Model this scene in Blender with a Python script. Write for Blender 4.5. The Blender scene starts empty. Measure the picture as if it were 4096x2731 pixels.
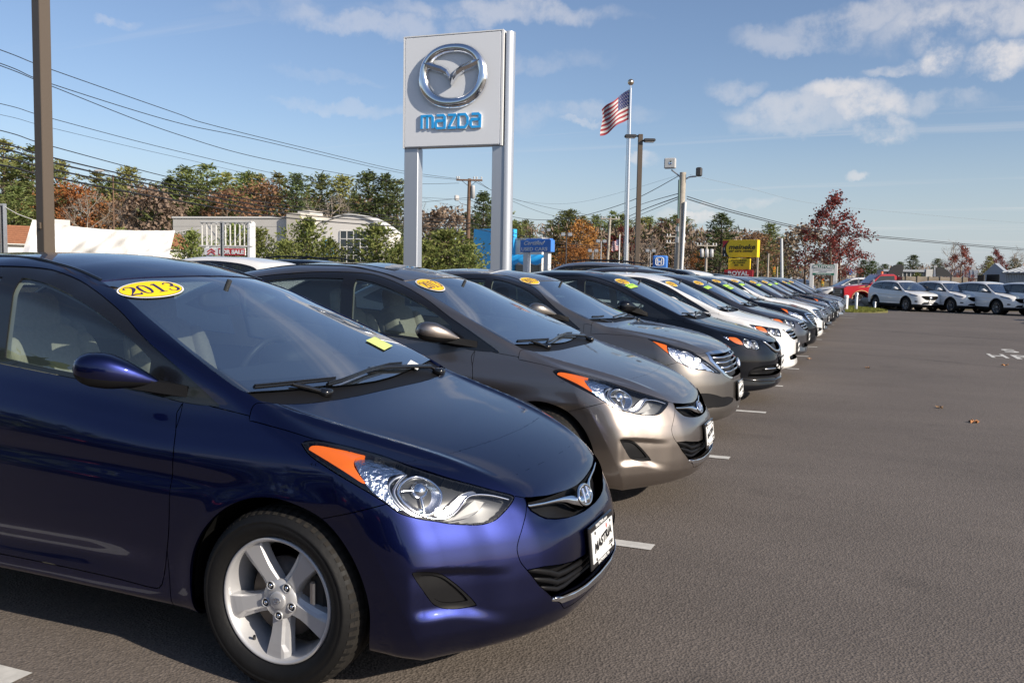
import bpy, bmesh, math, random
import numpy as np
from mathutils import Vector, Matrix, Euler
random.seed(7); np.random.seed(7)
SC = bpy.context.scene
COL = SC.collection

# ---------------------------------------------------------------- camera, sky, sun, exposure
cam = bpy.data.cameras.new('camera'); camo = bpy.data.objects.new('camera', cam); COL.objects.link(camo); SC.camera = camo
CAM_POS = Vector((1.8298, -3.2657, 1.4382)); CAM_YAW, CAM_PITCH, CAM_ROLL = .3834, -.0754, .0178
_fw = Vector((-math.sin(CAM_YAW)*math.cos(CAM_PITCH), math.cos(CAM_YAW)*math.cos(CAM_PITCH), math.sin(CAM_PITCH)))
_rt = Vector((math.cos(CAM_YAW), math.sin(CAM_YAW), 0)); _up = _rt.cross(_fw)
_r2 = math.cos(CAM_ROLL)*_rt + math.sin(CAM_ROLL)*_up; _u2 = -math.sin(CAM_ROLL)*_rt + math.cos(CAM_ROLL)*_up
camo.matrix_world = Matrix(((_r2.x, _u2.x, -_fw.x, CAM_POS.x), (_r2.y, _u2.y, -_fw.y, CAM_POS.y), (_r2.z, _u2.z, -_fw.z, CAM_POS.z), (0, 0, 0, 1)))
cam.sensor_fit = 'HORIZONTAL'; cam.sensor_width = 36; cam.lens = 3540.2/4096*36
cam.clip_start = .05; cam.clip_end = 6000

SUN_EL, SUN_AZ = math.radians(27), math.radians(-15)       # azimuth measured from +x towards +y
SUN_DIR = Vector((math.cos(SUN_EL)*math.cos(SUN_AZ), math.cos(SUN_EL)*math.sin(SUN_AZ), math.sin(SUN_EL)))
sun = bpy.data.lights.new('sun', 'SUN'); suno = bpy.data.objects.new('sun', sun); COL.objects.link(suno)
sun.energy = 4.9; sun.angle = math.radians(.53); sun.color = (1.0, .90, .76)
suno.rotation_euler = (-SUN_DIR).to_track_quat('-Z', 'Y').to_euler()

SC.view_settings.view_transform = 'Standard'; SC.view_settings.look = 'None'
SC.view_settings.exposure = .25; SC.view_settings.gamma = 1; SC.view_settings.use_curve_mapping = False
SC.cycles.use_denoising = True
SC.cycles.transparent_max_bounces = 24; SC.cycles.max_bounces = 10; SC.cycles.glossy_bounces = 6
SC.cycles.sample_clamp_indirect = 8; SC.cycles.caustics_reflective = False; SC.cycles.caustics_refractive = False

world = bpy.data.worlds.new('World'); SC.world = world; world.use_nodes = True
def build_world():
    nt = world.node_tree; nt.nodes.clear(); N = nt.nodes.new; L = nt.links.new
    out = N('ShaderNodeOutputWorld'); bg = N('ShaderNodeBackground')
    sky = N('ShaderNodeTexSky'); sky.sky_type = 'NISHITA'; sky.sun_disc = False
    sky.sun_elevation = SUN_EL; sky.sun_rotation = math.pi/2 - SUN_AZ
    sky.altitude = 20; sky.air_density = 1.0; sky.dust_density = .7; sky.ozone_density = 2.6
    bg.inputs['Strength'].default_value = .108
    tc = N('ShaderNodeTexCoord')
    def math_(op, a, b=None, c=None):
        m = N('ShaderNodeMath'); m.operation = op
        for i, v in enumerate((a, b, c)):
            if v is None: continue
            if isinstance(v, (int, float)): m.inputs[i].default_value = v
            else: L(v, m.inputs[i])
        return m.outputs[0]
    sep = N('ShaderNodeSeparateXYZ'); L(tc.outputs['Generated'], sep.inputs[0])
    z = math_('MAXIMUM', sep.outputs[2], .02)
    # cloud layers live on planes overhead: direction divided by height
    u = math_('DIVIDE', sep.outputs[0], math_('ADD', z, .06)); v = math_('DIVIDE', sep.outputs[1], math_('ADD', z, .06))
    def noise(sx, sy, scale, detail, rough, off, rot=0.):
        cb = N('ShaderNodeCombineXYZ'); L(u, cb.inputs[0]); L(v, cb.inputs[1])
        mp = N('ShaderNodeMapping'); L(cb.outputs[0], mp.inputs[0]); mp.inputs['Location'].default_value = off
        mp.inputs['Rotation'].default_value = (0, 0, rot); mp.inputs['Scale'].default_value = (sx, sy, 1)
        n = N('ShaderNodeTexNoise'); L(mp.outputs[0], n.inputs[0]); n.inputs['Scale'].default_value = scale
        n.inputs['Detail'].default_value = detail; n.inputs['Roughness'].default_value = rough
        return n.outputs[0]
    def ramp(val, a, b):
        m = N('ShaderNodeMapRange'); m.interpolation_type = 'SMOOTHSTEP'; L(val, m.inputs[0])
        m.inputs[1].default_value = a; m.inputs[2].default_value = b; m.inputs[3].default_value = 0; m.inputs[4].default_value = 1
        return m.outputs[0]
    # thin streaked high cloud
    ci = math_('MULTIPLY', ramp(noise(.12, 1.6, 1.0, 6, .58, (3.1, 1.7, 0), .9), .55, .78), .55)
    # broken fair weather cumulus, thick only low in the sky
    cu = ramp(noise(1, 1, .55, 8, .6, (7.7, 2.2, 0)), .585, .70)
    cu = math_('MULTIPLY', cu, .75)
    # the individual clouds the photograph shows: (azimuth, elevation, half width, half height, opacity) in degrees
    mk = None
    def blob(az, el, w, h, op):
        # compare direction with the cloud's own direction
        a = math.radians(az); e = math.radians(el)
        c = (math.cos(e)*math.sin(a), math.cos(e)*math.cos(a), math.sin(e))
        r = (math.cos(a), -math.sin(a), 0); up = (-math.sin(e)*math.sin(a), -math.sin(e)*math.cos(a), math.cos(e))
        def dot(vec):
            d = N('ShaderNodeVectorMath'); d.operation = 'DOT_PRODUCT'; L(warp, d.inputs[0]); d.inputs[1].default_value = vec; return d.outputs['Value']
        f = dot(c); x = math_('DIVIDE', dot(r), math.radians(w)); y = math_('DIVIDE', dot(up), math.radians(h))
        d2 = math_('ADD', math_('MULTIPLY', x, x), math_('MULTIPLY', y, y))
        m = math_('MULTIPLY', math_('SUBTRACT', 1.0, ramp(d2, .1, 1.3)), op)
        return math_('MULTIPLY', m, math_('GREATER_THAN', f, 0))
    nz = N('ShaderNodeTexNoise'); L(tc.outputs['Generated'], nz.inputs[0]); nz.inputs['Scale'].default_value = 9; nz.inputs['Detail'].default_value = 7; nz.inputs['Roughness'].default_value = .62
    sub = N('ShaderNodeVectorMath'); sub.operation = 'SUBTRACT'; L(nz.outputs['Color'], sub.inputs[0]); sub.inputs[1].default_value = (.5, .5, .5)
    scl = N('ShaderNodeVectorMath'); scl.operation = 'SCALE'; L(sub.outputs[0], scl.inputs[0]); scl.inputs['Scale'].default_value = .085
    add = N('ShaderNodeVectorMath'); add.operation = 'ADD'; L(tc.outputs['Generated'], add.inputs[0]); L(scl.outputs[0], add.inputs[1]); warp = add.outputs[0]
    for b in CLOUDS:
        k = blob(*b); mk = k if mk is None else math_('MAXIMUM', mk, k)
    # wisps modulate the placed clouds so their edges break up
    n2 = N('ShaderNodeTexNoise'); L(tc.outputs['Generated'], n2.inputs[0]); n2.inputs['Scale'].default_value = 22; n2.inputs['Detail'].default_value = 8; n2.inputs['Roughness'].default_value = .65
    mk = math_('MULTIPLY', mk, ramp(n2.outputs[0], .28, .62))
    # away from the photographed part of the sky the cumulus field goes on
    dv = N('ShaderNodeVectorMath'); dv.operation = 'DOT_PRODUCT'; L(tc.outputs['Generated'], dv.inputs[0]); dv.inputs[1].default_value = tuple(Vector((_fw.x, _fw.y, 0)).normalized())
    cu = math_('MULTIPLY', cu, math_('SUBTRACT', 1.0, ramp(dv.outputs['Value'], .45, .8)))
    low = math_('SUBTRACT', 1.0, ramp(sep.outputs[2], 0.0, .035))
    cloud = math_('MAXIMUM', math_('MAXIMUM', ci, cu), mk)
    cloud = math_('MULTIPLY', cloud, math_('SUBTRACT', 1.0, math_('MULTIPLY', low, .8)))
    mix = N('ShaderNodeMix'); mix.data_type = 'RGBA'; L(cloud, mix.inputs[0])
    hs = N('ShaderNodeHueSaturation'); hs.inputs['Saturation'].default_value = 1.0; L(sky.outputs[0], hs.inputs['Color'])
    tn = N('ShaderNodeMix'); tn.data_type = 'RGBA'; tn.blend_type = 'MULTIPLY'; tn.inputs[0].default_value = 1; L(hs.outputs[0], tn.inputs[6]); tn.inputs[7].default_value = (1.0, .955, 1.0, 1); hz = N('ShaderNodeMix'); hz.data_type = 'RGBA'; L(math_('MULTIPLY', math_('SUBTRACT', 1.0, ramp(sep.outputs[2], -.02, .17)), .72), hz.inputs[0]); L(tn.outputs[2], hz.inputs[6]); hz.inputs[7].default_value = (4.15, 4.85, 5.65, 1); L(hz.outputs[2], mix.inputs[6]); mix.inputs[7].default_value = (6.6, 6.3, 6.2, 1)
    L(mix.outputs[2], bg.inputs[0]); L(bg.outputs[0], out.inputs[0])
CLOUDS = []
# clouds seen in the photograph: azimuth from +y towards +x, elevation, half width, half height (degrees), opacity
CLOUDS += [(-4.76,10.17,3.56,1.13,.5),(-1.95,11.12,2.59,.97,.8),(-.25,10.11,2.75,1.13,.75),(.5,8.81,1.94,.81,.65),(-3.72,9.41,4.05,.89,.35),(3.09,10.07,3.72,.65,.35),(3.49,12.48,1.62,1.05,.85),(1.0,12.4,2.1,.52,.5),(6.63,12.07,1.78,.97,.85),(4.79,14.2,5.67,1.29,.6),(-.49,15.21,5.67,.97,.45),(-4.66,14.55,4.05,.81,.35),(-30.91,14.89,6.47,.73,.35),(-23.09,15.9,8.09,.73,.42),(-32.43,10.14,5.67,.4,.22),(-19.01,9.91,5.67,.65,.26),(-17.88,9.16,1.29,.26,.4),(-14.03,6.95,1.21,.39,.5),(-10.2,3.7,1.78,.58,.85),(-8.06,11.8,2.1,.73,.35),(-1.04,6.27,.81,.42,.5),(-8.7,4.55,3.24,.36,.35),(-45.65,14.47,.97,.36,.25),(-12.54,3.92,.97,.49,.3),(-35.47,15.29,4.86,.65,.15),(-33.96,11.82,4.05,.4,.12),(-21.46,13.18,4.86,.65,.2)]
build_world()
# ---------------------------------------------------------------- materials
MATS = {}
def pmat(name, color, rough=.5, metal=0., coat=0., spec=.5, emit=None, coat_rough=.03, alpha=1., noise=None, bump=None, sheen=0, cspread=None):
    if name in MATS: return MATS[name]
    m = bpy.data.materials.new(name); m.use_nodes = True; nt = m.node_tree; b = nt.nodes['Principled BSDF']
    b.inputs['Base Color'].default_value = (*color, 1); b.inputs['Roughness'].default_value = rough; b.inputs['Metallic'].default_value = metal
    b.inputs['Coat Weight'].default_value = coat; b.inputs['Coat Roughness'].default_value = coat_rough; b.inputs['Specular IOR Level'].default_value = spec
    N = nt.nodes.new; L = nt.links.new
    tc = None
    if noise:     # (scale, amount, detail)
        tc = N('ShaderNodeTexCoord'); n = N('ShaderNodeTexNoise'); L(tc.outputs['Object'], n.inputs[0]); n.inputs['Scale'].default_value = noise[0]; n.inputs['Detail'].default_value = noise[2] if len(noise) > 2 else 5
        n.inputs['Roughness'].default_value = .65
        mr = N('ShaderNodeMapRange'); L(n.outputs[0], mr.inputs[0]); mr.inputs[1].default_value = .25; mr.inputs[2].default_value = .75
        mr.inputs[3].default_value = 1-noise[1]; mr.inputs[4].default_value = 1+noise[1]
        hs = N('ShaderNodeMix'); hs.data_type = 'RGBA'; hs.blend_type = 'MULTIPLY'; hs.inputs[0].default_value = 1
        hs.inputs[6].default_value = (*color, 1); cb = N('ShaderNodeCombineColor')
        for i in range(3): L(mr.outputs[0], cb.inputs[i])
        L(cb.outputs[0], hs.inputs[7]); L(hs.outputs[2], b.inputs['Base Color'])
    if bump:      # (scale, strength, distance)
        if tc is None: tc = N('ShaderNodeTexCoord')
        n = N('ShaderNodeTexNoise'); L(tc.outputs['Object'], n.inputs[0]); n.inputs['Scale'].default_value = bump[0]; n.inputs['Detail'].default_value = 6
        bp = N('ShaderNodeBump'); L(n.outputs[0], bp.inputs['Height']); bp.inputs['Strength'].default_value = bump[1]; bp.inputs['Distance'].default_value = bump[2]
        L(bp.outputs[0], b.inputs['Normal'])
    MATS[name] = m; return m

def glass_mat(name, tint, base=.05, power=4.5, top=.9, rough=.0, haze=None):
    """clear sheet glass: tinted see-through with a mirror share that grows towards grazing angles"""
    if name in MATS: return MATS[name]
    m = bpy.data.materials.new(name); m.use_nodes = True; nt = m.node_tree; nt.nodes.clear(); N = nt.nodes.new; L = nt.links.new
    out = N('ShaderNodeOutputMaterial'); tr = N('ShaderNodeBsdfTransparent'); tr.inputs[0].default_value = (*tint, 1)
    gl = N('ShaderNodeBsdfGlossy'); gl.inputs['Roughness'].default_value = rough; gl.inputs['Color'].default_value = (1, 1, 1, 1)
    lw = N('ShaderNodeLayerWeight'); lw.inputs[0].default_value = .5
    p = N('ShaderNodeMath'); p.operation = 'POWER'; L(lw.outputs['Facing'], p.inputs[0]); p.inputs[1].default_value = power
    ma = N('ShaderNodeMath'); ma.operation = 'MULTIPLY_ADD'; L(p.outputs[0], ma.inputs[0]); ma.inputs[1].default_value = top; ma.inputs[2].default_value = base
    mx = N('ShaderNodeMixShader'); L(ma.outputs[0], mx.inputs[0]); L(tr.outputs[0], mx.inputs[1]); L(gl.outputs[0], mx.inputs[2])
    last = mx.outputs[0]
    if haze:      # dust film on the pane
        df = N('ShaderNodeBsdfDiffuse'); df.inputs[0].default_value = (*haze[0], 1)
        m2 = N('ShaderNodeMixShader'); m2.inputs[0].default_value = haze[1]; L(last, m2.inputs[1]); L(df.outputs[0], m2.inputs[2]); last = m2.outputs[0]
    L(last, out.inputs[0]); MATS[name] = m; return m

def paint_mat(name, color, metal=.0, rough=.35, coat=1., flake=0., spec=.5):
    if name in MATS: return MATS[name]
    m = pmat(name, color, rough=rough, metal=metal, coat=coat, coat_rough=.02, spec=spec)
    nt = m.node_tree; b = nt.nodes['Principled BSDF']; N = nt.nodes.new; L = nt.links.new
    tc = N('ShaderNodeTexCoord')
    if flake:
        v = N('ShaderNodeTexVoronoi'); L(tc.outputs['Object'], v.inputs['Vector']); v.inputs['Scale'].default_value = 420
        bp = N('ShaderNodeBump'); L(v.outputs['Color'], bp.inputs['Height']); bp.inputs['Strength'].default_value = flake; bp.inputs['Distance'].default_value = .002
        L(bp.outputs[0], b.inputs['Normal'])
    # orange peel in the clear coat, and road dust that dulls it a little
    n = N('ShaderNodeTexNoise'); L(tc.outputs['Object'], n.inputs[0]); n.inputs['Scale'].default_value = 2.6; n.inputs['Detail'].default_value = 2
    bc = N('ShaderNodeBump'); L(n.outputs[0], bc.inputs['Height']); bc.inputs['Strength'].default_value = .06; bc.inputs['Distance'].default_value = .02
    L(bc.outputs[0], b.inputs['Coat Normal'])
    n3 = N('ShaderNodeTexNoise'); L(tc.outputs['Object'], n3.inputs[0]); n3.inputs['Scale'].default_value = 5; n3.inputs['Detail'].default_value = 7
    mr = N('ShaderNodeMapRange'); L(n3.outputs[0], mr.inputs[0]); mr.inputs[1].default_value = .35; mr.inputs[2].default_value = .75; mr.inputs[3].default_value = .015; mr.inputs[4].default_value = .07
    L(mr.outputs[0], b.inputs['Coat Roughness'])
    return m

# ---------------------------------------------------------------- object helpers
def tag(o, label=None, cat=None, group=None, kind=None):
    if label: o['label'] = label
    if cat: o['category'] = cat
    if group: o['group'] = group
    if kind: o['kind'] = kind
    return o
def link(name, me, parent=None, loc=None):
    o = bpy.data.objects.new(name, me); COL.objects.link(o)
    if parent is not None: o.parent = parent
    if loc is not None: o.location = loc
    return o
def empty(name, loc=(0, 0, 0), rz=0., label=None, cat=None, group=None):
    o = bpy.data.objects.new(name, None); COL.objects.link(o); o.location = loc; o.rotation_euler = (0, 0, rz); o.empty_display_size = .2
    return tag(o, label, cat, group)

class MB:
    """collects simple solids into one mesh"""
    def __init__(s): s.v = []; s.f = []; s.m = []; s.sm = []
    def add(s, V, F, mat=0, smooth=False):
        k = len(s.v); s.v += [tuple(map(float, q)) for q in V]; s.f += [tuple(int(i)+k for i in q) for q in F]; s.m += [mat]*len(F); s.sm += [smooth]*len(F); return s
    def box(s, c, d, rz=0., mat=0, M=None):
        x, y, z = d[0]/2, d[1]/2, d[2]/2
        V = [(-x,-y,-z),(x,-y,-z),(x,y,-z),(-x,y,-z),(-x,-y,z),(x,-y,z),(x,y,z),(-x,y,z)]
        if M is not None: V = [M @ Vector(q) for q in V]
        elif rz: ca, sa = math.cos(rz), math.sin(rz); V = [(a*ca-b*sa, a*sa+b*ca, e) for a, b, e in V]
        V = [(a+c[0], b+c[1], e+c[2]) for a, b, e in V]
        return s.add(V, [(3,2,1,0),(4,5,6,7),(0,1,5,4),(1,2,6,5),(2,3,7,6),(3,0,4,7)], mat)
    def bbox(s, c, d, bev, rz=0., mat=0):
        """box with chamfered vertical and horizontal edges"""
        x, y, z = d[0]/2, d[1]/2, d[2]/2; b = min(bev, x*.9, y*.9, z*.9)
        V = []; 
        for (lx, ly, lz) in ((x-b, y-b, -z), (x, y, -z+b), (x, y, z-b), (x-b, y-b, z)):
            bb = min(b, lx*.9, ly*.9) 
            V += [(-lx+bb,-ly,lz),(lx-bb,-ly,lz),(lx,-ly+bb,lz),(lx,ly-bb,lz),(lx-bb,ly,lz),(-lx+bb,ly,lz),(-lx,ly-bb,lz),(-lx,-ly+bb,lz)]
        ca, sa = math.cos(rz), math.sin(rz)
        V = [(a*ca-q*sa+c[0], a*sa+q*ca+c[1], e+c[2]) for a, q, e in V]
        F = [tuple(range(7,-1,-1)), tuple(range(24,32))]
        for r in range(3):
            for i in range(8): j = (i+1) % 8; F.append((r*8+i, r*8+j, r*8+8+j, r*8+8+i))
        return s.add(V, F, mat)
    def tube(s, pts, r, n=8, mat=0, cap=True, smooth=True, squash=None):
        """round bar along a polyline; r may be a list"""
        P = [Vector(p) for p in pts]; R = r if isinstance(r, (list, tuple)) else [r]*len(P); V = []; up = None
        for i, p in enumerate(P):
            t = (P[min(i+1, len(P)-1)] - P[max(i-1, 0)]).normalized()
            if up is None: up = Vector((0, 0, 1)) if abs(t.z) < .9 else Vector((1, 0, 0))
            a = t.cross(up); a = a.normalized() if a.length > 1e-6 else t.orthogonal().normalized(); b = a.cross(t).normalized(); up = b
            for k in range(n):
                w = 2*math.pi*k/n; V.append(p + (a*math.cos(w)*(squash or 1) + b*math.sin(w))*R[i])
        F = []
        for i in range(len(P)-1):
            for k in range(n): j = (k+1) % n; F.append((i*n+k, i*n+j, i*n+n+j, i*n+n+k))
        s.add(V, F, mat, smooth)
        if cap: s.add(V[:n], [tuple(range(n-1, -1, -1))], mat); s.add(V[-n:], [tuple(range(n))], mat)
        return s
    def lathe(s, prof, n=32, axis='z', c=(0, 0, 0), mat=0, smooth=True, close=False):
        """prof: (radius, height) pairs turned about an axis"""
        V = []; m = len(prof)
        for k in range(n):
            w = 2*math.pi*k/n; ca, sa = math.cos(w), math.sin(w)
            for r, h in prof:
                q = (r*ca, r*sa, h) if axis == 'z' else ((r*ca, h, r*sa) if axis == 'y' else (h, r*ca, r*sa))
                V.append((q[0]+c[0], q[1]+c[1], q[2]+c[2]))
        F = []
        for k in range(n):
            j = (k+1) % n
            for i in range(m if close else m-1):
                i2 = (i+1) % m
                q = (k*m+i, j*m+i, j*m+i2, k*m+i2)
                F.append(q if axis != 'y' else q[::-1])
        return s.add(V, F, mat, smooth)
    def prism(s, poly, a, b, plane='xz', mat=0):
        """polygon pushed between two depths; plane names the polygon's axes"""
        def put(p, d): return (p[0], d, p[1]) if plane == 'xz' else ((d, p[0], p[1]) if plane == 'yz' else (p[0], p[1], d))
        n = len(poly); V = [put(p, a) for p in poly] + [put(p, b) for p in poly]
        ar = sum(poly[i][0]*poly[(i+1) % n][1] - poly[(i+1) % n][0]*poly[i][1] for i in range(n))
        fl = (ar > 0) == (plane != 'xz')
        F = [tuple(range(n)), tuple(range(2*n-1, n-1, -1))] + [(i, i+n, (i+1) % n + n, (i+1) % n) for i in range(n)]
        if (b > a) == fl: F = [q[::-1] for q in F]
        return s.add(V, F, mat)
    def sell(s, c, d, e1=.5, e2=.5, nu=20, nv=12, mat=0, M=None):
        """rounded block (superellipsoid)"""
        sg = lambda v, e: math.copysign(abs(v)**e, v); V = []
        for j in range(nv+1):
            ph = -math.pi/2 + math.pi*j/nv
            for i in range(nu):
                th = 2*math.pi*i/nu
                q = Vector((d[0]*sg(math.cos(ph), e1)*sg(math.cos(th), e2), d[1]*sg(math.cos(ph), e1)*sg(math.sin(th), e2), d[2]*sg(math.sin(ph), e1)))
                if M is not None: q = M @ q
                V.append(q + Vector(c))
        F = [(j*nu+i, j*nu+(i+1) % nu, (j+1)*nu+(i+1) % nu, (j+1)*nu+i) for j in range(nv) for i in range(nu)]
        return s.add(V, F, mat, True)
    def mesh(s, name, mats, weld=False):
        me = bpy.data.meshes.new(name); me.from_pydata(s.v, [], s.f); 
        me.polygons.foreach_set('use_smooth', s.sm); me.polygons.foreach_set('material_index', s.m)
        for m in mats: me.materials.append(m)
        me.update(); return me
    def build(s, name, mats, parent=None, loc=None):
        return link(name, s.mesh(name, mats if isinstance(mats, (list, tuple)) else [mats]), parent, loc)

_text_cache = {}
def text_mesh(txt, size, depth=.002, bold=0., shear=0., font=None, width=None, align='CENTER', spacing=1., res=3):
    """flat lettering in the xy plane, centred, as a mesh"""
    key = (txt, size, depth, bold, shear, width, align, spacing)
    if key in _text_cache: return _text_cache[key]
    cu = bpy.data.curves.new('lettering', 'FONT'); cu.body = txt; cu.size = size; cu.extrude = depth; cu.offset = bold; cu.shear = shear
    cu.align_x = align; cu.align_y = 'CENTER'; cu.space_character = spacing; cu.resolution_u = res; cu.fill_mode = 'BOTH'
    o = bpy.data.objects.new('lettering', cu); COL.objects.link(o)
    dg = bpy.context.evaluated_depsgraph_get(); me = bpy.data.meshes.new_from_object(o.evaluated_get(dg))
    bpy.data.objects.remove(o); bpy.data.curves.remove(cu)
    n = len(me.vertices); co = np.empty(n*3, np.float32); me.vertices.foreach_get('co', co); co = co.reshape(-1, 3)
    if n:
        lo, hi = co.min(0), co.max(0)
        if align == 'CENTER': co[:, 0] -= (lo[0]+hi[0])/2
        co[:, 1] -= (lo[1]+hi[1])/2
        if width: co[:, 0] *= width/(hi[0]-lo[0])
        me.vertices.foreach_set('co', co.ravel())
    me.update(); _text_cache[key] = me; return me
def text(txt, size, mat, M, parent=None, name='lettering', **k):
    me = text_mesh(txt, size, **k).copy(); me.name = name; me.materials.clear(); me.materials.append(mat)
    o = link(name, me, parent); o.matrix_local = M; return o
def face_matrix(origin, xdir, ydir):
    x = Vector(xdir).normalized(); y = Vector(ydir); y = (y - x*y.dot(x)).normalized(); z = x.cross(y)
    return Matrix(((x.x, y.x, z.x, origin[0]), (x.y, y.y, z.y, origin[1]), (x.z, y.z, z.z, origin[2]), (0, 0, 0, 1)))
def copy_tree(o, parent=None):
    c = o.copy(); COL.objects.link(c)
    if parent is not None: c.parent = parent; c.matrix_parent_inverse = o.matrix_parent_inverse.copy()
    for ch in list(o.children): copy_tree(ch, c)
    return c
# ---------------------------------------------------------------- car body surface
def pchip(pts, n=600):
    """monotone cubic through the points, returned as a fast lookup"""
    p = sorted(pts); x = np.array([a for a, b in p], float); y = np.array([b for a, b in p], float)
    h = np.diff(x); d = np.diff(y) / h; m = np.zeros(len(x))
    for i in range(1, len(x) - 1):
        if d[i-1] * d[i] > 0:
            w1 = 2*h[i] + h[i-1]; w2 = h[i] + 2*h[i-1]
            m[i] = (w1 + w2) / (w1/d[i-1] + w2/d[i])
    m[0] = d[0]; m[-1] = d[-1]
    xs = np.linspace(x[0], x[-1], n)
    k = np.clip(np.searchsorted(x, xs, 'right') - 1, 0, len(h) - 1)
    t = (xs - x[k]) / h[k]
    ys = (1+2*t)*(1-t)**2*y[k] + t*(1-t)**2*h[k]*m[k] + t*t*(3-2*t)*y[k+1] + t*t*(t-1)*h[k]*m[k+1]
    lo, hi = m[0], m[-1]
    def f(v):
        v = np.asarray(v, float)
        r = np.interp(v, xs, ys)
        r = np.where(v < xs[0], ys[0] + lo*(v - xs[0]), r)
        return np.where(v > xs[-1], ys[-1] + hi*(v - xs[-1]), r)
    return f

def smax(a, b, k):
    h = np.maximum(k - np.abs(a - b), 0) / k
    return np.maximum(a, b) + h*h*k*0.25

def smoothstep(a, b, v):
    t = np.clip((v - a) / (b - a), 0, 1)
    return t*t*(3 - 2*t)

class Body:
    """implicit half car body; x forward with the front axle at 0, z up"""
    def __init__(s, d):
        s.d = d
        for k in ('hood', 'roof', 'rcrown', 'side', 'belt', 'plan', 'nose', 'nosew', 'crease', 'bottom', 'rplan', 'rnose', 'taper'):
            setattr(s, k, pchip(d[k]))
        s.nose2 = pchip(d.get('nose2', d['nose']))
        s.wb = d['wb']; s.R = d['wheel_r']
    def f(s, x, y, z):
        d = s.d; y = np.abs(y)
        # side
        bz = s.belt(x)
        zz = z - bz*smoothstep(.45, .95, z)
        S = s.side(zz) + s.taper(x)
        # body side creases
        zs = d['swage'][0] + d['swage'][1]*x
        S = S - d['swage'][2]*np.exp(-((z - zs + .06)/.045)**2)*smoothstep(.1, -.5, x)*smoothstep(-3.5, -3.0, x)
        zl = d['ledge'][0] + d['ledge'][1]*x
        S = S - d['ledge'][2]*np.exp(-((z - zl - .07)/.05)**2)*smoothstep(-.42, -.9, x)*smoothstep(-2.4, -2.1, x)
        for wx in (0., -s.wb):
            r = np.sqrt((x - wx)**2 + (z - s.R)**2)
            S = S + d['flare']*np.exp(-((r - d['arch_r'])/.045)**2)*smoothstep(.1, .25, z)
        fs = y - S
        # top: bonnet and roof
        yc = s.crease(x)
        q = y/yc
        hood = s.hood(x) - d['hood_crown']*np.minimum(q, 1)**2 - d['flank']*np.maximum(y - yc, 0) \
            + d['ridge']*np.exp(-((y - yc)/.026)**2)*smoothstep(d.get('ridge_x', .78), .3, x)
        roof = s.roof(x) - s.rcrown(x)*y*y
        top = smax(hood, roof, .03)
        ft = z - top
        # front and rear
        cw = smoothstep(.26, .46, y)
        ff = x - (s.plan(y) + (s.nose(z)*(1-cw) + s.nose2(z)*cw)*s.nosew(y))
        fr = (s.rplan(y) + s.rnose(z)) - x
        fb = s.bottom(x) - z
        F = smax(fs, ft, d['k_top'] + .10*smoothstep(1.15, 1.45, z))
        F = smax(F, ff, d['k_front'])
        F = smax(F, fr, .06)
        F = smax(F, fb, .03)
        for g in d.get('extra', ()):
            F = F + g(x, y, z)
        return F
    def grad(s, p, e=2e-3):
        g = np.empty_like(p)
        for i in range(3):
            a = p.copy(); b = p.copy(); a[:, i] += e; b[:, i] -= e
            g[:, i] = (s.f(a[:,0], a[:,1], a[:,2]) - s.f(b[:,0], b[:,1], b[:,2]))/(2*e)
        return g
    def project(s, p, it=3):
        p = p.copy()
        for _ in range(it):
            g = s.grad(p); F = s.f(p[:,0], p[:,1], p[:,2])
            st = np.clip(F/np.maximum((g*g).sum(1), .2), -.03, .03)
            p -= g*st[:, None]
        return p
    def normal(s, p):
        g = s.grad(p); return g/np.maximum(np.linalg.norm(g, axis=1), 1e-9)[:, None]

def fog_scoop(x, y, z):
    # hollow ramp that runs from the fog panel towards the grille
    u = (x - y)*.7071
    t = smoothstep(-.26, -.14, u)*(1 - smoothstep(.0, .19, u))
    zc = .40 - .02*u; hw = .085*(1 - .55*smoothstep(-.2, .2, u))
    return .018*t*np.exp(-((z - zc)/hw)**4)
_fsu = None
def bumper_sculpt(x, y, z):
    # recess between the fog panel and the grille, under a sharp brow and over a ledge
    u = (x - y)*.70711
    zu = .478 - .03*smoothstep(-.20, .16, u); zl = .338 - .05*smoothstep(-.10, .16, u)
    box = smoothstep(zu + .012, zu - .022, z)*smoothstep(zl - .034, zl + .016, z)
    r = .021*smoothstep(-.23, -.17, u)*(1 - smoothstep(-.02, .17, u))*box
    # corner crease: the flank by the wheel falls away behind it
    uc = -.375 + .44*np.clip(.66 - z, 0, .52)
    t = uc - u
    c = .42*(np.sqrt(np.maximum(t, 0)**2 + 2e-6) - .0014)*smoothstep(.68, .60, z)*smoothstep(.02, .22, x)*(x > -.1)
    return r + .024*(1 - np.exp(-np.maximum(c, 0)/.024))
def brow(x, y, z):
    return 0*x

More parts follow.
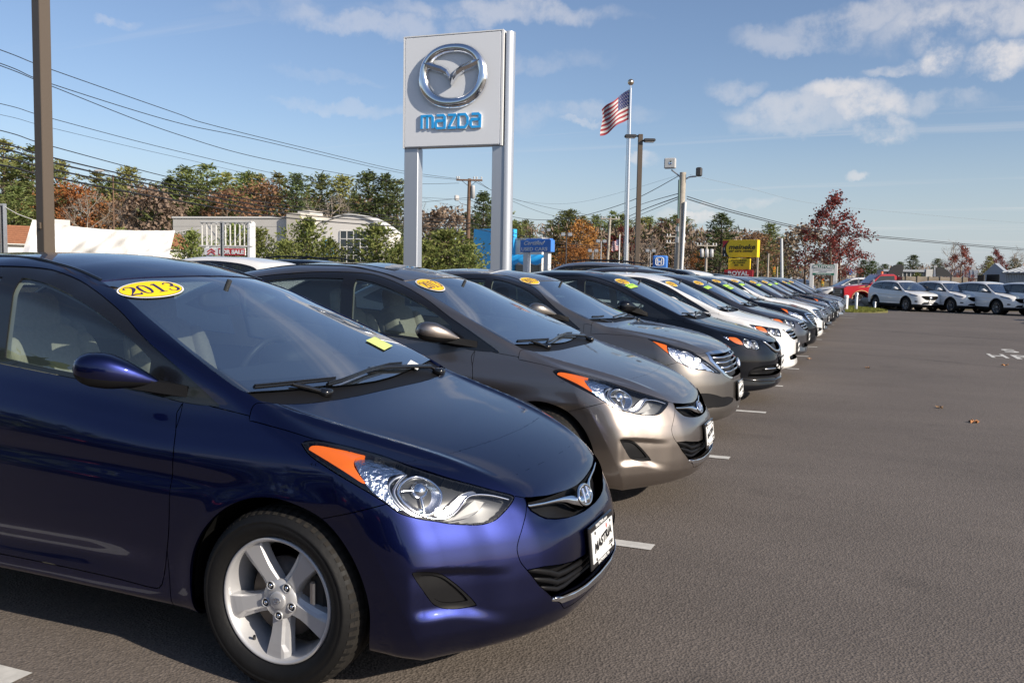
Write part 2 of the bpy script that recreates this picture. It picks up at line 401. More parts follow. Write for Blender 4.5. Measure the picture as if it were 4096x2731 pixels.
COMPACT = dict(
    wb=2.70, wheel_r=.316, arch_r=.36,
    hood=[(.86,.56),(.815,.623),(.785,.652),(.745,.685),(.65,.742),(.5,.803),(.3,.862),(.1,.913),(-.03,.945),(-.15,.962),(-.4,.965),(-1,.97),(-2.6,.98),(-2.9,1.04),(-3.2,1.12),(-3.5,1.12),(-3.7,1.06)],
    roof=[(.3,.75),(-.0,.922),(-.12,.983),(-.35,1.104),(-.55,1.205),(-.8,1.325),(-.97,1.403),(-1.1,1.441),(-1.3,1.478),(-1.6,1.506),(-1.9,1.508),(-2.3,1.47),(-2.7,1.38),(-3.0,1.27),(-3.3,1.14),(-3.5,1.04),(-3.7,.9)],
    rcrown=[(.2,.04),(-.2,.048),(-.6,.12),(-1.1,.21),(-1.3,.16),(-1.6,.11),(-2.5,.12),(-3.2,.2),(-3.7,.2)],
    side=[(.05,.66),(.14,.775),(.2,.81),(.26,.830),(.34,.836),(.45,.846),(.55,.850),(.65,.848),(.72,.842),(.80,.825),(.86,.798),(.92,.770),(.955,.760),(1.03,.744),(1.10,.727),(1.2,.702),(1.3,.676),(1.36,.655),(1.42,.62),(1.5,.55)],
    belt=[(.3,0),(-.2,0),(-.47,0.0),(-1.0,.055),(-1.4,.09),(-2.2,.12),(-3,.15),(-3.6,.15)],
    plan=[(0,.890),(.15,.886),(.25,.878),(.327,.863),(.43,.826),(.50,.782),(.58,.722),(.64,.664),(.72,.595),(.79,.53),(.82,.48),(.85,.38),(.88,.2)],
    nose=[(.1,-.12),(.16,-.07),(.21,-.016),(.265,.004),(.33,.004),(.40,-.002),(.44,-.004),(.5,-.014),(.55,-.042),(.59,-.078),(.66,-.088),(.70,-.108),(.76,-.17),(.84,-.25),(1.0,-.5)],
    nose2=[(.1,-.12),(.16,-.07),(.21,-.03),(.265,-.006),(.33,.0),(.40,0),(.46,-.006),(.53,-.024),(.60,-.054),(.68,-.094),(.76,-.165),(.84,-.25),(1.0,-.5)],
    nosew=[(0,1),(.6,1),(.9,1)],
    crease=[(.85,.34),(.75,.42),(.5,.52),(.2,.62),(-.15,.69),(-.5,.72)],
    bottom=[(.9,.19),(.7,.165),(.4,.15),(.2,.15),(-.3,.20),(-.5,.215),(-1.3,.235),(-2.3,.24),(-3,.22),(-3.7,.3)],
    rplan=[(0,-3.66),(.4,-3.63),(.6,-3.56),(.75,-3.44),(.85,-3.2),(.9,-2.9)],
    rnose=[(.1,.12),(.25,.03),(.45,0),(.7,.02),(.95,.05),(1.1,.08),(1.4,.3)],
    taper=[(.5,0),(0,0),(-1,.01),(-2,.012),(-2.8,0),(-3.2,-.03),(-3.7,-.10)],
    swage=(.745,-.045,.010), ledge=(.30,0.0,.016), flare=.008,
    hood_crown=.018, flank=.17, ridge=.012, k_top=.06, k_front=.05, extra=(bumper_sculpt,),
)
# ---------------------------------------------------------------- surface extraction and cutting
def surface_nets(fn, lo, hi, h):
    n = [int(round((hi[i]-lo[i])/h[i])) + 1 for i in range(3)]
    ax = [lo[i] + np.arange(n[i])*h[i] for i in range(3)]
    F = np.empty(n, np.float32)
    Y, Z = np.meshgrid(ax[1], ax[2], indexing='ij')
    st = max(1, 200000//(n[1]*n[2]))
    for i in range(0, n[0], st):
        xs = ax[0][i:i+st]
        X = np.broadcast_to(xs[:, None, None], (len(xs),) + Y.shape)
        YY = np.broadcast_to(Y[None], X.shape); ZZ = np.broadcast_to(Z[None], X.shape)
        F[i:i+st] = fn(X.ravel(), YY.ravel(), ZZ.ravel()).reshape(X.shape)
    ins = F < 0
    c = np.zeros([k-1 for k in n], np.int8)
    for a in (0, 1):
        for b in (0, 1):
            for d in (0, 1):
                c += ins[a:n[0]-1+a, b:n[1]-1+b, d:n[2]-1+d]
    act = (c > 0) & (c < 8)
    idx = -np.ones(act.shape, np.int64); ids = np.argwhere(act); idx[act] = np.arange(len(ids))
    P = np.zeros((len(ids), 3)); W = np.zeros(len(ids))
    for (a, b) in (((0,0,0),(1,0,0)),((0,1,0),(1,1,0)),((0,0,1),(1,0,1)),((0,1,1),(1,1,1)),
                   ((0,0,0),(0,1,0)),((1,0,0),(1,1,0)),((0,0,1),(0,1,1)),((1,0,1),(1,1,1)),
                   ((0,0,0),(0,0,1)),((1,0,0),(1,0,1)),((0,1,0),(0,1,1)),((1,1,0),(1,1,1))):
        fa = F[ids[:,0]+a[0], ids[:,1]+a[1], ids[:,2]+a[2]].astype(float); fb = F[ids[:,0]+b[0], ids[:,1]+b[1], ids[:,2]+b[2]].astype(float)
        m = (fa < 0) != (fb < 0)
        t = np.where(m, fa/np.where(m, fa-fb, 1), 0)
        q = np.array(a)[None] + t[:, None]*(np.array(b)-np.array(a))[None]
        P[m] += q[m]; W[m] += 1
    P = (ids + P/W[:, None])*np.array(h) + np.array(lo)
    T = []
    for axis in range(3):
        o1, o2 = [(1, 2), (2, 0), (0, 1)][axis]
        sl = lambda d: tuple(slice(d if k == axis else 1, (n[k]-1+d) if k == axis else n[k]-1) for k in range(3))
        A = ins[sl(0)]; Bv = ins[sl(1)]
        e = np.argwhere(A != Bv)
        s = A[tuple(e.T)]
        g = e.copy(); g[:, o1] += 1; g[:, o2] += 1
        def cell(d1, d2):
            q = g.copy(); q[:, o1] -= d1; q[:, o2] -= d2
            return idx[tuple(q.T)]
        q = np.stack([cell(1,1), cell(0,1), cell(0,0), cell(1,0)], 1)
        q[~s] = q[~s][:, ::-1]
        T.append(q)
    Q = np.concatenate(T)
    d1 = np.linalg.norm(P[Q[:,0]]-P[Q[:,2]], axis=1); d2 = np.linalg.norm(P[Q[:,1]]-P[Q[:,3]], axis=1)
    f = d1 <= d2
    T = np.concatenate([Q[f][:, [0,1,2]], Q[f][:, [0,2,3]], Q[~f][:, [0,1,3]], Q[~f][:, [1,2,3]]])
    return P, T

def cut_mesh(P, T, fn, proj=None, near=None):
    """split the triangles along the zero line of fn(P)"""
    f = fn(P)
    f = np.where(np.abs(f) < 1e-7, 1e-7, f)
    s = f > 0
    k = s[T].sum(1)
    mix = (k == 1) | (k == 2)
    if not mix.any(): return P, T
    M = T[mix]; keep = T[~mix]
    sm = s[M]; lone = np.where((sm.sum(1) == 1)[:, None], sm, ~sm)
    j = lone.argmax(1); r = np.arange(len(M))
    a = M[r, j]; b = M[r, (j+1) % 3]; c = M[r, (j+2) % 3]
    E = np.concatenate([np.stack([a, b], 1), np.stack([a, c], 1)])
    Es = np.sort(E, 1)
    U, inv = np.unique(Es, axis=0, return_inverse=True); inv = inv.ravel()
    p0, p1 = P[U[:,0]].copy(), P[U[:,1]].copy(); f0, f1 = f[U[:,0]].copy(), f[U[:,1]].copy()
    for _ in range(4):
        t = np.clip(f0/(f0-f1), .02, .98)[:, None]
        q = p0 + (p1-p0)*t
        fq = fn(q)
        left = (fq > 0) == (f0 > 0)
        p0[left] = q[left]; f0[left] = fq[left]; p1[~left] = q[~left]; f1[~left] = fq[~left]
        z = np.abs(f0-f1) < 1e-9; f1[z] = f0[z] - np.sign(f0[z]+1e-12)*1e-9
    if proj is not None: q = proj(q)
    n0 = len(P); ab = n0 + inv[:len(M)]; ac = n0 + inv[len(M):]
    P = np.concatenate([P, q])
    T = np.concatenate([keep, np.stack([a, ab, ac], 1), np.stack([ab, b, c], 1), np.stack([ab, c, ac], 1)])
    return P, T

def poly_sdf(poly):
    """signed distance (negative inside) to a closed 2-D polygon"""
    A = np.array(poly, float); Bq = np.roll(A, -1, 0); D = Bq - A; L = np.maximum((D*D).sum(1), 1e-12)
    lo = A.min(0) - .06; hi = A.max(0) + .06
    def f(u, v):
        out = np.full(len(u), .05)
        m = (u > lo[0]) & (u < hi[0]) & (v > lo[1]) & (v < hi[1])
        if m.any():
            x = u[m][:, None]; y = v[m][:, None]
            t = np.clip(((x-A[:,0])*D[:,0] + (y-A[:,1])*D[:,1])/L, 0, 1)
            d = np.sqrt(((x-A[:,0]-t*D[:,0])**2 + (y-A[:,1]-t*D[:,1])**2).min(1))
            ya, yb = A[:,1], Bq[:,1]
            c = ((ya > y) != (yb > y)) & (x < D[:,0]*(y-ya)/np.where(yb == ya, 1e-12, yb-ya) + A[:,0])
            out[m] = np.where(c.sum(1) % 2 == 1, -d, d)
        return out
    return f

def smooth(pts, sharp=(), n=6, closed=True):
    """Catmull-Rom through the points; indices in sharp stay corners"""
    P = np.array(pts, float); N = len(P); out = []
    for i in range(N if closed else N-1):
        p1, p2 = P[i], P[(i+1) % N]
        p0 = P[i-1] if (closed or i > 0) else p1
        p3 = P[(i+2) % N] if (closed or i < N-2) else p2
        if i in sharp: p0 = p1
        if (i+1) % N in sharp: p3 = p2
        for t in np.arange(n)/n:
            out.append(.5*((2*p1) + (p2-p0)*t + (2*p0-5*p1+4*p2-p3)*t*t + (-p0+3*p1-3*p2+p3)*t**3))
    if not closed: out.append(P[-1])
    return [tuple(q) for q in out]

def corner(P): return (P[:,0] - P[:,1])*.70711, P[:,2]
def side_v(P): return P[:,0], P[:,2]
def plan_v(P): return P[:,0], P[:,1]
def front_v(P): return P[:,1], P[:,2]

def region(poly, view, cond=None):
    g = poly_sdf(poly)
    def f(P):
        u, v = view(P); r = g(u, v)
        if cond is not None: r = np.where(cond(P), r, .05)
        return r
    return f

def compact_mesh(P, T):
    u, inv = np.unique(T, return_inverse=True)
    return P[u], inv.reshape(T.shape), u

def boundary_edges(T):
    E = np.concatenate([T[:, [0,1]], T[:, [1,2]], T[:, [2,0]]])
    k = E[:,0]*10000000 + E[:,1]; kr = E[:,1]*10000000 + E[:,0]
    return E[~np.isin(k, kr)]

def mesh_from(name, P, T, N=None, mats=(), flange=0., skip=None):
    """triangle mesh with analytic normals and a rim folded inwards along open edges"""
    P = np.asarray(P); T = np.asarray(T)
    V = P; F = T; NN = N
    if flange and N is not None:
        E = boundary_edges(T)
        if skip is not None and len(E):
            E = E[~(skip(P[E[:,0]]) & skip(P[E[:,1]]))]
        if len(E):
            k = len(V); m = len(E)
            a, b = P[E[:,0]], P[E[:,1]]
            na, nb = N[E[:,0]], N[E[:,1]]
            ia, ib = a - na*flange, b - nb*flange
            t = b - a; fn = np.cross(t, na); fn /= np.maximum(np.linalg.norm(fn, axis=1), 1e-9)[:, None]
            V = np.concatenate([V, a, b, ib, ia])
            r = np.arange(m)
            F = np.concatenate([F, np.stack([k+r+m, k+r, k+r+3*m], 1), np.stack([k+r+m, k+r+3*m, k+r+2*m], 1)])
            NN = np.concatenate([N, fn, fn, fn, fn])
    me = bpy.data.meshes.new(name)
    me.vertices.add(len(V)); me.vertices.foreach_set('co', V.astype(np.float32).ravel())
    me.loops.add(len(F)*3); me.loops.foreach_set('vertex_index', F.astype(np.int32).ravel())
    me.polygons.add(len(F)); me.polygons.foreach_set('loop_start', np.arange(0, len(F)*3, 3, dtype=np.int32))
    me.polygons.foreach_set('use_smooth', np.ones(len(F), bool))
    me.update(calc_edges=True)
    if NN is not None:
        me.normals_split_custom_set_from_vertices(NN.astype(np.float32))
    for m in mats: me.materials.append(m)
    return me

def mirror(P, T, N):
    P2 = P.copy(); P2[:,1] *= -1; N2 = N.copy(); N2[:,1] *= -1
    return P2, T[:, ::-1], N2
def both(P, T, N):
    P2, T2, N2 = mirror(P, T, N)
    V = np.concatenate([P, P2]); F = np.concatenate([T, T2 + len(P)]); NN = np.concatenate([N, N2])
    # weld along the centre line
    c = np.where(np.abs(P[:,1]) < 1e-4)[0]
    mp = np.arange(len(V)); mp[c + len(P)] = c
    return V, mp[F], NN
# ---------------------------------------------------------------- car parts
M_BLACK = pmat('black_plastic', (.007, .007, .008), rough=.5, spec=.2)
M_TRIM = pmat('gloss_black_trim', (.008, .008, .009), rough=.18, coat=.5)
M_GAP = pmat('seal_rubber', (.004, .004, .004), rough=.8, spec=.1)
M_CHROME = pmat('chrome', (.82, .83, .85), rough=.08, metal=1)
M_SATIN = pmat('satin_silver', (.55, .56, .58), rough=.28, metal=1)
M_RIM = pmat('wheel_alloy', (.52, .52, .53), rough=.40, metal=.35, coat=.3)
M_TYRE = pmat('tyre_rubber', (.0075, .0075, .0078), rough=.62, spec=.3, noise=(9, .3), bump=(60, .25, .004))
M_TREAD = pmat('tyre_tread', (.022, .020, .018), rough=.9, spec=.2, noise=(20, .4))
M_DISC = pmat('brake_iron', (.10, .085, .075), rough=.5, metal=.7, noise=(15, .4))
M_AMBER = pmat('amber_lens', (.95, .17, .008), rough=.12, coat=1)
M_RED = pmat('red_lens', (.45, .008, .008), rough=.12, coat=1)
M_LAMP_DARK = pmat('lamp_housing', (.055, .058, .062), rough=.3)
M_REFL = pmat('lamp_reflector', (.72, .75, .80), rough=.12, metal=1, bump=(55, .9, .01))
M_BOWL = pmat('lamp_bowl', (.75, .77, .8), rough=.16, metal=1)
M_GLASS = glass_mat('car_glass', (.60, .69, .69), base=.07, power=2.6, top=.85, haze=((.5, .55, .6), .008))
M_WS = glass_mat('windscreen_glass', (.60, .69, .70), base=.20, power=1.7, top=.80, haze=((.5, .56, .62), .010))
M_GLASS_DARK = glass_mat('tinted_car_glass', (.30, .34, .35), base=.06, power=3.2, top=.85, haze=((.5, .55, .6), .02))
M_LENS = glass_mat('lamp_lens', (.93, .94, .95), base=.05, power=4.5, top=.85)
M_BEIGE = pmat('beige_cloth', (.46, .41, .33), rough=.85, spec=.2, noise=(60, .12), bump=(180, .3, .003))
M_BEIGE_TRIM = pmat('beige_trim', (.50, .46, .38), rough=.7)
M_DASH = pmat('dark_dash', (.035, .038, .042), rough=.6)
M_GREYCLOTH = pmat('grey_cloth', (.10, .10, .105), rough=.9, spec=.2)
M_LEATHER = pmat('dark_leather', (.05, .05, .05), rough=.42)
M_YELLOW = pmat('sticker_yellow', (.90, .62, .01), rough=.5)
M_ORANGE = pmat('sticker_orange_yellow', (.85, .52, .02), rough=.5)
M_WHITE = pmat('sticker_white', (.82, .82, .80), rough=.5)
M_NAVY = pmat('sticker_navy', (.03, .02, .09), rough=.5)
M_INK = pmat('ink_black', (.01, .01, .011), rough=.5)
M_LIME = pmat('sticker_lime', (.48, .78, .10), rough=.5)
M_GREEN = pmat('sticker_green_ink', (.02, .22, .03), rough=.5)
M_PLATE = pmat('plate_white', (.80, .80, .78), rough=.4)
M_REDDOT = pmat('plate_red', (.6, .02, .02), rough=.5)

class CarParts:
    """shape of one kind of car: a list of (name, mesh, material, parent index)"""
    def __init__(s): s.p = []
    def add(s, name, me, mat, parent=None, label=None, M=None):
        s.p.append((name, me, mat, parent, label, M)); return len(s.p) - 1

def wheel_parts(R=.316, rim=.2205, width=.205, hi=True, spokes=5, rot=-90, dark=False):
    """wheel turned about y, outer face towards -y, hub face at y=0"""
    out = []
    t = MB()
    # tyre: outer sidewall bulges past the rim lip
    prof = [(rim-.006, .010), (rim+.004, -.004), (rim+.012, -.012), (rim+.03, -.020), (R*.79+.018, -.024), (R-.045, -.022), (R-.040, -.0245), (R-.033, -.0245), (R-.030, -.019), (R-.017, -.012), (R-.008, .004), (R-.003, .020)]
    tread = [(R-.002, .024), (R, .045), (R, .05), (R-.008, .052), (R-.008, .06), (R, .062), (R+.001, .085), (R-.008, .087), (R-.008, .095), (R+.001, .097), (R, .125), (R-.008, .127), (R-.008, .135), (R, .137), (R-.004, .165), (R-.02, .178), (R-.06, .186), (rim, .18)]
    n = 72 if hi else 28
    t.lathe(prof if hi else prof[1:3]+[prof[5]]+prof[-2:], n, 'y', mat=0); t.lathe([prof[-1]]+(tread if hi else [tread[1], tread[-4], tread[-1]]), n, 'y', mat=1)
    if hi:      # shoulder blocks
        for k in range(60):
            w = 2*math.pi*k/60; d = Vector((math.cos(w), 0, math.sin(w))); a = Vector((-math.sin(w), 0, math.cos(w)))
            q = [d*(R-.014) + Vector((0, -.0105, 0)), d*(R-.0005) + Vector((0, .024, 0)), d*(R+.003) + Vector((0, .046, 0))]
            V = []
            for p, wd in zip(q, (.008, .0105, .0105)): V += [p - a*wd, p + a*wd]
            V += [d*(R-.02) + Vector((0, .01, 0)) - a*.01, d*(R-.02) + Vector((0, .01, 0)) + a*.01]
            t.add(V, [(0,1,3,2), (2,3,5,4), (0,2,6), (1,7,3)], 1)
    out.append(('tyre', t.mesh('tyre', [M_TYRE, M_TREAD]), None))
    r = MB(); rr = rim
    # lip and barrel
    r.lathe([(rr-.004, .012), (rr, .004), (rr-.001, -.003), (rr-.006, -.006), (rr-.012, -.003), (rr-.016, .006), (rr-.021, .03), (rr-.032, .06), (rr-.036, .12), (rr-.02, .165), (rr, .175)], n, 'y')
    # five broad spokes, each with a flat blade and a turned-down flank
    def hub_y(q): return .020 - .010*((q/.2) - .35)**2*4 if hi else .012
    for k in range(spokes):
        w0 = math.radians(rot + 360/spokes*k); V = []; rs = [.045, .07, .095, .125, .155, .18, rr-.012]
        if spokes > 5: wl = [.014, .013, .012, .012, .013, .015, .018]; wr = [.014, .013, .012, .012, .013, .015, .018]
        else: wl = [.036, .034, .033, .036, .042, .048, .055]; wr = [.036, .033, .031, .032, .034, .037, .041]
        for q, a, b in zip(rs, wl, wr):
            y0 = .020 - .012*smoothstep(.06, .2, np.array(q)) ; y0 = float(y0)
            rows = [(-a-.003, y0+.042), (-a, y0+.010), (-a+.004, y0+.002), (b*.35, y0), (b*.62, y0+.003+.006*(q < .17)), (b, y0+.016), (b+.004, y0+.044)]
            for off, y in rows: V.append((q, off, y))
        m = 7; P = []
        for q, off, y in V:
            P.append((q*math.cos(w0) - off*math.sin(w0), y, q*math.sin(w0) + off*math.cos(w0)))
        F = []
        for i in range(len(rs)-1):
            for j in range(m-1): F.append((i*m+j, i*m+j+1, (i+1)*m+j+1, (i+1)*m+j))
        r.add(P, F, 0)
    r.lathe([(.0, .012), (.036, .013), (.045, .016), (.066, .019), (.07, .03), (.07, .06)], 40 if hi else 14, 'y')
    if hi:
        for k in range(5):
            w = math.radians(rot + 72*k); c = (.056*math.cos(w), .012, .056*math.sin(w))
            r.lathe([(.0165, .0045), (.0165, -.0005), (.0135, -.001), (.0130, .004)], 16, 'y', c)
            r.lathe([(0, .0025), (.0130, .0028)], 16, 'y', c, mat=1)
            r.lathe([(0, -.003), (.004, -.0025), (.0075, .001), (.0078, .003)], 10, 'y', c, mat=2)
        r.lathe([(0, .003), (.026, .004), (.031, .0065), (.0315, .012)], 32, 'y')
        r.tube([(.014, .0035, 0), (.009, .002, .008), (0, .0015, .0095), (-.009, .002, .008), (-.014, .0035, 0), (-.009, .002, -.008), (0, .0015, -.0095), (.009, .002, -.008), (.014, .0035, 0)], .0011, 6, mat=3, cap=False)
        r.tube([(-.006, .002, -.007), (-.003, .001, .007)], .0018, 6, mat=3); r.tube([(.003, .001, -.007), (.006, .002, .007)], .0018, 6, mat=3); r.tube([(-.004, .001, -.002), (.004, .001, .002)], .0015, 6, mat=3)
        # valve
        w = math.radians(-125); r.tube([((rr-.02)*math.cos(w), .03, (rr-.02)*math.sin(w)), ((rr-.045)*math.cos(w), .012, (rr-.045)*math.sin(w))], .005, 8, mat=1)
    out.append(('rim', r.mesh('rim', [pmat('dark_wheel_alloy', (.28, .28, .29), rough=.3, metal=.8) if dark else M_RIM, M_BLACK, M_CHROME, M_CHROME]), None))
    if hi:
        b = MB(); b.lathe([(.05, .06), (.138, .06), (.138, .082), (.05, .082)], 40, 'y')
        b.lathe([(.0, .05), (.06, .05), (.075, .06)], 24, 'y')
        out.append(('brake_disc', b.mesh('brake_disc', [M_DISC]), None))
        c = MB(); w = math.radians(12)
        c.bbox((.135*math.cos(w), .075, .135*math.sin(w)), (.07, .05, .15), .012); c.bbox((.118, .045, .028), (.022, .02, .09), .006, mat=1)
        out.append(('brake_caliper', c.mesh('brake_caliper', [pmat('caliper_iron', (.03, .032, .035), rough=.45, metal=.5), M_SATIN]), None))
    return out

def ring_loft(sections, n=20):
    """loft through rings of points -> verts, quads"""
    V = [q for r in sections for q in r]; F = []
    for i in range(len(sections)-1):
        for k in range(n): j = (k+1) % n; F.append((i*n+k, i*n+j, (i+1)*n+j, (i+1)*n+k))
    F.append(tuple(range(n-1, -1, -1))); F.append(tuple(range(len(V)-n, len(V))))
    return V, F

def mirror_parts(spec):
    """door mirror on the +y side: (shell mesh)"""
    o = Vector(spec['mirror'][0]); i = Vector(spec['mirror'][1]); ax = i - o; L = ax.length
    side = Vector((-ax.y, ax.x, 0)).normalized()   # points forward-outward
    up = Vector((0, 0, 1)); hs = spec.get('mirror_h', .062); ds = spec.get('mirror_d', .06)
    secs = []; S = np.concatenate([np.linspace(0, .12, 5), np.linspace(.2, .9, 9), np.linspace(.94, 1, 3)])
    hh = pchip([(0, .10), (.03, .45), (.09, .74), (.2, .95), (.38, 1.), (.6, .80), (.8, .48), (.93, .22), (1, .06)])
    for s in S:
        c = o + ax*float(s) + up*(.012*math.sin(math.pi*s) - .006); h = hs*float(hh(s)); d = ds*(float(hh(s))**.8)
        ring = []
        for k in range(20):
            w = 2*math.pi*k/20; ca, sa = math.cos(w), math.sin(w)
            e = .75
            ring.append(tuple(c + side*(d*math.copysign(abs(ca)**e, ca)*(1.15 if ca > 0 else .55)) + up*(h*math.copysign(abs(sa)**e, sa))))
        secs.append(ring)
    V, F = ring_loft(secs)
    m = MB()
    for f in F:
        cz = sum(V[q][2] for q in f)/len(f); cx = sum((Vector(V[q]) - (o + ax*.5)).dot(side) for q in f)/len(f)
        s = (sum((Vector(V[q]) - o).dot(ax) for q in f)/len(f))/(L*L)
        axis_z = (o + ax*s).z
        low = cz < axis_z - hs*.30*(1.15 - s)
        m.m.append(1 if (low or cx < -ds*.30) else 0); m.sm.append(len(f) == 4)
    m.v = V; m.f = F
    b = Vector(spec['mirror'][2])
    # foot that ties the shell to the door
    p0 = o + ax*.62 - up*hs*.55; p1 = o + ax*.98 - up*.012
    k = len(m.v)
    q = [p0 + side*.02 - up*.008, p0 - side*.022 - up*.008, p1 - side*.025 + up*.012, p1 + side*.03 + up*.012]
    e = [b + Vector((.055, .0, -.012)), b + Vector((-.075, .0, -.012)), b + Vector((-.06, 0, .04)), b + Vector((.05, 0, .03))]
    m.add(q + e, [(0,1,5,4), (1,2,6,5), (2,3,7,6), (3,0,4,7), (3,2,1,0), (4,5,6,7)], 1)
    return m

def flip_y(me):
    c = me.copy(); n = len(c.vertices); co = np.empty(n*3, np.float32); c.vertices.foreach_get('co', co); co = co.reshape(-1, 3); co[:, 1] *= -1
    c.vertices.foreach_set('co', co.ravel()); c.flip_normals(); c.update(); return c

def serif_digit(ch):
    """old-style figures with thick and thin strokes: list of (points, widths)"""
    T, t = .17, .055
    if ch == '2': return [([(.10,.72),(.13,.86),(.28,.97),(.45,.93),(.53,.78),(.48,.60),(.34,.40),(.18,.20),(.06,.06)], [T*.8,t*1.4,t,T*.7,T,T,T*.7,t,t]), ([(.06,.07),(.30,.09),(.55,.05),(.60,.24)], [T*.7,T*.8,T*.7,t])]
    if ch == '0': return [([(.30,.97),(.14,.86),(.08,.50),(.14,.14),(.30,.03),(.46,.14),(.52,.50),(.46,.86),(.30,.97)], [t,T*.7,T,T*.7,t,T*.7,T,T*.7,t])]
    if ch == '1': return [([(.30,.98),(.30,.02)], [T,T]), ([(.12,.84),(.30,.95)], [t,t*1.3]), ([(.10,.03),(.50,.03)], [t,t])]
    if ch == '3': return [([(.08,.76),(.13,.90),(.28,.97),(.44,.90),(.49,.76),(.43,.62),(.26,.54)], [T*.8,t,t,T*.7,T,T*.7,t]), ([(.26,.54),(.46,.48),(.54,.30),(.46,.11),(.28,.03),(.12,.08),(.07,.24)], [t,T*.7,T,T*.7,t,t,T*.8])]
    return []
def digits_2d(txt, size, gap=.66, w=1.0, tilt=0.):
    """triangulated strokes: verts (n,2), faces"""
    V = []; F = []
    tot = gap*(len(txt)-1) + .6
    for i, ch in enumerate(txt):
        for pts, wd in serif_digit(ch):
            sp = smooth(pts, n=4, closed=False) if len(pts) > 2 else [tuple(np.array(pts[0])*(1-t)+np.array(pts[1])*t) for t in np.linspace(0, 1, 5)]
            ws = np.interp(np.linspace(0, len(wd)-1, len(sp)), range(len(wd)), wd); k0 = len(V)
            for j, p in enumerate(sp):
                a = np.array(sp[max(j-1, 0)]); b = np.array(sp[min(j+1, len(sp)-1)]); d = b-a; d = d/max(np.linalg.norm(d), 1e-9); nn = np.array((-d[1], d[0]))
                for s in (-.5, .5):
                    q = np.array(p) + nn*ws[j]*s
                    V.append(((q[0] + i*gap - tot/2 + tilt*q[1])*w*size, (q[1]-.5)*size))
                if j: a0 = k0 + 2*j; F.append((a0-2, a0-1, a0+1, a0))
    return V, F

def ellipse_2d(a, b, n=40, rings=3):
    V = [(0, 0)]; F = []
    for r in range(1, rings+1):
        for k in range(n): w = 2*math.pi*k/n; V.append((a*math.cos(w)*r/rings, b*math.sin(w)*r/rings))
    for k in range(n): F.append((0, 1+k, 1+(k+1) % n))
    for r in range(rings-1):
        for k in range(n): j = (k+1) % n; F.append((1+r*n+k, 1+(r+1)*n+k, 1+(r+1)*n+j, 1+r*n+j))
    return V, F
def rect_2d(a, b, n=6):
    V = [(-a+2*a*i/n, -b+2*b*j/2) for j in range(3) for i in range(n+1)]
    return V, [(j*(n+1)+i, j*(n+1)+i+1, (j+1)*(n+1)+i+1, (j+1)*(n+1)+i) for j in range(2) for i in range(n)]

def decal(B, name, V2, F, c, xd, off, mat, sy=1.):
    """wrap flat artwork onto the body surface around point c (right side when sy=-1)"""
    c = np.array(c, float); cc = c.copy(); cc[1] = abs(cc[1]); cc = B.project(cc[None], 5)[0]; n = B.normal(cc[None])[0]
    if c[1] < 0: n = n*np.array((1, -1, 1)); cc = cc*np.array((1, -1, 1))
    xd = np.array(xd, float); xd -= n*xd.dot(n); xd /= np.linalg.norm(xd); yd = np.cross(n, xd)
    P = cc + np.array([v[0] for v in V2])[:, None]*xd + np.array([v[1] for v in V2])[:, None]*yd
    s = np.where(P[:,1] < 0, -1., 1.)
    Q = P.copy(); Q[:,1] = np.abs(Q[:,1]); Q = B.project(Q, 5); nn = B.normal(Q); Q = Q + nn*off; Q[:,1] *= s
    me = bpy.data.meshes.new(name); me.from_pydata([tuple(q) for q in Q], [], F); me.materials.append(mat); me.update()
    return me

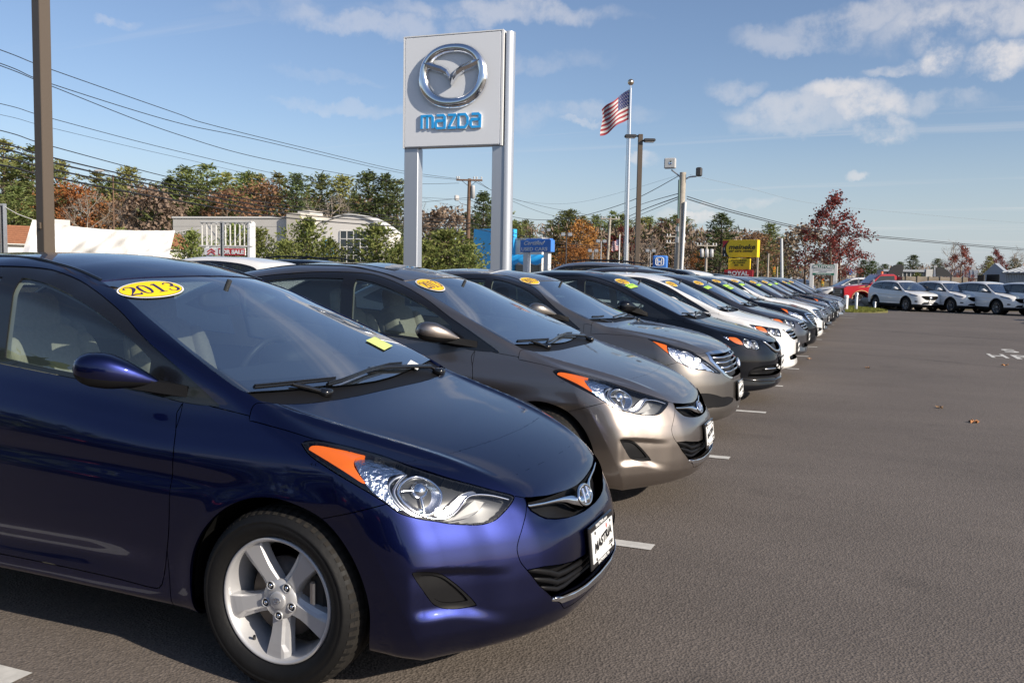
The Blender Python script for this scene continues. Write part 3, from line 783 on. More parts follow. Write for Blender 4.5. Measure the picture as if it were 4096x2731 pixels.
def build_car(spec, h=.015, hi=True, fine=False):
    B = Body(spec['body']); R = spec['body']['wheel_r']; wb = spec['body']['wb']; reg = spec['reg']
    lo, hi_ = spec.get('box', ((-3.80, 0, .06), (1.02, .96, 1.62)))
    if hi:   # finer forward of the front doors
        pass
    P, T = surface_nets(lambda x, y, z: B.f(x, y, z), (lo[0], -1.5*h, lo[2]), hi_, (h, h, h))
    P = B.project(P)
    P, T = cut_mesh(P, T, lambda Q: Q[:,1])
    P[np.abs(P[:,1]) < 2e-4, 1] = 0
    T = T[P[T][:, :, 1].mean(1) > 0]
    P, T, _ = compact_mesh(P, T)
    if fine:      # quarter the triangles of the nose, where the sculpting is tight
        cc = P[T].mean(1); mk = (cc[:,0] > .12) & (cc[:,2] < .80); S = T[mk]
        E = np.sort(np.concatenate([S[:, [0,1]], S[:, [1,2]], S[:, [2,0]]]), 1); U, iv = np.unique(E, axis=0, return_inverse=True); iv = iv.ravel() + len(P); k = len(S)
        mid = B.project((P[U[:,0]] + P[U[:,1]])/2, 2); z0 = (np.abs(P[U[:,0],1]) + np.abs(P[U[:,1],1])) < 1e-6; mid[z0, 1] = 0
        P = np.concatenate([P, mid]); ab, bc, ca = iv[:k], iv[k:2*k], iv[2*k:]
        T = np.concatenate([T[~mk], np.stack([S[:,0], ab, ca], 1), np.stack([ab, S[:,1], bc], 1), np.stack([ca, bc, S[:,2]], 1), np.stack([ab, bc, ca], 1)])
    def pr(Q):
        q = B.project(Q, 2); q[np.abs(Q[:,1]) < 1e-6, 1] = 0; return q
    ar = spec['body']['arch_r']
    arch = lambda Q: np.where(Q[:,1] > .42, np.minimum(np.hypot(Q[:,0], Q[:,2]-R), np.hypot(Q[:,0]+wb, Q[:,2]-R)) - ar, .05)
    fn = {}
    def R_(k, view, cond=None):
        if k in reg: fn[k] = region(reg[k], view, cond)
    front = lambda Q: (Q[:,0] > -.1) & (Q[:,2] > .1)
    R_('lamp', corner, front); R_('amber', corner, front); R_('clear', corner, front); R_('fog', corner, front); R_('fog_in', corner, front)
    R_('bezel', corner, front); R_('insert', corner, front)
    nose = lambda Q: Q[:,0] > .45
    for k in ('ugrille', 'lgrille', 'strip', 'ugrille_rim'): R_(k, front_v, nose)
    sidec = lambda Q: Q[:,1] > .35
    for k in ('dlo', 'glass_f', 'glass_r', 'glass_q', 'door_f', 'door_r', 'tail'): R_(k, side_v, sidec)
    upc = lambda Q: Q[:,2] > .85
    R_('wind', plan_v, lambda Q: (Q[:,2] > .9) & (Q[:,0] > -1.5)); R_('wind_in', plan_v, lambda Q: (Q[:,2] > .9) & (Q[:,0] > -1.5))
    R_('rear_win', plan_v, lambda Q: (Q[:,2] > .9) & (Q[:,0] < -1.5))
    R_('hood', plan_v, lambda Q: (Q[:,2] > .5) & (Q[:,0] > -.6)); R_('cowl', plan_v, lambda Q: (Q[:,2] > .8) & (Q[:,0] > -.6)); R_('boot', plan_v, lambda Q: (Q[:,2] > .8) & (Q[:,0] < -2.5))
    sl = spec['seam']
    fn['bumper'] = lambda Q: np.maximum(Q[:,2] - (sl[1] + sl[2]*(Q[:,0]-sl[0])), .12 - Q[:,0])
    fn['rbumper'] = lambda Q: np.maximum(Q[:,2] - .66, Q[:,0] + wb + .25)
    fn['fender'] = lambda Q: np.maximum.reduce([-.46 - Q[:,0], .4 - Q[:,1], Q[:,2] - (spec.get('fender_z', .93) - .12*(Q[:,0]+.158))])
    if 'clad' in spec:
        cz, cr = spec['clad']
        fn['clad'] = lambda Q: np.minimum(Q[:,2] - cz, np.where(Q[:,1] > .42, arch(Q) - cr, .05))
    P, T = cut_mesh(P, T, arch, pr)
    for k, f in fn.items(): P, T = cut_mesh(P, T, f, pr)
    C = P[T].mean(1)
    A2 = np.linalg.norm(np.cross(P[T[:,1]]-P[T[:,0]], P[T[:,2]]-P[T[:,0]]), axis=1)
    ok = A2 > 1e-10; T = T[ok]; C = C[ok]
    ins = {k: f(C) < 0 for k, f in fn.items()}; ins['arch'] = arch(C) < 0
    free = ~ins['arch']; cls = {}
    for k in ('lamp', 'glass_f', 'glass_r', 'glass_q', 'dlo', 'wind', 'rear_win', 'tail', 'hood', 'cowl', 'ugrille', 'ugrille_rim', 'lgrille', 'strip', 'fog', 'clad', 'insert', 'bumper', 'door_f', 'door_r', 'fender', 'boot', 'rbumper'):
        if k in ins: cls[k] = ins[k] & free; free = free & ~ins[k]
    cls['body'] = free
    N = B.normal(P)
    fl = .014
    def shrink(p, t, n, d):
        E = boundary_edges(t)
        if not len(E) or not d: return p
        a, b = E[:,0], E[:,1]; tv = p[b]-p[a]; tv /= np.maximum(np.linalg.norm(tv, axis=1), 1e-9)[:, None]
        acc = np.zeros_like(p); np.add.at(acc, a, np.cross(n[a], tv)); np.add.at(acc, b, np.cross(n[b], tv))
        L = np.linalg.norm(acc, axis=1); m = L > 1e-6; q = p.copy(); q[m] += acc[m]/L[m][:, None]*d
        c = np.abs(p[:,1]) < 1e-6; q[c, 1] = p[c, 1]
        return q
    out = CarParts()
    def piece(mask, sides):
        p, t, u = compact_mesh(P, T[mask]); n = N[u]
        if sides == 'both': p, t, n = both(p, t, n); p, t, uu = compact_mesh(p, t); n = n[uu]
        return p, t, n
    def emit(name, mask, mat, sides='both', disp=0., gap=.0018, flange=fl, parent=None, thick=True):
        if not mask.any(): return None
        p, t, n = piece(mask, sides)
        p = shrink(p, t, n, gap)
        if disp: p = p + n*disp
        if sides in ('both', 'left'): return out.add(name, mesh_from(name, p, t, n, (), flange), mat, parent)
        ids = []
        for s in (1, -1):
            if s == -1: q, tt, nn = mirror(p, t, n)
            else: q, tt, nn = p, t, n
            ids.append(out.add(name, mesh_from(name, q, tt, nn, (), flange), mat, parent if not isinstance(parent, (list, tuple)) else parent[0 if s == 1 else 1]))
        return ids
    Z = np.zeros(len(T), bool)
    g = lambda k: cls.get(k, Z)
    body = emit('body_shell', g('body'), 'paint', gap=.0015)
    hood = emit('bonnet', g('hood'), 'paint', gap=.002)
    emit('fender', g('fender'), 'paint', 'each')
    bump = emit('front_bumper', g('bumper'), 'paint', gap=.0015)
    if g('insert').any(): emit('bumper_insert', g('insert'), 'paint', parent=bump)
    emit('rear_bumper', g('rbumper'), 'paint'); emit('boot_lid', g('boot'), 'paint')
    df = emit('front_door', g('door_f'), 'paint', 'each', gap=.0025); dr = emit('rear_door', g('door_r'), 'paint', 'each', gap=.0025)
    df = df or [body, body]; dr = dr or [body, body]
    emit('window_trim', g('dlo'), M_TRIM, 'each', disp=-.004, gap=0, flange=.006)
    emit('door_window', g('glass_f'), M_GLASS, 'each', disp=-.009, gap=0, flange=0, parent=df)
    emit('door_window', g('glass_r'), spec.get('rear_glass', M_GLASS), 'each', disp=-.009, gap=0, flange=0, parent=dr)
    emit('quarter_window', g('glass_q'), spec.get('rear_glass', M_GLASS), 'each', disp=-.009, gap=0, flange=0)
    w = g('wind'); wi = ins.get('wind_in', w)
    ws = emit('windscreen', w, M_WS, disp=-.004, gap=0, flange=0)
    emit('windscreen_edge', w & ~wi, M_GAP, disp=-.007, gap=0, flange=0, parent=ws)
    emit('rear_window', g('rear_win'), M_GLASS_DARK, disp=-.004, gap=0, flange=0)
    emit('cowl_panel', g('cowl'), M_BLACK, disp=-.014, gap=0, flange=0)
    emit('sill_cladding', g('clad'), M_BLACK, gap=.0)
    emit('tail_lamp', g('tail'), M_RED, 'each')
    # ---- head lamps: clear lens over a recessed tray with its reflectors
    lamps = None
    if g('lamp').any():
        lamps = emit('headlamp', g('lamp'), M_LENS, 'each', disp=0, gap=.0022, flange=0)
        emit('lamp_tray', g('lamp'), M_LAMP_DARK, 'each', disp=-.045, gap=-.0005, flange=0, parent=lamps)
        emit('lamp_rim', g('lamp') & ~(region(spec['reg']['lamp'], corner)(C) < -.006), M_BLACK, 'each', disp=-.003, gap=.002, flange=.045, parent=lamps)
        if 'amber' in ins: emit('amber_reflector', g('lamp') & ins['amber'], M_AMBER, 'each', disp=-.010, gap=0, flange=.03, parent=lamps)
        if 'clear' in ins: emit('clear_reflector', g('lamp') & ins['clear'], M_REFL, 'each', disp=-.016, gap=0, flange=.03, parent=lamps)
    # ---- grilles
    emit('grille', g('ugrille'), spec.get('grille_mat', M_BLACK), disp=-.045, gap=-.001, flange=-.05)
    emit('grille_surround', g('ugrille_rim'), M_CHROME, disp=.002, gap=.001, parent=bump)
    lg = emit('lower_grille', g('lgrille'), M_BLACK, disp=-.055, gap=-.001, flange=-.06)
    emit('chrome_strip', g('strip'), spec.get('strip_mat', M_CHROME), disp=.007, gap=.001, parent=bump)
    fi = ins.get('fog_in', Z)
    emit('fog_panel', g('fog') & ~fi, M_BLACK, 'each', disp=-.003, gap=.001, parent=[bump, bump]); emit('fog_blank', g('fog') & fi, M_BLACK, 'each', disp=-.012, gap=.0, parent=[bump, bump])
    # ---- lining seen through the glass
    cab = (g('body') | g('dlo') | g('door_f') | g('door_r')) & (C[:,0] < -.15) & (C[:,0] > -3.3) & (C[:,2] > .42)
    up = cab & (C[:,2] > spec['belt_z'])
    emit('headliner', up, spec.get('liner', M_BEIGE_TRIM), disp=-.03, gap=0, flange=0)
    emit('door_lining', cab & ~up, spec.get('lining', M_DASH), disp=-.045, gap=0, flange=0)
    # ---- things placed on the surface by (u, z) seen along the front corner
    def surf_uz(uz):
        uz = np.array(uz, float); s = np.linspace(1.35, 0, 900); res = []
        for u, z in uz:
            x = (s+u)*.70711; y = (s-u)*.70711; F = B.f(x, y, np.full_like(x, z)); k = int(np.argmax(F < 0)); a, b = s[max(k-1, 0)], s[k]
            for _ in range(18):
                m = (a+b)/2
                if B.f(np.array([(m+u)*.70711]), np.array([(m-u)*.70711]), np.array([z]))[0] < 0: b = m
                else: a = m
            res.append(((b+u)*.70711, (b-u)*.70711, z))
        return np.array(res)
    def uz_path(pts, inset, n=4, closed=False):
        q = smooth(pts, n=n, closed=closed)
        if closed: q = q + [q[0]]
        p = surf_uz(q); nn = B.normal(p); return [tuple(v) for v in p - nn*inset]
    for item in spec.get('lamp_bits', ()):
        m = MB()
        for kind, pts, rad, ins_, slot in item['shapes']:
            if kind == 'tube': m.tube(uz_path(pts, ins_), rad, 8, mat=slot)
            elif kind == 'loop': m.tube(uz_path(pts, ins_, closed=True), rad, 8, mat=slot, cap=False)
            elif kind == 'bowl':     # reflector dish: rings that shrink and sink
                base = uz_path(pts, ins_, n=4, closed=True)[:-1]; c = np.mean(base, 0); dv = np.array((.70711, .70711, 0))
                rings = []
                for f, dd in ((1, 0), (.86, .018), (.68, .034), (.45, .046), (.2, .052), (.02, .053)): rings.append([tuple(c + (np.array(q)-c)*f - dv*dd) for q in base])
                V, F = ring_loft(rings, len(base)); m.add(V, F[:-2], slot, True)
            elif kind == 'ball':
                p = surf_uz([pts])[0] - np.array((.70711, .70711, 0))*ins_; m.sell(p, (rad, rad, rad), 1, 1, 16, 10, slot)
            elif kind == 'fill':
                base = uz_path(pts, ins_, n=4, closed=True)[:-1]; m.add(base, [tuple(range(len(base)))], slot)
        me = m.mesh(item['name'], item['mats'])
        out.add(item['name'], me, None, lamps[0]); out.add(item['name'], flip_y(me), None, lamps[1])
    # bars across the nose, given as (y, z, half height, bulge) on the +y half
    for name, rows, mat, par in spec.get('bars', ()):
        ys = []
        rows2 = [(-r[0],)+tuple(r[1:]) for r in rows[::-1] if r[0] > 0] + list(rows)
        m = MB(); secs = []
        for y, z, hh, off in rows2:
            xs = np.linspace(1.2, .2, 600); F = B.f(xs, np.full_like(xs, abs(y)), np.full_like(xs, z)); x = xs[int(np.argmax(F < 0))]
            secs.append([(x+off+hh*.8*math.cos(w), y, z+hh*math.sin(w)) for w in np.linspace(0, 2*math.pi, 11)[:-1]])
        V, F = ring_loft(secs, 10); m.add(V, F, 0, True)
        me = m.mesh(name, [mat]); out.add(name, me, None, par if par is None else bump)
    # mirrors
    mm = mirror_parts(spec); 
    me = bpy.data.meshes.new('side_mirror'); me.from_pydata([tuple(q) for q in mm.v], [], mm.f); me.polygons.foreach_set('material_index', mm.m[:len(mm.f)]); me.polygons.foreach_set('use_smooth', mm.sm[:len(mm.f)])
    me.update(); me2 = flip_y(me)
    out.add('side_mirror', me, ('paint', M_BLACK), df[0]); out.add('side_mirror', me2, ('paint', M_BLACK), df[1])
    # dark floor pan, wheel houses
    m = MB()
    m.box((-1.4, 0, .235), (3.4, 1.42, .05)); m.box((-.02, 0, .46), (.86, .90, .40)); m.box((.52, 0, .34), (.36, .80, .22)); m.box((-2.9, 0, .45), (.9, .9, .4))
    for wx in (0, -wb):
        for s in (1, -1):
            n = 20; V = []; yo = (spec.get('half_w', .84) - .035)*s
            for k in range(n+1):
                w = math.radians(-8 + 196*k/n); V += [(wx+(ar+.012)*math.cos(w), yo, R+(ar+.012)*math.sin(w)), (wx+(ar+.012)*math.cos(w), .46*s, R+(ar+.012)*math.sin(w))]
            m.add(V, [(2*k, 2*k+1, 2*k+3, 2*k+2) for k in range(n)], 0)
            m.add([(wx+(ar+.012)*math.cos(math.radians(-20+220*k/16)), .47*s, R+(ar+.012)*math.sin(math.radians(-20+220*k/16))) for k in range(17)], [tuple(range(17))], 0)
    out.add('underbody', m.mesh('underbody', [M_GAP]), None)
    out.B = B; out.df = df; out.ws = ws; out.bump = bump; out.surf_uz = surf_uz; out.hood = hood
    return out

def add_cabin(out, spec, hi=True):
    sm = spec.get('seat_mat', M_BEIGE)
    sx = spec.get('seat_x', -1.35); sz = spec.get('seat_z', .0)
    for s in (1, -1):
        for x0, kind in ((sx, 'front'), (sx-.85, 'rear')):
            y = .37*s
            m = MB()
            m.sell((x0+.20, y, .50+sz), (.27, .25, .085), .45, .45, mat=0)
            tilt = Matrix.Rotation(math.radians(-18 if kind == 'front' else -26), 3, 'Y')
            m.sell((x0-.14, y, .80+sz), (.075, .235, .33), .5, .42, mat=0, M=tilt)
            m.sell((x0-.09, y+.19, .80+sz), (.075, .05, .28), .6, .6, mat=0, M=tilt); m.sell((x0-.09, y-.19, .80+sz), (.075, .05, .28), .6, .6, mat=0, M=tilt)
            i = out.add('seat', m.mesh('seat', [sm]), None)
            hd = MB(); hx = x0-.245 if kind == 'front' else x0-.32; hz = 1.165+sz if kind == 'front' else 1.08+sz
            hd.sell((hx, y, hz), (.055, .125, .095), .55, .6, mat=0, M=Matrix.Rotation(math.radians(-8), 3, 'Y'))
            hd.tube([(hx, y+.05, hz-.05), (hx+.01, y+.05, hz-.17)], .006, 8, mat=1); hd.tube([(hx, y-.05, hz-.05), (hx+.01, y-.05, hz-.17)], .006, 8, mat=1)
            out.add('headrest', hd.mesh('headrest', [sm, M_CHROME]), None, i)
    d = MB(); dx = spec.get('dash_x', -.22); dz = spec.get('dash_z', .93)
    pts = [(dx+.14, dz+.0), (dx-.05, dz+.015), (dx-.28, dz+.03), (dx-.42, dz-.01), (dx-.47, dz-.10), (dx-.40, dz-.34), (dx+.1, dz-.4)]
    d.prism(pts, -.66, .66, 'xz'); d.sell((dx-.36, .37, dz+.03), (.13, .21, .075), .7, .7)
    i = out.add('dashboard', d.mesh('dashboard', [M_DASH]), None)
    w = MB(); c = Vector((dx-.56, .37, dz-.055)); ax = Vector((1, 0, -.42)).normalized(); a = Vector((0, 1, 0)); b = ax.cross(a)
    ring = [c + (a*math.cos(2*math.pi*k/32) + b*math.sin(2*math.pi*k/32))*.185 for k in range(33)]
    w.tube(ring, .0155, 10, cap=False); w.sell(c + ax*.02, (.05, .075, .06), .6, .6)
    for ang in (0, 180, 270): w.tube([c + ax*.02, c + (a*math.cos(math.radians(ang)) + b*math.sin(math.radians(ang)))*.18], .016, 8)
    w.tube([c + ax*.03, c + ax*.25], .04, 10)
    out.add('steering_wheel', w.mesh('steering_wheel', [M_LEATHER]), None, i)
    r = MB(); mz = spec.get('mirror_z', 1.31); mx = spec.get('mirror_x', -.93)
    r.sell((mx, 0, mz), (.022, .125, .034), .4, .4); r.tube([(mx+.02, 0, mz+.01), (mx+.06, 0, mz+.09)], .012, 8)
    out.add('inside_mirror', r.mesh('inside_mirror', [M_DASH]), None, out.ws)

def add_wipers(out, spec):
    B = out.B
    for pts, arm in spec['wipers']:
        m = MB(); P = np.array([(x, abs(y), z) for x, y, z in pts]); sg = np.array([1 if y >= 0 else -1 for _, y, _ in pts])
        Q = B.project(P, 6); n = B.normal(Q)
        def lift(k): q = Q + n*k; q[:,1] *= sg; return [tuple(v) for v in q]
        m.tube(lift(.012), .0075, 6); m.tube(lift(.022), [.004]*len(pts), 6)
        A = [tuple(v) for v in arm]; m.tube(A, .010, 6, squash=1.3); m.sell(A[0], (.03, .03, .018), .7, .7)
        out.add('wiper', m.mesh('wiper', [M_TRIM]), None, None)

def add_plate(out, spec, hi):
    """dealer plate in a black frame on the bumper"""
    x, y, z, tilt = spec['plate']
    M = Matrix.Translation((x, y, z)) @ Matrix.Rotation(math.radians(tilt), 4, 'Y')
    m = MB(); m.bbox((0, 0, 0), (.012, .315, .162), .004); m.box((-.02, 0, 0), (.03, .18, .08))
    fr = out.add('plate_frame', m.mesh('plate_frame', [M_TRIM]), None, out.bump, None, M)
    p = MB(); p.box((.0065, 0, 0), (.003, .282, .118)); i = out.add('licence_plate', p.mesh('licence_plate', [M_PLATE]), None, out.bump, None, M)
    def lay(txt, size, mat, yy, zz, dx=.009, rot=0, **k):
        me = text_mesh(txt, size, .0004, **k).copy(); me.materials.clear(); me.materials.append(mat)
        F = M @ face_matrix((dx, yy, zz), (0, 1, 0), (0, 0, 1)) @ Matrix.Rotation(math.radians(rot), 4, 'Z')
        out.add('lettering', me, None, out.bump, None, F)
    if hi:
        lay('MASTRIA', .046, M_INK, 0, .004, .0086, 6, bold=.0022, shear=.25, width=.235); lay('.com', .030, M_INK, .095, -.034, .0086, bold=.0005, shear=.2)
        lay('MASTRIA.com', .018, M_WHITE, 0, .0705, .0066, bold=.0004, width=.15); lay('RAYNHAM, MA', .018, M_WHITE, 0, -.0705, .0066, bold=.0004, width=.15)
        d = MB(); V, F = ellipse_2d(.007, .011, 16, 1); d.add([(.0088, a+.052, b+.043) for a, b in V], F)
        out.add('balloon_mark', d.mesh('balloon_mark', [M_REDDOT]), None, out.bump, None, M)
        for yy in (-.1, .1):
            for zz in (-.05, .05):
                d = MB(); d.lathe([(0, .013), (.005, .012), (.006, .008)], 8, 'x', (0, yy, zz)); out.add('plate_bolt', d.mesh('plate_bolt', [M_TRIM]), None, out.bump, None, M)
    else:
        lay('MASTRIA', .046, M_INK, 0, .004, .0086, 6, bold=.0022, shear=.25, width=.235)

def add_year_sticker(out, spec, c, xd, a, b, mat, flat=False, size=None, txt='2013', frame=True):
    B = out.B
    V, F = ellipse_2d(a, b); me = decal(B, 'sticker', V, F, c, xd, .0015, M_WHITE); i = out.add('year_sticker', me, None, out.ws)
    V, F = ellipse_2d(a*.955, b*.925); out.add('sticker_face', decal(B, 'sticker_face', V, F, c, xd, .0024, M_NAVY), None, out.ws)
    V, F = ellipse_2d(a*.935, b*.895); out.add('sticker_face', decal(B, 'sticker_face', V, F, c, xd, .0030, mat), None, out.ws)
    V, F = digits_2d(txt, size or b*1.02, w=a/b*.62, tilt=.0)
    out.add('year_lettering', decal(B, 'year_lettering', V, F, c, xd, .0038, M_NAVY), None, out.ws)

def add_tag_sticker(out, c, xd, a, b, mat=None, lines=2):
    B = out.B
    V, F = rect_2d(a, b); out.add('lime_sticker', decal(B, 'lime_sticker', V, F, c, xd, .002, mat or M_LIME), None, out.ws)
    for k in range(lines):
        V, F = rect_2d(a*.8, b*.16); V = [(x, y + b*(.45-.9*k/max(lines-1, 1))) for x, y in V]
        V2 = []; F2 = []
        for t in range(5):
            x0 = -a*.8 + t*a*.34; k0 = len(V2); ww = a*(.26 if (t+k) % 2 else .18)
            yc = b*(.42-.84*k/max(lines-1, 1)); V2 += [(x0, yc-b*.2), (x0+ww, yc-b*.2), (x0+ww, yc+b*.2), (x0, yc+b*.2)]; F2.append((k0, k0+1, k0+2, k0+3))
        out.add('sticker_print', decal(B, 'sticker_print', V2, F2, c, xd, .003, M_GREEN), None, out.ws)

def spawn(parts, paint, loc, rz, label, cat, group, name, wheel_kinds=None, spec=None, skip=(), extra_paint=None):
    root = empty(name, loc, rz, label, cat, group)
    objs = []
    for (nm, me, mat, par, lab, M) in parts.p:
        if nm in skip: objs.append(None); continue
        o = bpy.data.objects.new(nm, me); COL.objects.link(o)
        pa = root if par is None else objs[par]
        o.parent = pa if pa is not None else root
        if M is not None: o.matrix_local = M
        if mat is not None:
            ms = mat if isinstance(mat, tuple) else (mat,)
            while len(me.materials) < len(ms): me.materials.append(None)
            for i, q in enumerate(ms):
                o.material_slots[i].link = 'OBJECT'; o.material_slots[i].material = paint if q == 'paint' else q
        objs.append(o)
    R = spec['body']['wheel_r']; wb = spec['body']['wb']; ty = spec.get('wheel_y', .835)
    for wx in (0, -wb):
        for s in (-1, 1):
            hi = wheel_kinds.get('hi') if (wheel_kinds.get('hi') and wx == 0 and s == -1) else wheel_kinds['lo']
            w = empty('wheel', (wx, ty*s, R)); w.parent = root
            if s == 1: w.rotation_euler = (0, 0, math.pi)
            for nm, me, mt in hi: link(nm, me, w)
    root['_objs'] = len(objs)
    return root, objs
# ---------------------------------------------------------------- the kinds of car
def scaled(poly, c, k): return [(c[0]+(x-c[0])*k, c[1]+(y-c[1])*k) for x, y in poly]
LAMP_A = [(-.51,.86),(-.483,.866),(-.45,.866),(-.393,.856),(-.323,.839),(-.248,.818),(-.186,.794),(-.113,.768),(-.04,.744),(.037,.721),(.107,.698),(.165,.68),(.185,.67),(.171,.656),(.136,.632),(.097,.61),(.061,.602),(.017,.601),(-.063,.612),(-.116,.625),(-.168,.637),(-.219,.653),(-.248,.667),(-.277,.69),(-.31,.713),(-.344,.734),(-.395,.764),(-.444,.794),(-.491,.827)]
FOG_A = [(-.21,.474),(-.198,.477),(-.148,.471),(-.104,.454),(-.063,.422),(-.025,.386),(.003,.356),(.019,.335),(-.001,.333),(-.052,.335),(-.102,.344),(-.134,.361),(-.156,.389),(-.178,.422),(-.195,.448)]
REG_A = dict(
    lamp=smooth(LAMP_A, sharp=(0, 12)),
    amber=smooth([(-.492,.846),(-.479,.857),(-.444,.858),(-.374,.846),(-.330,.835),(-.305,.829),(-.348,.827),(-.363,.810),(-.356,.787),(-.337,.756),(-.35,.757),(-.392,.785),(-.44,.816)], sharp=(0, 5, 9)),
    clear=smooth([(-.356,.815),(-.339,.826),(-.307,.824),(-.253,.813),(-.214,.795),(-.190,.780),(-.236,.778),(-.255,.769),(-.267,.741),(-.258,.716),(-.222,.677),(-.247,.672),(-.283,.700),(-.333,.748)], sharp=(5, 10)),
    fog=smooth(FOG_A, sharp=(0, 7)), fog_in=smooth(scaled(FOG_A, (-.10,.412), .74), sharp=(0, 7)),
    insert=smooth([(.233,.652),(.22,.617),(.196,.571),(.174,.531),(.167,.501),(.178,.464),(.203,.432)], closed=False)+[(.27,.36),(.336,.307),(.38,.25),(.8,.25),(.8,.72),(.24,.72)],
    ugrille=[(-.1,.72),(-.1,.541),(.064,.541),(.138,.545),(.218,.553),(.294,.564),(.35,.577),(.387,.595),(.419,.618),(.424,.634),(.416,.652),(.40,.72)],
    lgrille=[(-.1,.405),(.16,.400),(.253,.404),(.344,.416),(.433,.431),(.494,.432),(.454,.371),(.398,.316),(.38,.309),(.294,.306),(.18,.297),(.048,.293),(-.1,.293)],
    strip=[(-.1,.2915),(.048,.2915),(.18,.2955),(.294,.304),(.38,.307),(.400,.312),(.35,.279),(.26,.273),(.16,.266),(.05,.260),(-.1,.260)],
    hood=smooth([(-.03,-.1),(-.03,0),(-.037,.3),(-.07,.53),(-.12,.68),(-.160,.735),(-.160,.773),(-.061,.772),(.059,.765),(.12,.757),(.18,.737),(.253,.710),(.331,.684),(.405,.667),(.473,.634),(.541,.597),(.606,.553),(.66,.508),(.7,.466),(.715,.452),(.74,.411),(.759,.354),(.778,.263),(.793,.132),(.799,0),(.799,-.1)], sharp=(0, 6, 19, 25)),
    cowl=[(-.03,-.1),(-.03,0),(-.037,.3),(-.07,.53),(-.12,.68),(-.158,.715),(-.22,.716),(-.195,.62),(-.15,.36),(-.118,.0),(-.118,-.1)],
    wind=smooth([(-.112,-.1),(-.112,0),(-.125,.2),(-.17,.5),(-.214,.712),(-.245,.722),(-.371,.709),(-.54,.674),(-.739,.622),(-.851,.590),(-.953,.565),(-1.1,.525),(-1.06,.42),(-1.005,.22),(-.985,0),(-.985,-.1)], sharp=(0, 4, 11, 15)),
    wind_in=smooth([(-.19,-.1),(-.19,0),(-.205,.2),(-.245,.5),(-.28,.675),(-.31,.69),(-.39,.682),(-.55,.648),(-.739,.598),(-.851,.566),(-.953,.541),(-1.05,.505),(-1.005,.40),(-.96,.21),(-.945,0),(-.945,-.1)], sharp=(0, 4, 11, 15)),
    rear_win=smooth([(-2.45,-.1),(-2.45,0),(-2.47,.35),(-2.53,.53),(-2.75,.58),(-3.05,.62),(-3.13,.60),(-3.2,.3),(-3.22,0),(-3.22,-.1)], sharp=(0, 3, 6, 9)),
    dlo=smooth([(-.288,.951),(-.474,1.059),(-.633,1.145),(-.716,1.192),(-.803,1.240),(-.896,1.286),(-.993,1.327),(-1.092,1.362),(-1.185,1.392),(-1.271,1.415),(-1.357,1.430),(-1.506,1.437),(-1.8,1.43),(-2.2,1.39),(-2.5,1.31),(-2.78,1.18),(-2.5,1.13),(-2.0,1.10),(-1.6,1.072),(-1.382,1.050),(-1.175,1.031),(-.977,1.013),(-.782,.995),(-.6,.976),(-.455,.957)], sharp=(0, 15)),
    glass_f=smooth([(-.635,1.048),(-.637,1.100),(-.716,1.152),(-.803,1.200),(-.896,1.246),(-.993,1.287),(-1.092,1.321),(-1.185,1.350),(-1.271,1.374),(-1.357,1.389),(-1.395,1.392),(-1.365,1.072),(-1.175,1.049),(-.977,1.031),(-.782,1.013),(-.645,1.0)], sharp=(1, 10, 11, 15)),
    glass_r=smooth([(-1.455,1.080),(-1.49,1.394),(-1.8,1.392),(-2.1,1.365),(-2.28,1.325),(-2.25,1.135),(-2.0,1.118),(-1.6,1.09)], sharp=(0, 1, 4, 5)),
    door_f=smooth([(-.457,.958),(-.472,.93),(-.476,.91),(-.455,.85),(-.441,.78),(-.443,.699),(-.446,.529),(-.466,.408),(-.489,.321),(-.501,.295),(-.539,.281),(-.735,.292),(-1.06,.300),(-1.40,.303),(-1.42,.5),(-1.43,.8),(-1.42,1.1),(-.75,1.1),(-.457,1.0)], sharp=(0, 13, 16, 17, 18)),
    door_r=smooth([(-1.405,.303),(-2.1,.31),(-2.3,.42),(-2.36,.6),(-2.34,.85),(-2.38,1.2),(-1.425,1.2),(-1.435,.8),(-1.425,.5)], sharp=(0, 1, 5, 6)),
    boot=[(-3.2,-.1),(-3.18,.3),(-3.1,.6),(-3.2,.66),(-3.8,.66),(-3.8,-.1)],
    tail=[(-3.2,.98),(-3.3,.80),(-3.8,.78),(-3.8,.98)],
)
RING_A = [(-.232,.727),(-.215,.750),(-.180,.765),(-.143,.764),(-.105,.745),(-.083,.714),(-.095,.675),(-.125,.652),(-.160,.652),(-.195,.675),(-.222,.702)]
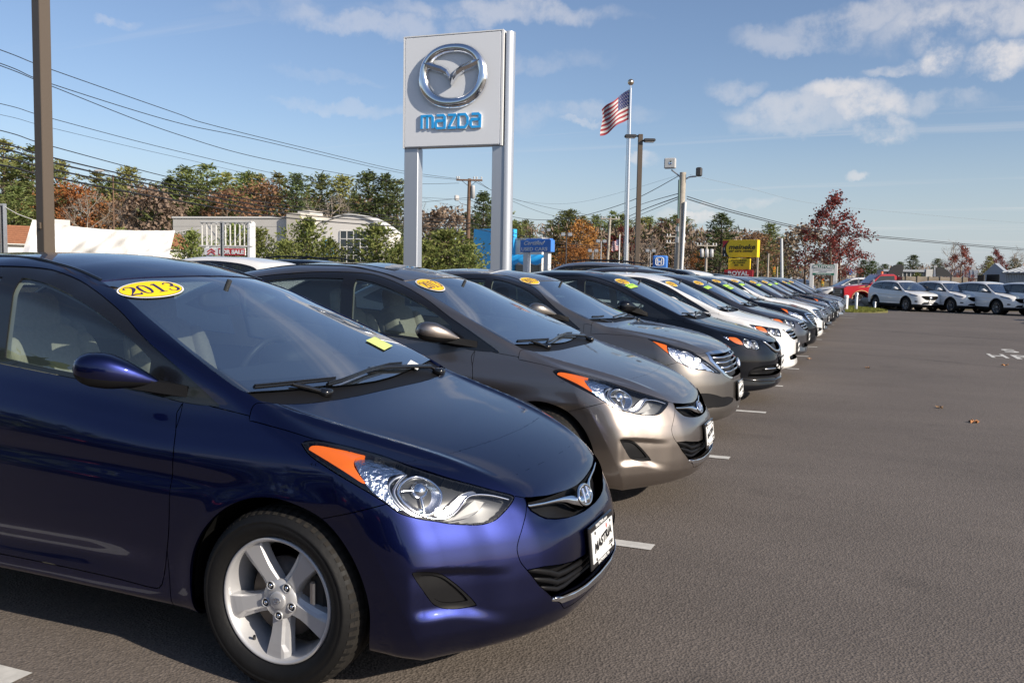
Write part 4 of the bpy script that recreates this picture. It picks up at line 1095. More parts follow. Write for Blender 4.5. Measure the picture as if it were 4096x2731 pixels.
SPEC_A = dict(
    body=COMPACT, reg=REG_A, seam=(.201, .629, .30), belt_z=1.02, half_w=.845,
    mirror=[(-.783,.952,1.085),(-.552,.775,1.030),(-.50,.752,.985)], mirror_h=.064, mirror_d=.062,
    plate=(.900, .005, .418, -6),
    bars=[('grille_wing', [(0,.562,.028,-.005),(.06,.567,.028,-.006),(.11,.583,.024,-.008),(.16,.598,.014,-.01),(.22,.607,.009,-.012),(.31,.617,.007,-.012),(.40,.628,.006,-.012),(.425,.634,.005,-.012)], M_CHROME, 'bump'),
          ('grille_slat', [(0,.367,.010,-.03),(.159,.367,.010,-.022),(.291,.375,.011,-.018),(.347,.378,.012,-.016),(.393,.399,.012,-.016),(.451,.418,.010,-.018),(.485,.427,.006,-.02)], M_BLACK, 'bump'),
          ('grille_slat', [(0,.342,.009,-.03),(.163,.343,.009,-.024),(.295,.347,.010,-.020),(.351,.351,.011,-.018),(.387,.367,.011,-.018),(.435,.382,.009,-.02),(.46,.39,.006,-.022)], M_BLACK, 'bump'),
          ('grille_slat', [(0,.318,.008,-.03),(.295,.322,.009,-.024),(.346,.325,.009,-.02),(.398,.342,.009,-.02),(.43,.352,.006,-.022)], M_BLACK, 'bump'),
          ('chrome_bar', [(0,.279,.012,.002),(.16,.281,.012,.002),(.28,.289,.012,.002),(.36,.297,.011,.001),(.395,.304,.007,.0)], M_CHROME, 'bump')],
    lamp_bits=[dict(name='lamp_bezel', mats=[M_SATIN, M_CHROME, M_BOWL, M_LAMP_DARK], shapes=[
        ('bowl', RING_A, 0, .018, 2), ('loop', RING_A, .0045, .014, 1),
        ('loop', [(-.262,.742),(-.235,.768),(-.19,.777),(-.20,.772),(-.228,.752),(-.245,.727),(-.228,.69),(-.19,.66),(-.15,.637),(-.20,.658),(-.245,.695)], .006, .02, 0),
        ('tube', [(-.23,.714),(-.216,.69),(-.187,.665),(-.141,.641),(-.083,.632),(-.044,.645),(-.014,.672),(.01,.693),(.046,.697),(.103,.688),(.165,.668)], .0042, .012, 1),
        ('fill', [(-.115,.648),(-.083,.638),(-.044,.651),(-.014,.678),(.008,.698),(.046,.703),(.03,.712),(-.01,.704),(-.045,.682),(-.075,.66)], 0, .018, 0),
        ('fill', [(-.09,.628),(-.04,.635),(0.0,.668),(.03,.686),(.075,.680),(.06,.655),(.02,.63),(-.04,.622)], 0, .03, 3),
        ('ball', (-.152,.708), .030, .052, 1), ('tube', [(-.156,.757),(-.150,.71),(-.146,.662)], .005, .03, 2), ('tube', [(-.215,.735),(-.16,.733)], .004, .028, 2)])],
    wipers=[],
)
# ---------------------------------------------------------------- mid-size saloon, rival compact, sport utility
MIDSIZE = dict({k: v for k, v in COMPACT.items() if k != 'nose2'},
    hood=[(.85,.60),(.80,.68),(.755,.745),(.71,.778),(.6,.828),(.4,.882),(.2,.925),(0,.958),(-.2,.985),(-.35,1.0),(-.6,1.01),(-1.2,1.02),(-2.6,1.03),(-2.9,1.06),(-3.2,1.12),(-3.5,1.12),(-3.7,1.06)],
    roof=[(.1,.80),(-.2,.955),(-.31,1.018),(-.6,1.165),(-.95,1.345),(-1.12,1.420),(-1.3,1.455),(-1.6,1.485),(-1.9,1.495),(-2.3,1.47),(-2.7,1.39),(-3.0,1.28),(-3.3,1.15),(-3.5,1.04),(-3.7,.9)],
    rcrown=[(0,.04),(-.4,.05),(-.7,.12),(-1.15,.20),(-1.35,.16),(-1.6,.11),(-2.5,.12),(-3.2,.2),(-3.7,.2)],
    plan=[(0,.826),(.2,.818),(.4,.778),(.52,.722),(.6,.67),(.7,.585),(.77,.50),(.82,.41),(.86,.28),(.89,.1)],
    nose=[(.1,-.10),(.16,-.05),(.22,-.01),(.28,.004),(.36,0),(.48,-.004),(.58,-.02),(.66,-.045),(.74,-.08),(.80,-.14),(.9,-.3)],
    crease=[(.85,.34),(.75,.42),(.5,.54),(.1,.64),(-.35,.70),(-.6,.72)], flank=.14, extra=())
RIVAL = dict({k: v for k, v in COMPACT.items() if k != 'nose2'},
    hood=[(.86,.60),(.82,.665),(.785,.712),(.74,.742),(.62,.79),(.5,.823),(.3,.872),(.1,.915),(-.03,.945),(-.15,.962),(-.4,.965),(-1,.97),(-2.6,.98),(-2.9,1.04),(-3.2,1.12),(-3.5,1.12),(-3.7,1.06)],
    plan=[(0,.868),(.2,.862),(.35,.842),(.46,.805),(.55,.755),(.64,.685),(.71,.60),(.77,.51),(.82,.40),(.85,.28),(.88,.1)],
    nose=[(.1,-.06),(.17,-.02),(.22,.004),(.27,-.004),(.32,-.012),(.40,0),(.48,0),(.56,-.012),(.62,-.03),(.68,-.05),(.74,-.09),(.82,-.2)],
    ridge=.004, swage=(.70,-.05,.008), extra=())
UTILITY = dict({k: v for k, v in COMPACT.items() if k != 'nose2'}, wb=2.875, wheel_r=.385, arch_r=.44,
    hood=[(.96,.80),(.92,.87),(.86,.925),(.75,.975),(.5,1.035),(.2,1.085),(0,1.11),(-.2,1.13),(-.5,1.14),(-3.5,1.15),(-4.0,1.1)],
    roof=[(.2,.90),(-.05,1.05),(-.2,1.14),(-.6,1.37),(-.95,1.56),(-1.15,1.645),(-1.4,1.690),(-1.9,1.725),(-2.6,1.715),(-3.2,1.655),(-3.55,1.58),(-3.72,1.42),(-3.88,1.15),(-4.0,.9)],
    rcrown=[(.2,.04),(-.2,.05),(-.6,.10),(-1.1,.14),(-1.4,.10),(-3.2,.08),(-4,.1)],
    side=[(.05,.78),(.16,.86),(.22,.89),(.30,.915),(.5,.940),(.7,.945),(.85,.935),(.95,.912),(1.03,.885),(1.10,.865),(1.18,.845),(1.3,.808),(1.45,.76),(1.55,.715),(1.62,.665),(1.72,.58)],
    belt=[(.3,0),(-.5,0),(-2,.03),(-4,.08)],
    plan=[(0,.935),(.2,.93),(.4,.905),(.55,.86),(.66,.79),(.76,.69),(.84,.57),(.90,.42),(.94,.25),(.97,0)],
    nose=[(.15,-.12),(.25,-.05),(.32,-.01),(.42,.004),(.55,0),(.65,-.008),(.75,-.025),(.85,-.06),(.95,-.13),(1.1,-.3)],
    crease=[(.95,.40),(.75,.50),(.4,.62),(-.1,.72),(-.5,.78)], bottom=[(1,.30),(.8,.26),(.4,.24),(-.5,.24),(-3,.24),(-4,.36)],
    rplan=[(0,-3.96),(.5,-3.93),(.7,-3.87),(.85,-3.72),(.93,-3.4),(.97,-3.0)], rnose=[(.1,.2),(.3,.06),(.55,0),(.8,.0),(1.05,.03),(1.2,.08),(1.5,.30),(1.7,.5)],
    taper=[(.5,0),(0,0),(-2.5,.0),(-3.2,-.02),(-4,-.08)], swage=(.86,-.03,.012), ledge=(.42,.0,.012), flare=.016, hood_crown=.03, flank=.18, k_top=.08, k_front=.07, ridge=.008, extra=())
REG_B = dict(REG_A)
for _k in ('amber','clear','fog','fog_in','insert','strip'): REG_B.pop(_k, None)
SHIFT = lambda pts, dx: [(x+dx, z) for x, z in pts]
def map_b(pts):
    return [(-1.12 + (x+1.1)*.78, z) if x > -1.1 else (x-.02, z) for x, z in pts]
for _k in ('wind','wind_in','cowl','dlo','glass_f','door_f'): REG_B[_k] = map_b(REG_A[_k])
LAMP_B = [(-.442,.894),(-.399,.887),(-.327,.864),(-.272,.843),(-.197,.821),(-.105,.793),(-.057,.761),(.029,.707),(.12,.648),(.188,.606),(.18,.593),(.12,.601),(.048,.620),(-.037,.634),(-.116,.641),(-.174,.658),(-.227,.688),(-.284,.72),(-.332,.77),(-.379,.819),(-.416,.867)]
REG_B.update(
    lamp=smooth(LAMP_B, sharp=(0, 9)),
    amber=smooth([(-.428,.887),(-.399,.880),(-.36,.867),(-.314,.852),(-.330,.822),(-.333,.780),(-.372,.826),(-.408,.868)], sharp=(0, 3, 5)),
    clear=smooth([(-.305,.846),(-.27,.838),(-.2,.815),(-.12,.79),(-.06,.757),(-.02,.73),(-.05,.69),(-.08,.655),(-.116,.648),(-.174,.665),(-.227,.695),(-.284,.728),(-.322,.772),(-.318,.815)]),
    hood=smooth([(-.285,-.1),(-.285,0),(-.29,.3),(-.32,.53),(-.36,.68),(-.388,.735),(-.388,.775),(-.172,.766),(.004,.757),(.132,.752),(.19,.745),(.279,.735),(.342,.718),(.415,.688),(.5,.645),(.548,.612),(.579,.576),(.60,.53),(.648,.37),(.688,.15),(.698,0),(.698,-.1)], sharp=(0, 6, 17, 21)),
    ugrille=[(-.1,.757),(.15,.757),(.30,.760),(.50,.762),(.503,.71),(.453,.655),(.396,.604),(.321,.562),(.229,.546),(-.1,.543)],
    ugrille_rim=[(-.1,.84),(.40,.84),(.535,.785),(.546,.712),(.488,.644),(.41,.572),(.328,.542),(.235,.524),(-.1,.522)],
    fog=smooth([(-.075,.433),(.02,.428),(.131,.405),(.20,.385),(.30,.378),(.385,.358),(.405,.335),(.318,.310),(.2,.300),(.094,.303),(.0,.305),(-.045,.36)], sharp=(0,)),
    lgrille=[(-.1,.375),(.10,.372),(.14,.345),(.10,.31),(-.1,.31)])
BOWL_B = [(-.235,.775),(-.195,.80),(-.14,.79),(-.10,.75),(-.11,.70),(-.16,.675),(-.21,.70),(-.24,.74)]
SPEC_B = dict(SPEC_A, body=MIDSIZE, reg=REG_B, seam=(.24, .655, .28), fender_z=.97,
    mirror=[(-.93,.955,1.135),(-.71,.785,1.085),(-.66,.752,1.03)], plate=(.842, 0, .415, -4), grille_mat=M_INK,
    bars=[('grille_slat', [(0,.720,.011,-.008),(.3,.722,.011,-.01),(.485,.732,.010,-.012)], M_CHROME, 'bump'), ('grille_slat', [(0,.680,.010,-.010),(.3,.678,.010,-.012),(.46,.685,.008,-.014)], M_CHROME, 'bump'),
          ('grille_slat', [(0,.640,.010,-.010),(.3,.634,.010,-.012),(.41,.638,.007,-.014)], M_CHROME, 'bump'), ('grille_slat', [(0,.60,.010,-.010),(.25,.594,.010,-.012),(.36,.596,.007,-.014)], M_CHROME, 'bump')],
    lamp_bits=[dict(name='lamp_bezel', mats=[M_SATIN, M_CHROME, M_BOWL, M_LAMP_DARK], shapes=[('bowl', BOWL_B, 0, .016, 2), ('loop', BOWL_B, .005, .012, 1), ('ball', (-.17,.738), .03, .045, 1),
        ('fill', [(-.09,.66),(-.02,.70),(.05,.66),(.12,.62),(.10,.612),(.0,.635)], 0, .02, 2), ('tube', [(-.07,.645),(-.03,.70),(.03,.69),(.12,.63),(.17,.605)], .004, .012, 1)])],
    wipers=[([(-.43,-.66,1.03),(-.41,-.55,1.03),(-.40,-.40,1.03)], [(-.33,-.33,1.0),(-.36,-.45,1.025),(-.39,-.5,1.035)]), ([(-.36,-.2,1.02),(-.38,.1,1.02),(-.39,.35,1.03)], [(-.30,.56,1.0),(-.34,.5,1.02),(-.37,.15,1.035)])],
    seat_x=-1.5, seat_z=.04, dash_x=-.58, dash_z=1.0, mirror_x=-1.0, mirror_z=1.29, seat_mat=M_GREYCLOTH)
REG_C = dict(REG_A)
for _k in ('amber','clear','fog','fog_in','insert','strip'): REG_C.pop(_k, None)
REG_C.update(
    lamp=smooth([(-.380,.803),(-.33,.795),(-.221,.781),(-.068,.760),(.072,.741),(.068,.629),(-.009,.635),(-.112,.661),(-.191,.69),(-.272,.715),(-.343,.758)], sharp=(0, 4, 5)),
    amber=smooth([(-.30,.772),(-.25,.778),(-.20,.770),(-.165,.735),(-.15,.695),(-.20,.70),(-.255,.725)], sharp=(4,)),
    clear=smooth([(-.365,.798),(-.32,.788),(-.295,.775),(-.30,.745),(-.335,.765)]),
    hood=smooth([(-.03,-.1),(-.03,0),(-.037,.3),(-.07,.53),(-.12,.68),(-.160,.735),(-.160,.773),(.0,.772),(.12,.765),(.25,.745),(.36,.715),(.45,.67),(.55,.605),(.63,.54),(.70,.49),(.735,.44),(.765,.33),(.79,.15),(.795,0),(.795,-.1)], sharp=(0, 6, 14, 19)),
    ugrille=[(-.1,.80),(.50,.80),(.50,.715),(.40,.615),(.30,.578),(-.1,.572)],
    lgrille=[(-.1,.452),(.5,.452),(.60,.446),(.672,.43),(.71,.39),(.716,.338),(-.1,.325)])
BOWL_C = [(-.12,.755),(-.06,.748),(-.045,.70),(-.06,.662),(-.11,.672),(-.135,.71)]
BOWL_C2 = [(-.03,.742),(.045,.732),(.05,.69),(.045,.645),(-.02,.648),(-.03,.70)]
SPEC_C = dict(SPEC_A, body=RIVAL, reg=REG_C, seam=(.201, .63, .22), plate=(.884, 0, .455, 0), fog=None,
    mirror=[(-.90,.965,1.095),(-.70,.80,1.075),(-.64,.765,.99)], mirror_h=.072, mirror_d=.07, seat_mat=M_GREYCLOTH,
    bars=[('grille_wing', [(0,.588,.020,.0),(.15,.590,.019,.0),(.30,.606,.018,0),(.385,.640,.016,0),(.455,.695,.012,-.002),(.485,.722,.008,-.004)], M_CHROME, 'bump'),
          ('intake_bar', [(0,.40,.010,-.02),(.3,.40,.010,-.02),(.52,.405,.008,-.03)], M_CHROME, 'bump'), ('intake_bar', [(0,.355,.006,-.03),(.5,.355,.006,-.03),(.68,.36,.006,-.03)], M_BLACK, 'bump'),
          ('front_lip', [(0,.268,.014,.012),(.4,.272,.014,.012),(.62,.28,.013,.010),(.75,.295,.009,.008)], M_TRIM, 'bump')],
    lamp_bits=[dict(name='lamp_bezel', mats=[M_SATIN, M_CHROME, M_BOWL, M_LAMP_DARK], shapes=[('bowl', BOWL_C, 0, .02, 2), ('loop', BOWL_C, .004, .014, 1), ('bowl', BOWL_C2, 0, .02, 2), ('loop', BOWL_C2, .004, .014, 1)])],
    wipers=[([(-.215,-.66,1.0),(-.18,-.48,1.0),(-.160,-.26,.98)], [(-.11,-.37,.968),(-.150,-.44,.994),(-.178,-.50,1.012)]), ([(-.14,-.2,.98),(-.168,.1,.99),(-.175,.315,.995)], [(-.100,.575,.962),(-.148,.40,1.0),(-.178,.06,1.017)])],
    seat_x=-1.43, seat_z=.05, dash_x=-.42, dash_z=.985)
REG_D = dict(REG_C, lgrille=[(-.1,.37),(.36,.37),(.44,.345),(.42,.295),(-.1,.295)])
REG_D['fog'] = smooth([(-.07,.37),(.06,.372),(.10,.35),(.06,.318),(-.05,.315)])
SPEC_D = dict(SPEC_C, reg=REG_D, bars=[('grille_slat', [(0,.712,.016,.002),(.25,.710,.016,.002),(.42,.705,.014,0),(.49,.70,.010,0)], M_CHROME, 'bump'), ('grille_slat', [(0,.66,.012,-.002),(.25,.658,.012,-.002),(.43,.655,.010,-.004)], M_CHROME, 'bump'),
    ('grille_slat', [(0,.612,.012,-.002),(.25,.612,.012,-.002),(.37,.617,.010,-.004)], M_CHROME, 'bump')])
REG_U = dict(
    lamp=smooth([(-.50,.985),(-.40,.972),(-.25,.952),(-.08,.915),(.03,.875),(-.02,.848),(-.15,.858),(-.30,.888),(-.44,.94)], sharp=(0, 4)),
    clear=smooth([(-.36,.95),(-.25,.938),(-.12,.905),(-.06,.885),(-.12,.872),(-.25,.895)]),
    fog=smooth([(-.10,.595),(.0,.590),(.06,.570),(.0,.535),(-.12,.54)]),
    ugrille=smooth([(-.1,.862),(.30,.867),(.47,.855),(.51,.82),(.44,.745),(.31,.665),(.2,.642),(-.1,.637)], sharp=(0, 7)),
    lgrille=[(-.1,.52),(.40,.52),(.53,.44),(.44,.40),(-.1,.40)],
    hood=smooth([(-.12,-.1),(-.12,0),(-.14,.35),(-.2,.62),(-.27,.80),(-.27,.862),(0,.862),(.2,.848),(.4,.80),(.6,.71),(.72,.61),(.80,.51),(.85,.30),(.868,0),(.868,-.1)], sharp=(0, 5, 11, 14)),
    cowl=[(-.12,-.1),(-.12,0),(-.14,.35),(-.2,.62),(-.27,.80),(-.34,.80),(-.24,.35),(-.21,0),(-.21,-.1)],
    wind=smooth([(-.205,-.1),(-.205,0),(-.23,.35),(-.33,.79),(-.37,.79),(-.7,.728),(-1.0,.66),(-1.16,.605),(-1.10,.35),(-1.07,0),(-1.07,-.1)], sharp=(0, 3, 4, 7, 10)),
    wind_in=smooth([(-.26,-.1),(-.26,0),(-.29,.35),(-.385,.755),(-.42,.752),(-.7,.700),(-1.0,.632),(-1.12,.585),(-1.06,.35),(-1.03,0),(-1.03,-.1)], sharp=(0, 3, 4, 7, 10)),
    dlo=smooth([(-.42,1.13),(-.6,1.245),(-.8,1.365),(-1.0,1.475),(-1.2,1.555),(-1.5,1.60),(-2.2,1.62),(-2.9,1.575),(-3.35,1.49),(-3.5,1.37),(-3.2,1.27),(-2.5,1.205),(-1.5,1.16),(-.8,1.135)], sharp=(0, 9)),
    glass_f=smooth([(-.78,1.17),(-.78,1.315),(-1.0,1.44),(-1.2,1.52),(-1.48,1.565),(-1.47,1.19)], sharp=(0, 1, 4, 5)),
    glass_r=smooth([(-1.56,1.195),(-1.57,1.57),(-2.2,1.585),(-2.45,1.575),(-2.42,1.235)], sharp=(0, 1, 3, 4)),
    glass_q=smooth([(-2.52,1.245),(-2.55,1.57),(-2.9,1.545),(-3.3,1.465),(-3.42,1.37),(-3.2,1.30)], sharp=(0, 1)),
    door_f=[(-.60,1.14),(-.62,.90),(-.60,.60),(-.68,.42),(-.8,.41),(-1.5,.42),(-1.52,1.3),(-.6,1.3)], door_r=[(-1.51,.42),(-2.25,.43),(-2.42,.60),(-2.48,.9),(-2.48,1.3),(-1.53,1.3)])
SPEC_U = dict(body=UTILITY, reg=REG_U, seam=(.28, .80, .25), belt_z=1.18, half_w=.93, box=((-4.10, 0, .08), (1.10, 1.04, 1.80)), clad=(.405, .055), fender_z=1.06, wheel_y=.90,
    mirror=[(-.88,1.12,1.27),(-.66,.94,1.22),(-.60,.87,1.16)], mirror_h=.09, mirror_d=.075, plate=(.955, 0, .52, 0), bars=[('bumper_insert', [(0,.40,.014,.01),(.4,.40,.014,.01),(.7,.41,.012,.006)], M_SATIN, 'bump')], lamp_bits=[], wipers=[],
    grille_mat=M_GAP, seat_x=-1.55, seat_z=.26, dash_x=-.5, dash_z=1.14, mirror_x=-1.0, mirror_z=1.50, rear_glass=M_GLASS_DARK)
# ---------------------------------------------------------------- compact saloons, nearest two cars
SPEC_A['seat_x'] = -1.43; SPEC_A['seat_z'] = .06; SPEC_A['dash_x'] = -.42; SPEC_A['dash_z'] = .985; SPEC_A['mirror_x'] = -.94; SPEC_A['mirror_z'] = 1.30
SPEC_A['wipers'] = [
    ([(-.215,-.685,1.0),(-.195,-.575,1.0),(-.180,-.48,1.0),(-.168,-.36,.99),(-.160,-.26,.98)], [(-.118,-.37,.968),(-.150,-.44,.994),(-.178,-.50,1.012)]),
    ([(-.135,-.34,.98),(-.140,-.238,.98),(-.150,-.143,.985),(-.168,.008,.995),(-.182,.207,1.0),(-.178,.315,.995)], [(-.100,.575,.962),(-.135,.55,.988),(-.148,.40,1.0),(-.165,.20,1.014),(-.178,.06,1.017)])]
WHEEL_HI = wheel_parts(hi=True); WHEEL_LO = wheel_parts(hi=False)
WK = dict(hi=WHEEL_HI, lo=WHEEL_LO)
PARTS_A = build_car(SPEC_A, .0145, fine=True)
add_cabin(PARTS_A, SPEC_A); add_wipers(PARTS_A, SPEC_A); add_plate(PARTS_A, SPEC_A, True)
# maker's oval on the nose
def badge_mesh(w=.0735, h=.038):
    m = MB()
    m.tube([(0, w*math.cos(t), h*math.sin(t)) for t in np.linspace(0, 2*math.pi, 37)], .0062, 8, cap=False)
    m.tube([(.001, -.030, -.026), (.003, -.022, 0), (.001, -.014, .027)], [.009, .008, .009], 8); m.tube([(.001, .014, -.027), (.003, .022, 0), (.001, .030, .026)], [.009, .008, .009], 8)
    m.tube([(.002, -.026, -.004), (.003, 0, .003), (.002, .026, .004)], [.005, .007, .005], 8)
    V, F = ellipse_2d(w, h, 32, 1); m.add([(-.004, a, b) for a, b in V], F, 1)
    return m.mesh('badge', [M_CHROME, M_INK])
PARTS_A.add('badge', badge_mesh(), None, PARTS_A.bump, None, Matrix.Translation((.832, -.005, .588)) @ Matrix.Rotation(math.radians(-22), 4, 'Y'))
M_WINDOW0 = pmat('roof_glass', (.015,.017,.02), rough=.06, coat=.6)
PAINT_BLUE = paint_mat('deep_blue_metallic', (.010, .0145, .075), metal=1., rough=.37, flake=.05)
PAINT_TAUPE = paint_mat('taupe_metallic', (.29, .25, .22), metal=.95, rough=.36, flake=.05)
for _s in (1, -1):
    _q = np.array([(-2.5,.53,1.40),(-2.1,.52,1.46),(-1.817,.51,1.484),(-1.517,.508,1.472),(-1.376,.505,1.455),(-1.233,.507,1.425),(-1.105,.519,1.386)]); _q = PARTS_A.B.project(_q, 5); _q[:,1] *= _s
    _m = MB(); _m.tube([tuple(v) for v in smooth(_q, n=5, closed=False)], .0075, 6); PARTS_A.add('roof_moulding', _m.mesh('roof_moulding', [M_TRIM]), None)
def variant(parts):
    v = CarParts(); v.p = list(parts.p); v.B = parts.B; v.ws = parts.ws; v.bump = parts.bump; v.df = parts.df; return v
BLUE = variant(PARTS_A)
add_year_sticker(BLUE, SPEC_A, (-.929, -.425, 1.352), (.046, .298, .03), .152, .078, M_YELLOW)
add_tag_sticker(BLUE, (-.36, .45, 1.095), (.05, -.35, -.1), .075, .05, mat=pmat('pale_lime_paper', (.60,.70,.22), rough=.6), lines=0)
_V, _F = rect_2d(.05, .028); BLUE.add('label_sticker', decal(PARTS_A.B, 'label_sticker', _V, _F, (-.17, .45, 1.0), (.1, -.25, 0), .002, M_WHITE), None, BLUE.ws)
spawn(BLUE, PAINT_BLUE, (0, 0, 0), 0, 'dark blue metallic saloon with oval yellow year sticker, nearest car in the row', 'car', 'cars parked in the long row', 'parked_car', WK, SPEC_A)
TAUPE = variant(PARTS_A)
add_year_sticker(TAUPE, SPEC_A, (-.955, -.42, 1.34), (.046, .298, .03), .105, .105, M_ORANGE)
_V, _F = rect_2d(.24, .36); _me = decal(PARTS_A.B, 'sunroof', _V, _F, (-1.50, 0, 1.5), (1, 0, 0), .004, M_WINDOW0); TAUPE.add('sunroof', _me, None)
spawn(TAUPE, PAINT_TAUPE, (-.017, 2.578, 0), .009, 'taupe metallic saloon parked beside the dark blue one, same model', 'car', 'cars parked in the long row', 'parked_car', WK, SPEC_A)
# ---------------------------------------------------------------- the rest of the row
PITCH = 2.578
PARTS_B = build_car(SPEC_B, .018); add_cabin(PARTS_B, SPEC_B); add_wipers(PARTS_B, SPEC_B); add_plate(PARTS_B, SPEC_B, True)
PARTS_B.add('badge', badge_mesh(.07, .04), None, PARTS_B.bump, None, Matrix.Translation((.815, 0, .66)) @ Matrix.Rotation(math.radians(-14), 4, 'Y'))
PARTS_C = build_car(SPEC_C, .020); add_cabin(PARTS_C, SPEC_C); add_wipers(PARTS_C, SPEC_C); add_plate(PARTS_C, SPEC_C, False)
PARTS_D = build_car(SPEC_D, .024); add_cabin(PARTS_D, SPEC_D); add_wipers(PARTS_D, SPEC_D); add_plate(PARTS_D, SPEC_D, False)
PAINT_BRONZE = paint_mat('grey_bronze_metallic', (.22,.20,.18), metal=.85, rough=.33)
PAINT_BLACK = paint_mat('black_paint', (.004,.005,.008), rough=.3, spec=0)
PAINT_WHITE = paint_mat('white_paint', (.80,.79,.77), rough=.5, spec=.1)
PAINT_GREY = paint_mat('dark_grey_metallic', (.085,.085,.095), metal=.7, rough=.32)
PAINT_SILVER = paint_mat('silver_metallic', (.42,.43,.45), metal=.85, rough=.32)
PAINT_MIDGREY = paint_mat('mid_grey_metallic', (.16,.16,.175), metal=.8, rough=.32)
PAINT_DKBLUE = paint_mat('blue_black_paint', (.006,.009,.02), rough=.3, spec=0)
ROW = [  # kind, paint, year sticker, lime sticker, offset, label
    ('B', PAINT_BRONZE, (-1.12,-.43,1.38), None, -.10, 'grey bronze saloon with a bright chrome grille surround, third in the row'),
    ('C', PAINT_BLACK, (-.996,-.408,1.378), (-.873,-.433,1.327), 0, 'glossy black saloon with chrome V grille, between the grey bronze and a white car'),
    ('D', PAINT_WHITE, (-.92,-.46,1.339), None, 0, 'white saloon with amber-edged headlamp beside the glossy black V grille car'),
    ('D', PAINT_GREY, (-.97,-.50,1.335), (-.80,-.52,1.26), -.01, 'dark grey saloon parked directly behind the nearer white saloon'),
    ('B', PAINT_BLACK, (-1.13,-.45,1.36), (-.93,-.47,1.27), .04, 'black saloon with chrome grille between the dark grey car and the second white car'),
    ('B', PAINT_WHITE, (-1.13,-.43,1.36), (-.96,-.47,1.28), .04, 'second white saloon down the row, between a black and a mid grey car'),
    ('D', PAINT_MIDGREY, (-.97,-.47,1.335), (-.82,-.50,1.26), -.01, 'mid grey saloon just beyond the second white car in the row'),
    ('D', PAINT_GREY, (-.97,-.47,1.335), (-.82,-.50,1.26), 0, 'dark grey saloon far down the row next to the mid grey one'),
    ('B', PAINT_BLACK, None, (-.96,-.46,1.28), .06, 'black saloon far down the row with only a lime sticker on its windscreen'),
    ('C', PAINT_DKBLUE, (-.90,-.40,1.33), (-.78,-.2,1.29), .02, 'blue black car near the far end of the row with its mirror sticking out'),
    ('D', PAINT_SILVER, (-.97,-.47,1.335), None, .10, 'silver car with bright sunlit nose at the far end of the row'),
    ('D', PAINT_GREY, None, None, .08, 'last dark car of the row, mostly hidden behind the silver car')]
_KIND = dict(B=(PARTS_B, SPEC_B), C=(PARTS_C, SPEC_C), D=(PARTS_D, SPEC_D))
_rr = random.Random(3)
for _i, (_k, _p, _ys, _ls, _dx, _lab) in enumerate(ROW):
    _pt, _sp = _KIND[_k]; _v = variant(_pt)
    if _ys: add_year_sticker(_v, _sp, _ys, (.046, .298, .03), .112, .095, M_ORANGE)
    if _ls:
        add_tag_sticker(_v, _ls, (.046, .298, .03), .12, .045, lines=1)
        if _i in (4,): add_tag_sticker(_v, (_ls[0]+.09, _ls[1]-.02, _ls[2]-.045), (.046, .298, .03), .12, .04, lines=1)
    spawn(_v, _p, (_dx, (_i+2)*PITCH, 0), _rr.uniform(-.008, .008), _lab, 'car', 'cars parked in the long row', 'parked_car', WK, _sp)
